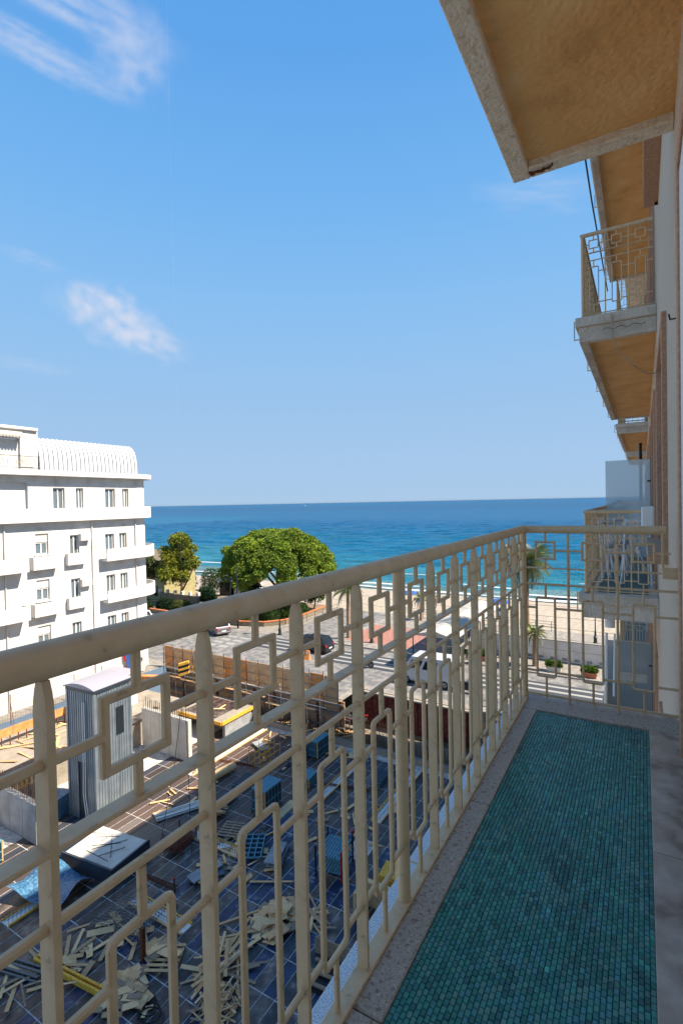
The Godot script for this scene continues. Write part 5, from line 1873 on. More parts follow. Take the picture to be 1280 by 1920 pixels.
	t = thing("white_cabin", "white site cabin roof beside the tower, blue tab at its corner", "cabin", V(-34.0, -0.7, -22.6), 0.1)
	b = Mb.new()
	b.bx(V(0, 1.2, 0), V(2.4, 2.4, 4.2), 0.03)
	mk("body", b, M.white_plastic, t)
	b = Mb.new()
	b.bx(V(0, 2.46, 0), V(2.6, 0.12, 4.4), 0.03)
	mk("roof", b, M.lilac, t)
	b = Mb.new()
	b.bx(V(1.24, 2.1, 1.9), V(0.04, 0.6, 0.35), 0.01)
	mk("blue_tab", b, M.canvas_blue, t)
	# crane hook
	t = thing("crane_hook", "yellow and black crane hook block hanging on its cable over the site", "crane hook", V(-18.72, 6.2, -16.64), 0.6)
	b = Mb.new()
	b.tube([V(0, 0.6, 0), V(0, 45, 0)], 0.001, 5)
	mk("cable", b, M.thin_wire, t)
	for k in 5:
		b = Mb.new()
		var poly := PackedVector2Array([Vector2(-0.24, 0.0), Vector2(0.24, 0.12), Vector2(0.24, 0.24), Vector2(-0.24, 0.12)])
		b.prism(T(V(0, k * 0.115 - 0.05, -0.09)), poly, 0.18)
		mk("stripe", b, M.yellow if k % 2 == 0 else M.black, t)
	b = Mb.new()
	b.tube([V(0, -0.05, 0), V(0, -0.18, 0), V(0.06, -0.25, 0), V(0.05, -0.33, 0), V(-0.03, -0.34, 0), V(-0.07, -0.28, 0)], 0.022, 8)
	mk("hook", b, M.dark_metal, t)
	t = thing("lifting_chain", "long lifting chain hanging below the crane hook down to the deck", "chain", V(-18.72, 5.86, -16.64))
	for s in [0.0, 1.0]:
		b = Mb.new()
		b.tube([V(0, 0, 0), V(0.1 - s * 0.6, -4.0, s * 0.3), V(0.2 - s * 1.3, -8.3, s * 0.9)], 0.014, 5)
		mk("strand", b, M.dark_metal, t)

# ---------------------------------------------------------------- street, garden, beach
func sheet(b: Mb, x0: float, x1: float, z0: float, z1: float, y: float) -> void:
	b.quad(V(x0, y, z1), V(x1, y, z1), V(x1, y, z0), V(x0, y, z0))

func street_ground() -> void:
	var b := Mb.new()
	sheet(b, -400, -36.6, -30.8, 60, 0)
	sheet(b, -400, -18.6, -33.6, -30.8, 0)
	sheet(b, -400, 200, -58, -33.6, 0)
	sheet(b, -2.3, 200, -33.6, 60, -0.001)
	b.quad(V(-36.6, -5, -30.85), V(-18.6, -5, -30.85), V(-18.6, 0, -30.85), V(-36.6, 0, -30.85))
	b.quad(V(-18.6, -5, -33.62), V(-2.3, -5, -33.62), V(-2.3, 0, -33.62), V(-18.6, 0, -33.62))
	struct("pavement", b, M.pavement, "pale pavement and ground along the street")
	b = Mb.new()
	sheet(b, -200, 60, -43.0, -34.4, 0.004)
	sheet(b, -200, -19.2, -34.4, -31.2, 0.004)
	sheet(b, -34.2, -26.8, -58, -43.0, 0.004)
	struct("road", b, M.asphalt, "asphalt street by the building site with a side road to the beach")
	# promenade with kerb, red paving
	b = Mb.new()
	b.bx(V(16.8, 0.03, -50.3), V(86.8, 0.18, 14.2), 0.02)
	struct("promenade", b, M.pavement, "pale promenade pavement along the beach")
	b = Mb.new()
	b.bx(V(16.8, 0.035, -43.12), V(87.0, 0.20, 0.2), 0.02)
	b.bx(V(-26.72, 0.035, -50.3), V(0.2, 0.20, 14.4), 0.02)
	struct("kerb", b, M.kerb, "stone kerb of the promenade")
	b = Mb.new()
	sheet(b, -26.4, -17.5, -51.5, -44.6, 0.126)
	struct("red_paving", b, M.paving_red, "pinkish red paving on the promenade")
	# zebra crossings, bars along the traffic
	for q in [[-33.4, -28.0, -42.2], [-24.6, -16.6, -41.4], [-12.0, -0.8, -41.2]]:
		b = Mb.new()
		sheet(b, q[0], q[1], q[2], q[2] + 3.4, 0.008)
		struct("crossing_ground", b, M.dark_paint, "dark painted ground of a crossing")
		for k in 3:
			b = Mb.new()
			sheet(b, q[0], q[1], q[2] + 0.45 + k * 1.02, q[2] + 0.3 + k * 1.02 + 0.5, 0.012)
			struct("crossing_stripe", b, M.road_paint, "white stripe of a crossing")
	for k in 4:
		for j in 2:
			b = Mb.new()
			sheet(b, -36.9 - j * 1.7, -35.7 - j * 1.7, -37.6 - k * 1.1, -37.05 - k * 1.1, 0.008)
			struct("crossing_stripe", b, M.road_paint, "white stripe of a crossing")
	# beach and wet edge
	b = Mb.new()
	var nz := FastNoiseLite.new()
	nz.seed = 9
	nz.frequency = 0.12
	var hy := func(x: float, z: float) -> float:
		var t := clampf((-57.0 - z) / 36.0, 0, 1)
		return -0.05 - 3.35 * t + nz.get_noise_2d(x, z) * 0.16 * (1.0 - t * 0.7)
	for i in 130:
		for j in 28:
			var x0 := -110.0 + i * 1.4
			var zz0 := -57.0 - j * 1.4
			b.quad(V(x0, hy.call(x0, zz0), zz0), V(x0 + 1.4, hy.call(x0 + 1.4, zz0), zz0), V(x0 + 1.4, hy.call(x0 + 1.4, zz0 - 1.4), zz0 - 1.4), V(x0, hy.call(x0, zz0 - 1.4), zz0 - 1.4))
	struct("beach", b, M.sand, "pale sandy beach")
	b = Mb.new()
	for s in [[-400, -110], [72, 300]]:
		b.quad(V(s[0], -0.05, -57), V(s[1], -0.05, -57), V(s[1], -3.4, -96.2), V(s[0], -3.4, -96.2))
	struct("beach", b, M.sand, "sand of the beach further along")

func sea() -> void:
	var deep := Color(0.005, 0.070, 0.165)
	var mid := Color(0.007, 0.092, 0.178)
	var shallow := Color(0.024, 0.140, 0.195)
	var shore := Color(0.10, 0.18, 0.19)
	var nz := FastNoiseLite.new()
	nz.seed = 21
	nz.frequency = 0.045
	nz.fractal_octaves = 3
	var n2 := FastNoiseLite.new()
	n2.seed = 22
	n2.frequency = 0.006
	var zs := [-88.0]
	while zs[-1] > -520.0:
		zs.push_back(zs[-1] - 0.75 * pow(-zs[-1] / 88.0, 1.1))
	var b := Mb.new()
	var nx := 150
	var ix := 3.2
	var hgt := func(x: float, z: float) -> float:
		var fade: float = smoothstep(-520.0, -300.0, z) * smoothstep(-88.0, -96.0, z)
		return -3.0 + 0.8 * fade * (nz.get_noise_2d(x * 0.55, z * 2.2) + 0.6 * nz.get_noise_2d(x * 1.5 + 50.0, z * 5.0))
	var colr := func(x: float, z: float) -> Color:
		var d: float = -z - 90.0 + n2.get_noise_2d(x * 0.6, z * 3.0) * 50.0
		var c := shore.lerp(shallow, smoothstep(-2.0, 10.0, d))
		c = c.lerp(mid, smoothstep(8.0, 70.0, d))
		c = c.lerp(deep, smoothstep(45.0, 260.0, d))
		var gust: float = n2.get_noise_2d(x * 3.5 + 400.0, z * 16.0) + 0.7 * n2.get_noise_2d(x * 12.0, z * 50.0)
		c = c * (1.0 + 0.38 * gust)
		return c
	var rows := []
	for j in zs.size():
		var r := []
		for i in nx:
			var x := -400.0 + i * ix
			r.push_back([V(x, hgt.call(x, zs[j]), zs[j]), colr.call(x, zs[j])])
		rows.push_back(r)
	for j in zs.size() - 1:
		for i in nx - 1:
			b.tint = rows[j][i][1]
			b.quad(rows[j][i][0], rows[j][i + 1][0], rows[j + 1][i + 1][0], rows[j + 1][i][0])
	var ze: float = zs[-1]
	var xe := -400.0 + (nx - 1) * ix
	var far := [ze, -700.0, -1000.0, -1500.0, -2500.0, -5000.0, -12000.0, -25000.0]
	for k in far.size() - 1:
		b.tint = colr.call(0, (far[k] + far[k + 1]) * 0.5)
		b.quad(V(-30000, -3, far[k]), V(30000, -3, far[k]), V(30000, -3, far[k + 1]), V(-30000, -3, far[k + 1]))
	b.tint = mid
	b.quad(V(-30000, -3, -90), V(-400, -3, -90), V(-400, -3, ze), V(-30000, -3, ze))
	b.quad(V(xe, -3, -90), V(30000, -3, -90), V(30000, -3, ze), V(xe, -3, ze))
	struct("sea", b, M.sea, "blue sea, turquoise towards the beach")
	# surf: broken lines of foam along the shore
	var f := Mb.new()
	for line in [[-90.6, 0.8, 0.10, 1], [-93.4, 0.45, -0.12, 2], [-98.5, 0.5, -0.26, 3], [-107.0, 0.4, -0.36, 4]]:
		var x := -150.0
		while x < 60.0:
			var a := nz.get_noise_2d(x * 0.9 + line[3] * 300.0, 4.0)
			var w: float = line[1] * clampf(0.7 + 2.6 * (a + line[2]), 0.0, 1.6)
			var a2 := nz.get_noise_2d((x + 0.7) * 0.9 + line[3] * 300.0, 4.0)
			var w2: float = line[1] * clampf(0.7 + 2.6 * (a2 + line[2]), 0.0, 1.6)
			var zc: float = line[0] + 1.6 * nz.get_noise_2d(x * 0.5, line[3] * 40.0)
			var zc2: float = line[0] + 1.6 * nz.get_noise_2d((x + 0.7) * 0.5, line[3] * 40.0)
			var y: float = -2.86 + 0.12 * (line[3] - 1)
			if w > 0.05 and w2 > 0.05:
				f.quad(V(x, y, zc + w), V(x + 0.7, y, zc2 + w2), V(x + 0.7, y + 0.12, zc2), V(x, y + 0.12, zc))
				f.quad(V(x, y + 0.12, zc), V(x + 0.7, y + 0.12, zc2), V(x + 0.7, y - 0.05, zc2 - w2 * 0.5), V(x, y - 0.05, zc - w * 0.5))
			x += 0.7
	var fo := mk("surf", f, M.foam)
	tag(fo, "white surf lines along the shore", "surf", "", "stuff")
	var bt := thing("boat", "tiny white boat on the horizon", "boat", V(-1706, -3, -2457), 0.7)
	b = Mb.new()
	b.loft([[V(-7, 0, 0), V(-7, 1.6, -1.6), V(-7, 1.6, 1.6)], [V(0, -0.2, 0), V(0, 1.8, -2.0), V(0, 1.8, 2.0)], [V(8, 1.2, 0), V(8.5, 2.2, -0.1), V(8.5, 2.2, 0.1)]])
	mk("hull", b, M.white_plastic, bt)
	b = Mb.new()
	b.bx(V(-2, 2.8, 0), V(6, 2.2, 2.6), 0.3)
	b.bx(V(-3, 4.4, 0), V(3, 1.4, 2.0), 0.3)
	mk("cabin", b, M.white_plastic, bt)

# ---------------------------------------------------------------- plants
func tuft_mesh(blades: int, wid: float) -> Mb:
	var b := Mb.new()
	var q := RandomNumberGenerator.new()
	q.seed = 77
	for k in blades:
		var d := V(q.randf_range(-1, 1), q.randf_range(-0.3, 1.0), q.randf_range(-1, 1)).normalized()
		var s := d.cross(V(q.randf_range(-1, 1), q.randf_range(-1, 1), q.randf_range(-1, 1))).normalized() * wid
		b.tri(-s * 0.6, s * 0.6, d * 0.62 + s)
		b.tri(-s * 0.6, d * 0.62 + s, d - s * 0.2)
	return b

func tree(called: String, label: String, at: Vector3, lobes: Array, trunk: Array, r0: float, cols: Array, per: int, tuft: float, sd: int, cat := "tree") -> Node3D:
	var t := thing(called, label, cat, at)
	var q := RandomNumberGenerator.new()
	q.seed = sd
	var b := Mb.new()
	for path in trunk:
		var pts: Array = path
		for i in pts.size() - 1:
			var ra: float = r0 * (1.0 - 0.8 * i / pts.size()) * (1.0 if path == trunk[0] else 0.5)
			var rb: float = r0 * (1.0 - 0.8 * (i + 1) / pts.size()) * (1.0 if path == trunk[0] else 0.5)
			var d: Vector3 = pts[i + 1] - pts[i]
			var bs := Basis(Quaternion(Vector3.UP, d.normalized()))
			b.lathe(pts[i], [Vector2(ra, 0), Vector2(lerpf(ra, rb, 0.5) * 1.04, d.length() * 0.5), Vector2(rb, d.length())], 9, bs)
	mk("trunk", b, M.bark, t)
	var xs := []
	var cs := []
	for lb in lobes:
		var c: Vector3 = lb[0]
		var r: float = lb[1]
		var v := q.randf_range(0.75, 1.25)
		var base: Color = (cols[0] as Color).lerp(cols[1], q.randf())
		for k in int(per * r * r):
			var d := V(q.randfn(), q.randfn(), q.randfn()).normalized()
			if d.y < -0.35 and q.randf() < 0.6:
				d.y = -d.y
			var rad := r * pow(q.randf(), 0.28)
			var p := c + d * V(1, 0.82, 1) * rad
			var bs := Basis(Quaternion(Vector3.UP, (d + V(0, 0.5, 0)).normalized())) * Basis(Vector3.UP, q.randf() * TAU)
			xs.push_back(Transform3D(bs.scaled(Vector3.ONE * tuft * q.randf_range(0.7, 1.3)), p))
			cs.push_back(base * v * q.randf_range(0.75, 1.25))
	stuff("crown", tuft_mesh(9, 0.15), M.leaf, xs, cs, t)
	return t

func dome_lobes(n: int, rx: float, y0: float, y1: float, lo: float, hi: float, sd: int, flat_top: float) -> Array:
	var q := RandomNumberGenerator.new()
	q.seed = sd
	var out := []
	for k in n:
		var a := k * 2.39996 + q.randf_range(-0.3, 0.3)
		var r := sqrt((k + 0.5) / n)
		var prof := pow(maxf(0.0, 1.0 - pow(r, 2.4)), flat_top)
		out.push_back([V(cos(a) * r * rx, lerpf(y0, y1, prof) - q.randf_range(0.4, 1.0), sin(a) * r * rx), q.randf_range(lo, hi)])
		if k % 3 == 0:
			out.push_back([V(cos(a) * r * rx * 0.9, lerpf(y0, y1, prof * 0.45) - 0.3, sin(a) * r * rx * 0.9), q.randf_range(lo, hi)])
	return out

func blob_lobes(n: int, c: Vector3, s: Vector3, lo: float, hi: float, sd: int, power := 1.0) -> Array:
	var q := RandomNumberGenerator.new()
	q.seed = sd
	var out := []
	for k in n:
		var d := V(q.randfn(), q.randfn(), q.randfn()).normalized() * pow(q.randf(), 0.4)
		var taper := 1.0 - power * 0.35 * (d.y + 1.0) * 0.5
		out.push_back([c + d * s * V(taper, 1, taper), q.randf_range(lo, hi)])
	return out

func frond_mesh(l: float, droop: float) -> Mb:
	var b := Mb.new()
	var spine := []
	var n := 14
	for k in n + 1:
		var s := float(k) / n
		spine.push_back(V(l * (s - 0.25 * droop * s * s * s), l * (0.42 * s - droop * s * s), 0))
	for k in n:
		var w := 0.022 * (1.0 - 0.8 * k / n)
		b.quad(spine[k] + V(0, 0, -w), spine[k] + V(0, 0, w), spine[k + 1] + V(0, 0, w), spine[k + 1] + V(0, 0, -w))
		if k > 1:
			for sd in [-1.0, 1.0]:
				for h in 2:
					var p: Vector3 = spine[k].lerp(spine[k + 1], h * 0.5)
					var s := (k + h * 0.5) / n
					var len := l * 0.33 * sin(PI * clampf(0.18 + s * 0.78, 0, 1))
					var tip: Vector3 = p + V(len * 0.55, -len * (0.25 + 0.4 * s), sd * len * 0.85)
					b.tri(p + V(-0.02, 0, 0), p + V(0.03, 0, 0), tip)
	return b

func palm(label: String, at: Vector3, h: float, fl: float, n: int, dry: int, sd: int) -> Node3D:
	var t := thing("palm_tree", label, "palm tree", at, 0, "palms on the promenade")
	var q := RandomNumberGenerator.new()
	q.seed = sd
	var b := Mb.new()
	var prof := []
	var k := 0
	var y := 0.0
	while y < h:
		var r := 0.20 - 0.05 * y / h
		prof.push_back(Vector2(r * 1.12, y))
		prof.push_back(Vector2(r * 0.9, y + 0.16))
		y += 0.17
	prof.push_back(Vector2(0.22, h))
	prof.push_back(Vector2(0.0, h + 0.25))
	b.lathe(V(0, 0, 0), prof, 12)
	mk("trunk", b, M.palm_bark, t)
	var ms := [frond_mesh(fl, 0.45).mesh(), frond_mesh(fl * 0.95, 0.8).mesh(), frond_mesh(fl * 0.9, 1.15).mesh()]
	var greens := [flat(Color(0.085, 0.12, 0.025).linear_to_srgb(), 0.55), flat(Color(0.06, 0.095, 0.022).linear_to_srgb(), 0.55), flat(Color(0.14, 0.16, 0.04).linear_to_srgb(), 0.55), flat(Color(0.20, 0.15, 0.07).linear_to_srgb(), 0.8)]
	for m in greens:
		m.backlight_enabled = true
		m.backlight = Color(0.2, 0.22, 0.06)
	for i in n:
		var s := float(i) / n
		var kind := 0 if s < 0.35 else (1 if s < 0.75 else 2)
		var pitch := lerpf(1.05, -1.0 if n > 60 else -0.4, s)
		mk("frond", ms[kind], greens[3] if i >= n - dry else greens[q.randi() % 3], t, Transform3D(Basis(Vector3.UP, i * 2.39996) * Basis(V(0, 0, 1), pitch * 0.8) * Basis(V(1, 0, 0), q.randf_range(-0.3, 0.3)), V(0, h + 0.12, 0)))
	return t

func shrub(called: String, label: String, at: Vector3, s: Vector3, col: Color, sd: int, cat := "shrub") -> Node3D:
	var t := thing(called, label, cat, at)
	var q := RandomNumberGenerator.new()
	q.seed = sd
	var xs := []
	var cs := []
	var n := int(clampf(s.x * s.y * s.z * 260.0, 120, 2600))
	for k in n:
		var d := V(q.randf_range(-1, 1), q.randf_range(0, 1), q.randf_range(-1, 1))
		if d.length() > 1.15:
			continue
		var p := d * s * V(0.5, 1, 0.5)
		xs.push_back(Transform3D(Basis.from_euler(V(q.randf_range(-0.7, 0.7), q.randf() * TAU, 0)).scaled(Vector3.ONE * q.randf_range(0.12, 0.24)), p))
		cs.push_back(col * q.randf_range(0.6, 1.4))
	stuff("leaves", tuft_mesh(7, 0.2), M.leaf, xs, cs, t)
	var b := Mb.new()
	for k in 5:
		b.tube([V(0, 0, 0), V(rr(-0.25, 0.25) * s.x, s.y * 0.6, rr(-0.25, 0.25) * s.z)], 0.02, 5)
	mk("stems", b, M.bark, t).set_meta("kind", "stuff")
	return t

func plants() -> void:
	var pine := [Color(0.215, 0.290, 0.030), Color(0.150, 0.230, 0.032)]
	var lobes := dome_lobes(130, 6.9, 4.6, 10.3, 0.8, 1.35, 5, 0.62)
	lobes += blob_lobes(6, V(-5.6, 7.3, 2.6), V(1.5, 0.7, 1.2), 0.5, 0.8, 8)
	tree("umbrella_pine", "large round umbrella pine with bright yellow green crown, before the sea", V(-41.0, 0.4, -52.6), lobes,
		[[V(0.2, 0, 0), V(-0.2, 2.2, 0.1), V(0.4, 4.0, 0.2), V(0.2, 6.2, 0)], [V(0, 2.6, 0), V(-2.2, 5.0, 0.6), V(-3.8, 7.2, 0.4)], [V(0.2, 3.2, 0), V(2.4, 5.2, -0.5), V(4.0, 7.0, -0.8)], [V(0.2, 3.4, 0), V(0.6, 5.0, 2.2), V(0.6, 6.8, 3.6)], [V(0.2, 3.4, 0), V(0.0, 5.2, -2.4), V(-0.8, 7.0, -3.8)]], 0.34, pine, 200, 0.32, 31)
	tree("holm_oak", "dark green tree low to the left under the umbrella pine", V(-45.0, 0.3, -51.5), blob_lobes(26, V(0, 4.2, 0), V(2.0, 2.4, 2.0), 0.6, 0.95, 41), [[V(0, 0, 0), V(0.1, 1.6, 0), V(0, 3.4, 0)]], 0.2, [Color(0.030, 0.055, 0.022), Color(0.022, 0.042, 0.02)], 95, 0.3, 42)
	tree("pine_tree", "pointed pine with yellow green crown beside the white building", V(-56.6, 0, -50), blob_lobes(46, V(0, 6.6, 0), V(4.0, 3.6, 3.6), 0.7, 1.15, 51, 1.8) + [[V(0.3, 9.8, 0), 0.8]],
		[[V(0, 0, 0), V(0.4, 2.6, 0), V(0.0, 6.0, 0)], [V(0.3, 2.0, 0), V(2.0, 4.0, 0.2), V(2.8, 5.6, 0)]], 0.26, [Color(0.230, 0.245, 0.024), Color(0.120, 0.160, 0.026)], 85, 0.34, 52)
	tree("olive_tree", "greyish green tree between the white building and the pointed pine", V(-63.0, 0, -49.0), blob_lobes(22, V(0, 5.8, 0), V(1.6, 2.8, 1.6), 0.6, 0.9, 61), [[V(0, 0, 0), V(0.1, 2.0, 0), V(0, 4.4, 0)]], 0.2, [Color(0.075, 0.10, 0.035), Color(0.10, 0.12, 0.05)], 80, 0.3, 62)
	tree("bush_tree", "leafy green tree right of the umbrella pine's foot, by the side road", V(-36.8, 0.3, -54.5), blob_lobes(22, V(0, 2.2, 0), V(1.7, 1.5, 1.6), 0.5, 0.8, 71), [[V(0, 0, 0), V(0.2, 1.0, 0), V(0, 2.0, 0)]], 0.12, [Color(0.05, 0.10, 0.025), Color(0.08, 0.13, 0.03)], 110, 0.26, 72)
	# garden bed under the pine
	var poly := PackedVector2Array([Vector2(-70, -45.4), Vector2(-44, -44.6), Vector2(-40.5, -44.7), Vector2(-37.9, -45.6), Vector2(-36.3, -47.6), Vector2(-35.9, -50.5), Vector2(-36.4, -57.5), Vector2(-70, -57.5)])
	var b := Mb.new()
	var p2 := PackedVector2Array()
	for p in poly:
		p2.push_back(Vector2(p.x, -p.y))
	b.prism(Transform3D(Basis(V(1, 0, 0), V(0, 0, -1), V(0, 1, 0)), V(0, 0, 0)), p2, 0.34)
	struct("garden_bed", b, M.earth, "raised garden bed under the pines")
	var t := thing("garden_wall", "low curved stone wall with orange brick coping round the pine garden", "wall", V(0, 0, 0))
	for i in range(0, 6):
		var a: Vector2 = poly[i]
		var c: Vector2 = poly[i + 1]
		var n := int(max(1.0, (c - a).length() / 1.6))
		for k in n:
			var q0: Vector2 = a.lerp(c, float(k) / n)
			var q1: Vector2 = a.lerp(c, float(k + 1) / n)
			var yaw := atan2(-(q1.y - q0.y), q1.x - q0.x)
			var m := (q0 + q1) * 0.5
			b = Mb.new()
			b.bx(Vector3.ZERO, V((q1 - q0).length() - 0.015, 0.46, 0.3), 0.01)
			mk("wall_block", b, M.stone, t, T(V(m.x, 0.23, m.y), yaw))
			b = Mb.new()
			b.bx(Vector3.ZERO, V((q1 - q0).length() - 0.015, 0.12, 0.36), 0.01)
			mk("coping", b, M.brick, t, T(V(m.x, 0.52, m.y), yaw))
	shrub("hedge", "clipped yellow green hedge on the wall near the grey car", V(-41.2, 0.34, -45.9), V(4.2, 0.9, 1.2), Color(0.13, 0.15, 0.02), 81, "hedge")
	for k in 5:
		shrub("garden_shrub", ["round green shrub under the pine, by the lamp post", "green shrub under the pine, second from the lamp post", "green shrub in the middle of the pine garden", "green shrub at the right end of the pine garden", "green shrub deep in the pine garden"][k], [V(-38.3, 0.34, -47.2), V(-37.4, 0.34, -49.2), V(-40.6, 0.34, -48.6), V(-37.2, 0.34, -52.0), V(-43.4, 0.34, -48.0)][k], V(2.0, [1.7, 1.4, 1.9, 1.3, 1.6][k], 2.0), [Color(0.045, 0.09, 0.02), Color(0.07, 0.11, 0.02), Color(0.03, 0.06, 0.02), Color(0.06, 0.12, 0.03), Color(0.035, 0.07, 0.02)][k], 90 + k)
	for k in 4:
		shrub("beach_hedge", ["tamarisk hedge before the sea, behind the pointed pine", "tamarisk hedge before the sea, right of the pointed pine", "tamarisk hedge beside the kiosk's red roof", "low tamarisk hedge left of the umbrella pine"][k], [V(-70.0, -0.2, -62.5), V(-63.5, -0.3, -63.5), V(-57.5, -0.4, -64.5), V(-52.5, -0.3, -60.5)][k], V(5.5, [4.2, 3.6, 3.0, 2.2][k], 3.0), [Color(0.06, 0.10, 0.03), Color(0.05, 0.085, 0.03), Color(0.07, 0.10, 0.04), Color(0.045, 0.08, 0.03)][k], 130 + k, "hedge")
	for k in 4:
		shrub("street_shrub", ["dark shrub below the pale house, leftmost", "dark shrub in front of the stone terrace", "dark green shrub beside the green kiosk", "yellowish shrub beside the stone terrace"][k], [V(-58.4, 0, -45.0), V(-55.2, 0, -46.2), V(-54.4, 0.3, -53.0), V(-53.0, 0.3, -47.0)][k], V(3.2, [2.0, 1.8, 2.0, 1.2][k], 1.8), [Color(0.025, 0.055, 0.02), Color(0.02, 0.045, 0.018), Color(0.025, 0.06, 0.025), Color(0.10, 0.12, 0.03)][k], 100 + k)
	palm("palm with drooping crown at the side road, left of the red paving", V(-26.4, 0.1, -45.4), 4.7, 2.0, 34, 6, 111)
	palm("tall palm behind the corner of the railing", V(-8.9, 0.1, -47), 8.3, 2.7, 84, 12, 112)
	palm("small low palm below the tall one, bright fronds", V(-7.9, 0.1, -44.6), 2.6, 1.25, 22, 0, 113)
	palm("slim little palm on the beach edge, left of the canopy", V(-22.6, 0.0, -56.0), 2.4, 1.3, 20, 0, 114)
	# low planters and flower tubs on the promenade
	var spots := [[V(-6.3, 0.12, -43.9), "low planter with green plant, left one before the white beach wall"], [V(-3.7, 0.12, -43.7), "low planter with bright green plant, right one before the white beach wall"], [V(-14.2, 0.12, -43.9), "planter with yellow green hedge beside the white van"], [V(-12.2, 0.12, -44.2), "planter with a green plant beyond the canopy end"]]
	for k in spots.size():
		var pl := thing("planter", spots[k][1], "planter", spots[k][0], 0, "planters on the promenade")
		b = Mb.new()
		b.loft([[V(-0.5, 0, -0.28), V(-0.5, 0, 0.28), V(0.5, 0, 0.28), V(0.5, 0, -0.28)], [V(-0.58, 0.42, -0.34), V(-0.58, 0.42, 0.34), V(0.58, 0.42, 0.34), V(0.58, 0.42, -0.34)]])
		mk("trough", b, M.terracotta if k % 2 else M.concrete, pl)
		var xs := []
		var cs := []
		for i in 260:
			xs.push_back(Transform3D(Basis.from_euler(V(rr(-0.7, 0.7), rr(0, TAU), 0)).scaled(Vector3.ONE * rr(0.12, 0.26)), V(rr(-0.55, 0.55), 0.42 + rr(0, 0.5) * rr(0.3, 1), rr(-0.3, 0.3))))
			cs.push_back(Color(0.09, 0.15, 0.02) * rr(0.6, 1.5))
		stuff("leaves", tuft_mesh(7, 0.2), M.leaf, xs, cs, pl)

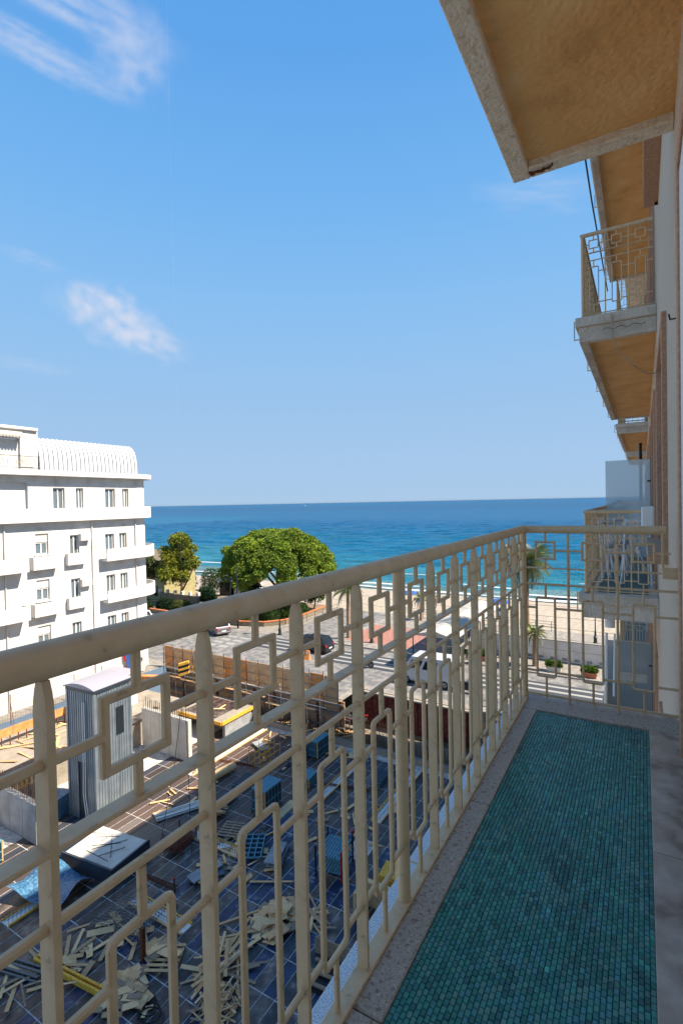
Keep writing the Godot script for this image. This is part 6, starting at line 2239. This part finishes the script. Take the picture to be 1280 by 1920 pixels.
# ---------------------------------------------------------------- vehicles
func car(called: String, label: String, at: Vector3, yaw: float, paint: Material, l: float, w: float, h: float, kind: int) -> Node3D:
	# front towards +x
	var t := thing(called, label, "car" if kind < 2 else "van", at, yaw)
	var hw := w * 0.5
	var hl := l * 0.5
	var ring := func(x: float, y0: float, y1: float, f: float) -> Array:
		return [V(x, y0, -hw * f * 0.92), V(x, y0 + 0.12, -hw * f), V(x, (y0 + y1) * 0.55, -hw * f), V(x, y1 - 0.05, -hw * f * 0.97), V(x, y1, -hw * f * 0.86), V(x, y1, hw * f * 0.86), V(x, y1 - 0.05, hw * f * 0.97), V(x, (y0 + y1) * 0.55, hw * f), V(x, y0 + 0.12, hw * f), V(x, y0, hw * f * 0.92)]
	var b := Mb.new()
	var rs := []
	var st := [[-1.0, 0.36, 0.80, 0.86], [-0.97, 0.22, 0.93, 0.95], [-0.6, 0.20, 0.98, 1.0], [0.0, 0.20, 0.97, 1.0], [0.42, 0.20, 0.95, 1.0], [0.8, 0.22, 0.82, 0.97], [0.96, 0.26, 0.70, 0.90], [1.0, 0.34, 0.58, 0.80]]
	if kind == 2:
		st = [[-1.0, 0.34, 1.15, 0.96], [-0.98, 0.26, 1.2, 1.0], [0.0, 0.25, 1.2, 1.0], [0.62, 0.25, 1.18, 1.0], [0.92, 0.27, 1.05, 0.96], [1.0, 0.34, 0.85, 0.88]]
	for s in st:
		rs.push_back(ring.call(s[0] * hl, s[1], s[2], s[3]))
	rs.reverse()
	b.loft(rs)
	mk("body", b, paint, t)
	# glasshouse: belt to roof
	var cab := [[-0.95, 0.93, -0.78, 0.88], [0.50, 0.94, 0.18, 0.86]] if kind < 2 else [[-0.985, 1.18, -0.97, 1.0], [0.74, 1.12, 0.46, 0.94]]
	var belt_r: float = cab[0][0] * hl
	var belt_f: float = cab[1][0] * hl
	var roof_r: float = cab[0][2] * hl
	var roof_f: float = cab[1][2] * hl
	var wb := hw * (0.93 if kind < 2 else 0.985)
	var wr := hw * (0.76 if kind < 2 else 0.92)
	var y0: float = cab[0][1] - 0.02
	var frame := func(ins: float, lo: float, hi: float) -> Array:
		var f := func(u: float, v: float, side: float) -> Vector3:
			var y: float = lerpf(y0, h, v)
			return V(lerpf(lerpf(belt_r, roof_r, v), lerpf(belt_f, roof_f, v), u), y, side * (lerpf(wb, wr, v) + ins))
		return [f.call(0.0, lo, -1.0), f.call(1.0, lo, -1.0), f.call(1.0, lo, 1.0), f.call(0.0, lo, 1.0), f.call(0.0, hi, -1.0), f.call(1.0, hi, -1.0), f.call(1.0, hi, 1.0), f.call(0.0, hi, 1.0)]
	b = Mb.new()
	var c: Array = frame.call(0.0, 0.0, 1.0)
	b.quad(c[1], c[0], c[4], c[5]); b.quad(c[3], c[2], c[6], c[7]); b.quad(c[2], c[1], c[5], c[6]); b.quad(c[0], c[3], c[7], c[4])
	var top := [c[4] + V(0.03, 0.04, 0.06), c[5] + V(-0.06, 0.03, 0.06), c[6] + V(-0.06, 0.03, -0.06), c[7] + V(0.03, 0.04, -0.06)]
	b.quad(c[5], c[4], top[0], top[1]); b.quad(c[7], c[6], top[2], top[3]); b.quad(c[6], c[5], top[1], top[2]); b.quad(c[4], c[7], top[3], top[0])
	b.quad(top[1], top[0], top[3], top[2])
	mk("cabin", b, paint, t)
	var pane := func(called2: String, face: int, u0: float, u1: float, v0: float, v1: float) -> void:
		var q := Mb.new()
		var f4: Array = [[c[1], c[0], c[4], c[5]], [c[3], c[2], c[6], c[7]], [c[2], c[1], c[5], c[6]], [c[0], c[3], c[7], c[4]]][face]
		var nrm: Vector3 = ((f4[1] - f4[0]) as Vector3).cross(f4[3] - f4[0]).normalized() * 0.012
		var g := func(u: float, v: float) -> Vector3:
			return (f4[0] as Vector3).lerp(f4[1], u).lerp((f4[3] as Vector3).lerp(f4[2], u), v) + nrm
		q.quad(g.call(u0, v0), g.call(u1, v0), g.call(u1, v1), g.call(u0, v1))
		mk(called2, q, M.car_glass, t)
	pane.call("windscreen", 2, 0.06, 0.94, 0.06, 0.94)
	if kind < 2:
		pane.call("rear_window", 3, 0.08, 0.92, 0.15, 0.9)
		pane.call("side_window", 0, 0.08, 0.46, 0.08, 0.88); pane.call("side_window", 0, 0.50, 0.90, 0.08, 0.88)
		pane.call("side_window", 1, 0.54, 0.92, 0.08, 0.88); pane.call("side_window", 1, 0.10, 0.50, 0.08, 0.88)
	else:
		pane.call("side_window", 0, 0.06, 0.30, 0.1, 0.75); pane.call("side_window", 1, 0.70, 0.94, 0.1, 0.75)
		pane.call("side_window", 0, 0.36, 0.62, 0.1, 0.75); pane.call("side_window", 1, 0.38, 0.64, 0.1, 0.75)
	for s in [-1.0, 1.0]:
		for x in [-0.62, 0.64]:
			b = Mb.new()
			b.lathe(Vector3.ZERO, [Vector2(0.20, -0.1), Vector2(0.30, -0.1), Vector2(0.325, -0.06), Vector2(0.325, 0.06), Vector2(0.30, 0.1), Vector2(0.20, 0.1)], 18, Basis(V(1, 0, 0), PI / 2))
			var wh := mk("wheel", b, M.rubber, t, T(V(x * hl, 0.325, s * (hw - 0.09))))
			b = Mb.new()
			b.lathe(Vector3.ZERO, [Vector2(0.0, -0.085), Vector2(0.2, -0.095), Vector2(0.2, 0.095), Vector2(0.0, 0.085)], 14, Basis(V(1, 0, 0), PI / 2))
			mk("rim", b, M.grey_metal, wh)
		b = Mb.new()
		b.bx(V(-hl * 0.975, 0.80 if kind < 2 else 1.0, s * hw * 0.78), V(0.12, 0.20, 0.24), 0.03)
		mk("tail_lamp", b, M.tail, t)
		b = Mb.new()
		b.bx(V(hl * 0.95, 0.62 if kind < 2 else 0.82, s * hw * 0.66), V(0.14, 0.13, 0.32), 0.03)
		mk("headlight", b, M.head, t)
		b = Mb.new()
		b.bx(V(hl * 0.36, 1.0 if kind < 2 else 1.3, s * (hw + 0.08)), V(0.12, 0.12, 0.16), 0.03)
		mk("mirror", b, paint, t)
	for x in [-1.0, 1.0]:
		b = Mb.new()
		b.bx(V(x * (hl - 0.03), 0.36, 0), V(0.14, 0.16, w * 0.86), 0.04)
		mk("bumper", b, M.dark_metal if kind == 2 else paint, t)
	b = Mb.new()
	b.bx(V(-hl - 0.045, 0.55, 0), V(0.012, 0.11, 0.5), 0.003)
	mk("number_plate", b, M.white_plastic, t)
	return t

func scooter(label: String, at: Vector3, yaw: float) -> void:
	var t := thing("motor_scooter", label, "scooter", at, yaw, "scooters by the street")
	for x in [-0.62, 0.62]:
		var b := Mb.new()
		b.lathe(Vector3.ZERO, [Vector2(0.14, -0.05), Vector2(0.22, -0.05), Vector2(0.24, 0), Vector2(0.22, 0.05), Vector2(0.14, 0.05)], 16, Basis(V(1, 0, 0), PI / 2))
		var w := mk("wheel", b, M.rubber, t, T(V(x, 0.24, 0)))
		b = Mb.new()
		b.lathe(Vector3.ZERO, [Vector2(0, -0.03), Vector2(0.14, -0.03), Vector2(0.14, 0.03), Vector2(0, 0.03)], 12, Basis(V(1, 0, 0), PI / 2))
		mk("rim", b, M.grey_metal, w)
	var b2 := Mb.new()
	b2.loft([[V(-0.85, 0.5, -0.12), V(-0.85, 0.5, 0.12), V(-0.85, 0.7, 0.1), V(-0.85, 0.7, -0.1)], [V(-0.4, 0.3, -0.17), V(-0.4, 0.3, 0.17), V(-0.4, 0.75, 0.14), V(-0.4, 0.75, -0.14)], [V(0.0, 0.25, -0.16), V(0.0, 0.25, 0.16), V(0.0, 0.7, 0.12), V(0.0, 0.7, -0.12)]])
	b2.bx(V(0.2, 0.28, 0), V(0.5, 0.07, 0.32), 0.02)
	b2.box(T(V(0.48, 0.62, 0), 0, 0, -0.25 + PI), V(0.08, 0.75, 0.36), 0.03)
	b2.box(T(V(0.62, 0.5, 0), 0, 0, 0.0), V(0.44, 0.05, 0.12), 0.02)
	mk("body", b2, M.car_dark, t)
	b2 = Mb.new()
	b2.bx(V(-0.4, 0.8, 0), V(0.75, 0.1, 0.26), 0.04)
	mk("saddle", b2, M.black, t)
	b2 = Mb.new()
	b2.tube([V(0.6, 0.3, 0), V(0.42, 1.0, 0)], 0.03, 8)
	b2.tube([V(0.36, 1.05, -0.34), V(0.44, 1.02, -0.1), V(0.44, 1.02, 0.1), V(0.36, 1.05, 0.34)], 0.018, 8)
	mk("handlebar", b2, M.dark_metal, t)

func lamp_post(label: String, at: Vector3, h: float) -> void:
	var t := thing("street_lamp", label, "street lamp", at, 0, "old fashioned lamps along the street")
	var b := Mb.new()
	b.lathe(V(0, 0, 0), [Vector2(0.24, 0), Vector2(0.24, 0.1), Vector2(0.16, 0.16), Vector2(0.15, 0.6), Vector2(0.19, 0.66), Vector2(0.10, 0.75), Vector2(0.085, 1.2)], 10)
	mk("base", b, M.iron_green, t)
	b = Mb.new()
	b.lathe(V(0, 1.2, 0), [Vector2(0.06, 0), Vector2(0.07, 0.05), Vector2(0.055, 0.1), Vector2(0.038, h - 1.5)], 8)
	mk("pole", b, M.iron_green, t)
	b = Mb.new()
	b.lathe(V(0, h - 0.3, 0), [Vector2(0.04, 0), Vector2(0.13, 0.1), Vector2(0.2, 0.5), Vector2(0.0, 0.52)], 8)
	mk("lantern", b, M.head, t)
	b = Mb.new()
	b.lathe(V(0, h + 0.22, 0), [Vector2(0.23, 0), Vector2(0.06, 0.2), Vector2(0.03, 0.32), Vector2(0.0, 0.36)], 8)
	mk("cap", b, M.iron_green, t)

func street_things() -> void:
	car("parked_car", "grey hatchback on the street beside the garden wall", V(-40.9, 0, -41.2), PI * 0.86, M.car_grey, 4.1, 1.75, 1.5, 0)
	car("parked_car", "white car at the corner of the white building", V(-53.6, 0, -40.6), PI * 0.95, M.car_white, 4.2, 1.75, 1.48, 0)
	car("parked_car", "dark car behind the railing's second round ornament, facing left", V(-27.4, 0, -40.2), PI, M.car_dark, 4.0, 1.7, 1.48, 1)
	car("white_van", "white van parked above the red sheet wall", V(-14.4, 0, -37.2), PI, M.car_white, 4.9, 1.9, 2.15, 2)
	scooter("dark scooter parked left of the white van", V(-20.6, 0, -37.9), 0.5)
	scooter("dark scooter parked right of the white van", V(-11.0, 0, -36.4), 0.2)
	var t := thing("road_barrier", "orange plastic barrier at the street edge above the plank wall", "barrier", V(-26.6, 0, -37.6), 0.2)
	var b := Mb.new()
	b.loft([[V(-0.6, 0, -0.25), V(0.6, 0, -0.25), V(0.6, 0, 0.25), V(-0.6, 0, 0.25)], [V(-0.56, 0.5, -0.1), V(0.56, 0.5, -0.1), V(0.56, 0.5, 0.1), V(-0.56, 0.5, 0.1)], [V(-0.55, 0.8, -0.08), V(0.55, 0.8, -0.08), V(0.55, 0.8, 0.08), V(-0.55, 0.8, 0.08)]])
	mk("body", b, M.orange, t)
	for k in 3:
		b = Mb.new()
		b.bx(V(-0.35 + k * 0.35, 0.62, 0.1), V(0.14, 0.2, 0.02), 0.004)
		mk("white_band", b, M.white_plastic, t)
	lamp_post("street lamp before the pine garden, by the striped crossing", V(-33.9, 0, -43.5), 4.4)
	lamp_post("street lamp on the red paving", V(-23.4, 0.12, -44.8), 4.0)
	lamp_post("street lamp on the sand edge under the neighbouring balcony", V(-4.0, 0.12, -53.9), 4.2)
	lamp_post("street lamp behind the last flat railing posts", V(-10.9, 0.12, -45.6), 4.0)
	lamp_post("street lamp hidden close to the corner post of the railing", V(-9.6, 0.12, -44.2), 4.0)
	# sign on its pole
	t = thing("traffic_sign", "small white sign on a pole by the garden wall", "sign", V(-38.6, 0, -44.0), 0.6)
	b = Mb.new()
	b.tube([V(0, 0, 0), V(0, 2.6, 0)], 0.03, 8)
	mk("pole", b, M.grey_metal, t)
	b = Mb.new()
	b.bx(V(0, 2.2, 0.04), V(0.62, 0.85, 0.02), 0.004)
	mk("plate", b, M.white_plastic, t)
	# post and chain railing round the garden pavement
	t = thing("garden_railing", "thin posts with two rails round the pine garden pavement", "railing", V(-35.0, 0, -45))
	for k in 8:
		b = Mb.new()
		b.tube([V(0.1 * k, 0, -k * 1.6), V(0.1 * k, 1.0, -k * 1.6)], 0.03, 6)
		mk("post", b, M.iron_green, t)
	for y in [0.5, 0.95]:
		b = Mb.new()
		b.tube([V(0, y, 0), V(0.7, y, -11.2)], 0.018, 6)
		mk("rail", b, M.iron_green, t)
	# railing at the sea end of the promenade
	t = thing("promenade_railing", "dark rails along the sea side of the promenade", "railing", V(-26.0, 0.1, -57.2))
	for k in 12:
		b = Mb.new()
		b.tube([V(k * 1.6, 0, 0), V(k * 1.6, 1.0, 0)], 0.03, 6)
		mk("post", b, M.iron_green, t)
	for y in [0.45, 0.72, 1.0]:
		b = Mb.new()
		b.tube([V(-0.2, y, 0), V(18.0, y, 0)], 0.02, 6)
		mk("rail", b, M.iron_green, t)
	# canopy over the café strip
	t = thing("canopy", "long cream canopy on posts beside the street, blue parasol beyond it", "canopy", V(-15.2, 0.0, -47.6))
	for k in 4:
		b = Mb.new()
		var za := 7.4 - k * 3.75
		b.quad(V(-2.0, 2.75, za), V(0, 3.25, za), V(0, 3.25, za - 3.7), V(-2.0, 2.75, za - 3.7))
		b.quad(V(0, 3.25, za), V(2.0, 2.75, za), V(2.0, 2.75, za - 3.7), V(0, 3.25, za - 3.7))
		for s in 10:
			var zs := za - s * 0.37
			b.quad(V(-2.0, 2.75, zs), V(-2.0, 2.75, zs - 0.37), V(-2.02, 2.52, zs - 0.30), V(-2.02, 2.52, zs - 0.07))
		b.tri(V(-2, 2.74, za), V(2, 2.74, za), V(0, 3.24, za))
		mk("roof_cloth", b, M.canvas, t)
	for k in 5:
		for x in [-1.9, 1.9]:
			b = Mb.new()
			b.tube([V(x, 0, 7.2 - k * 3.6), V(x, 2.75, 7.2 - k * 3.6)], 0.045, 8)
			mk("post", b, M.dark_metal, t)
	for x in [-1.9, 1.9]:
		b = Mb.new()
		b.bx(V(x, 2.72, 0), V(0.08, 0.1, 14.6), 0.01)
		mk("beam", b, M.frame_white, t)
	for q in [[V(-28.2, -0.6, -66.0), 1.25, "blue parasol on the sand left of the thick railing post"], [V(-15.6, -0.5, -64.5), 1.35, "blue parasol beyond the end of the canopy"]]:
		t = thing("parasol", q[2], "parasol", q[0], 0, "blue parasols on the beach")
		b = Mb.new()
		b.tube([V(0, 0, 0), V(0, 2.25, 0)], 0.025, 6)
		mk("pole", b, M.frame_white, t)
		b = Mb.new()
		b.lathe(V(0, 0, 0), [Vector2(q[1], 1.75), Vector2(q[1] * 0.99, 1.86), Vector2(q[1] * 0.55, 2.1), Vector2(0.0, 2.25)], 8)
		mk("cloth", b, M.canvas_blue, t)
	# white beach wall
	t = thing("beach_wall", "long white panelled wall between promenade and sand, dark slots along its foot", "wall", V(-14.0, 0.12, -46.9))
	for k in 12:
		var rects := []
		for s in 2:
			rects.push_back(Rect2(0.35 + s * 0.95, 0.12, 0.4, 0.22))
		b = Mb.new()
		b.holes(V(k * 1.9 + 0.01, 0, 0.12), V(1, 0, 0), V(0, 1, 0), Vector2(1.88, 1.75), rects, 0.24)
		b.holes(V(k * 1.9 + 1.89, 0, -0.12), V(-1, 0, 0), V(0, 1, 0), Vector2(1.88, 1.75), [], 0.0)
		b.quad(V(k * 1.9 + 0.01, 1.75, 0.12), V(k * 1.9 + 1.89, 1.75, 0.12), V(k * 1.9 + 1.89, 1.75, -0.12), V(k * 1.9 + 0.01, 1.75, -0.12))
		mk("wall_panel", b, M.plaster, t)
	b = Mb.new()
	b.bx(V(11.4, 1.79, 0), V(22.9, 0.07, 0.32), 0.01)
	mk("coping", b, M.kerb, t)
	# kiosk, pale house, stone terrace
	t = thing("kiosk", "dark green glazed kiosk with red tiled lean-to on the beach edge", "kiosk", V(-55.0, 0, -58.0), 0.2)
	b = Mb.new()
	b.bx(V(0, 1.3, 0), V(1.9, 2.6, 1.9), 0.02)
	mk("body", b, M.iron_green, t)
	for s in [[V(0, 1.5, 0.96), V(1.5, 1.6, 0.03)], [V(0.96, 1.5, 0), V(0.03, 1.6, 1.5)]]:
		b = Mb.new()
		b.bx(s[0], s[1])
		mk("pane", b, M.shade_glass, t)
	b = Mb.new()
	b.loft([[V(-1.4, 2.6, -1.4), V(-1.4, 2.6, 1.4), V(1.4, 2.6, 1.4), V(1.4, 2.6, -1.4)], [V(-0.2, 3.2, -0.2), V(-0.2, 3.2, 0.2), V(0.2, 3.2, 0.2), V(0.2, 3.2, -0.2)]])
	mk("roof", b, M.tin_dark, t)
	b = Mb.new()
	b.bx(V(3.2, 1.1, -0.6), V(4.0, 2.2, 2.0), 0.02)
	mk("annex", b, M.plaster, t)
	b = Mb.new()
	b.box(T(V(3.2, 2.45, -0.6), 0, 0.25, 0), V(4.4, 0.12, 2.6), 0.02)
	mk("tiled_roof", b, M.roof_red, t)
	t = thing("pale_house", "pale yellow house with a dark window behind the white building's corner", "building", V(-64.5, 0, -53.5))
	b = Mb.new()
	b.holes(V(-4, 0, 3), V(1, 0, 0), V(0, 1, 0), Vector2(8, 6.2), [Rect2(5.6, 3.6, 1.0, 1.5), Rect2(3.0, 3.6, 1.0, 1.5), Rect2(5.6, 0.8, 1.0, 1.6)], 0.2)
	b.holes(V(4, 0, 3), V(0, 0, -1), V(0, 1, 0), Vector2(6, 6.2), [Rect2(1.0, 3.6, 1.0, 1.5), Rect2(3.6, 3.6, 1.0, 1.5)], 0.2)
	b.quad(V(-4, 0, -3), V(-4, 0, 3), V(-4, 6.2, 3), V(-4, 6.2, -3))
	b.quad(V(4, 0, -3), V(-4, 0, -3), V(-4, 6.2, -3), V(4, 6.2, -3))
	mk("wall", b, M.house, t)
	for s in [V(2.1, 4.35, 2.85), V(-0.5, 4.35, 2.85), V(2.1, 1.6, 2.85)]:
		b = Mb.new()
		b.bx(s, V(1.0, 1.6, 0.05))
		mk("window", b, M.shade_glass, t)
	for s in [V(3.85, 4.35, 1.5), V(3.85, 4.35, -1.1)]:
		b = Mb.new()
		b.bx(s, V(0.05, 1.5, 1.0))
		mk("window", b, M.shade_glass, t)
	b = Mb.new()
	b.loft([[V(-4.4, 6.2, -3.4), V(-4.4, 6.2, 3.4), V(4.4, 6.2, 3.4), V(4.4, 6.2, -3.4)], [V(-2.0, 7.4, -0.2), V(-2.0, 7.4, 0.2), V(2.0, 7.4, 0.2), V(2.0, 7.4, -0.2)]])
	mk("roof", b, M.stone, t)
	t = thing("stone_terrace", "pale stone terrace walls with small gate pillars left of the kiosk", "wall", V(-57.5, 0, -49.6))
	for k in 5:
		b = Mb.new()
		b.bx(V(-2.0 + k * 1.55, 0.85, 0), V(1.5, 1.7, 0.4), 0.03)
		mk("wall_section", b, M.stone, t)
	for k in 6:
		b = Mb.new()
		b.bx(V(-2.8 + k * 1.55, 1.95, 0.0), V(0.3, 0.5, 0.44), 0.02)
		mk("pillar", b, M.plaster, t)
	# overhead wires from a pole by the tall palm to the block
	for k in 5:
		var y := 4.0 + k * 0.75
		var pts := []
		for s in 13:
			var u := s / 12.0
			pts.push_back(V(lerpf(-40.0, 0.1, u), y - 0.9 * 4.0 * u * (1.0 - u) * 0.6, lerpf(-43.6, -36.4, u)))
		hanging_cable("overhead_wire", ["lowest overhead wire across the street", "second lowest overhead wire across the street", "middle overhead wire across the street", "second highest overhead wire across the street", "highest overhead wire across the street"][k], pts, 0.010, M.dark_metal, "wire", "overhead wires across the street")
	t = thing("wire_pole", "slim dark pole carrying the overhead wires by the pine garden", "pole", V(-40.0, 0, -43.6))
	b = Mb.new()
	b.lathe(V(0, 0, 0), [Vector2(0.10, 0), Vector2(0.06, 7.4), Vector2(0, 7.4)], 10)
	mk("shaft", b, M.iron_green, t)

# ---------------------------------------------------------------- bathers: one continuous body each
func body_mesh(j: Array, cell: float, paint: Callable) -> Mb:
	var lo := V(9, 9, 9)
	var hi := -lo
	for c in j:
		for p in [c[0], c[1]]:
			lo = lo.min(p)
			hi = hi.max(p)
	lo -= Vector3.ONE * 0.2
	hi += Vector3.ONE * 0.2
	var n := Vector3i(((hi - lo) / cell).ceil())
	var field := func(p: Vector3) -> float:
		var d := 9.0
		for c in j:
			var ab: Vector3 = c[1] - c[0]
			var u := clampf((p - c[0]).dot(ab) / maxf(ab.length_squared(), 1e-6), 0, 1)
			var e: float = p.distance_to(c[0] + ab * u) - lerpf(c[2], c[3], u)
			var k := 0.045
			var h := maxf(k - absf(d - e), 0.0) / k
			d = minf(d, e) - h * h * k * 0.25
		return d
	var g := PackedFloat32Array()
	g.resize((n.x + 1) * (n.y + 1) * (n.z + 1))
	var at := func(x: int, y: int, z: int) -> int: return (x * (n.y + 1) + y) * (n.z + 1) + z
	for x in n.x + 1:
		for y in n.y + 1:
			for z in n.z + 1:
				g[at.call(x, y, z)] = field.call(lo + V(x, y, z) * cell)
	var vert := {}
	for x in n.x:
		for y in n.y:
			for z in n.z:
				var s := V(0, 0, 0)
				var k := 0
				for e in [[0, 1], [0, 2], [0, 4], [1, 3], [1, 5], [2, 3], [2, 6], [3, 7], [4, 5], [4, 6], [5, 7], [6, 7]]:
					var a := Vector3i(x + (e[0] & 1), y + ((e[0] >> 1) & 1), z + (e[0] >> 2))
					var b := Vector3i(x + (e[1] & 1), y + ((e[1] >> 1) & 1), z + (e[1] >> 2))
					var fa: float = g[at.call(a.x, a.y, a.z)]
					var fb: float = g[at.call(b.x, b.y, b.z)]
					if (fa < 0) != (fb < 0):
						s += V(a.x, a.y, a.z).lerp(V(b.x, b.y, b.z), fa / (fa - fb))
						k += 1
				if k:
					vert[Vector3i(x, y, z)] = lo + s / k * cell
	var m := Mb.new()
	for c: Vector3i in vert:
		for ax in 3:
			var d := Vector3i(1 if ax == 0 else 0, 1 if ax == 1 else 0, 1 if ax == 2 else 0)
			var e := c + d
			if e.x > n.x or e.y > n.y or e.z > n.z:
				continue
			var f0: float = g[at.call(c.x, c.y, c.z)]
			var f1: float = g[at.call(e.x, e.y, e.z)]
			if (f0 < 0) == (f1 < 0):
				continue
			var u := Vector3i(1 if ax == 1 else 0, 1 if ax == 2 else 0, 1 if ax == 0 else 0)
			var w := Vector3i(1 if ax == 2 else 0, 1 if ax == 0 else 0, 1 if ax == 1 else 0)
			var q := [c, c - u, c - u - w, c - w]
			if not (vert.has(q[1]) and vert.has(q[2]) and vert.has(q[3])):
				continue
			m.tint = paint.call(vert[c])
			if f0 < 0:
				m.quad(vert[q[0]], vert[q[1]], vert[q[2]], vert[q[3]])
			else:
				m.quad(vert[q[3]], vert[q[2]], vert[q[1]], vert[q[0]])
	return m

func people() -> void:
	var skin := Color(0.42, 0.24, 0.15)
	var hair := Color(0.03, 0.02, 0.015)
	var pose := func(step: float, arm: float) -> Array:
		return [[V(0, 1.0, 0), V(0, 1.36, 0), 0.13, 0.15], [V(-0.16, 1.40, 0), V(0.16, 1.40, 0), 0.06, 0.06], [V(0, 1.44, 0), V(0, 1.54, 0.01), 0.05, 0.05], [V(0, 1.60, 0.02), V(0, 1.68, 0.01), 0.085, 0.085], [V(0, 1.58, 0.10), V(0, 1.57, 0.10), 0.02, 0.02],
			[V(-0.10, 0.95, 0), V(-0.11, 0.50, step), 0.09, 0.06], [V(-0.11, 0.50, step), V(-0.12, 0.08, step * 0.6), 0.058, 0.04], [V(-0.12, 0.05, step * 0.6), V(-0.12, 0.04, step * 0.6 + 0.15), 0.04, 0.03],
			[V(0.10, 0.95, 0), V(0.11, 0.50, -step), 0.09, 0.06], [V(0.11, 0.50, -step), V(0.12, 0.08, -step * 1.5), 0.058, 0.04], [V(0.12, 0.05, -step * 1.5), V(0.12, 0.04, -step * 1.5 + 0.15), 0.04, 0.03],
			[V(-0.19, 1.39, 0), V(-0.25, 1.10, -step * 0.6), 0.05, 0.04], [V(-0.25, 1.10, -step * 0.6), V(-0.24, 0.86, arm), 0.038, 0.03], [V(-0.24, 0.86, arm), V(-0.23, 0.76, arm + 0.03), 0.03, 0.022],
			[V(0.19, 1.39, 0), V(0.25, 1.10, step * 0.6), 0.05, 0.04], [V(0.25, 1.10, step * 0.6), V(0.24, 0.86, arm + 0.05), 0.038, 0.03], [V(0.24, 0.86, arm + 0.05), V(0.23, 0.76, arm + 0.08), 0.03, 0.022]]
	var list := [[V(-28.6, -0.55, -64.6), 0.4, Color(0.7, 0.7, 0.72), Color(0.05, 0.08, 0.25), "person in white top standing left of the blue parasol"], [V(-27.2, -0.5, -64.0), 2.0, Color(0.7, 0.1, 0.1), Color(0.05, 0.05, 0.06), "person in red top beside the blue parasol"], [V(-26.4, -0.5, -64.4), 3.4, Color(0.1, 0.2, 0.5), Color(0.6, 0.6, 0.6), "person in blue top right of the blue parasol"],
		[V(-24.4, -0.6, -66.0), 1.2, skin, Color(0.05, 0.1, 0.3), "bather in dark blue shorts on the sand"], [V(-23.0, -0.5, -64.5), 4.4, Color(0.75, 0.55, 0.05), Color(0.6, 0.4, 0.05), "person in yellow on the sand left of the thick railing post"], [V(-18.6, -0.4, -62.5), 5.2, Color(0.08, 0.16, 0.55), Color(0.1, 0.1, 0.12), "person in bright blue top beyond the canopy"]]
	for k in list.size():
		var q: Array = list[k]
		var t := thing("person", q[4], "person", q[0], q[1], "bathers on the beach")
		var paint := func(p: Vector3) -> Color:
			if p.y > 1.66 or (p.y > 1.56 and p.z < -0.01):
				return hair
			if p.y > 0.97 and p.y < 1.46 and abs(p.x) < 0.24:
				return q[2]
			if p.y > 0.55 and p.y < 1.0 and abs(p.x) < 0.21:
				return q[3]
			return skin
		mk("body", body_mesh(pose.call(0.12 if k % 2 else 0.02, 0.06), 0.042, paint), M.skin, t)

func _ready() -> void:
	rng.seed = 2024
	make_view()
	make_materials()
	own_building()
	near_balcony()
	other_balconies()
	street_ground()
	sea()
	site_ground()
	site_edges()
	white_building()
	site_tower()
	site_things()
	neighbour_furniture()
	plants()
	street_things()
	people()
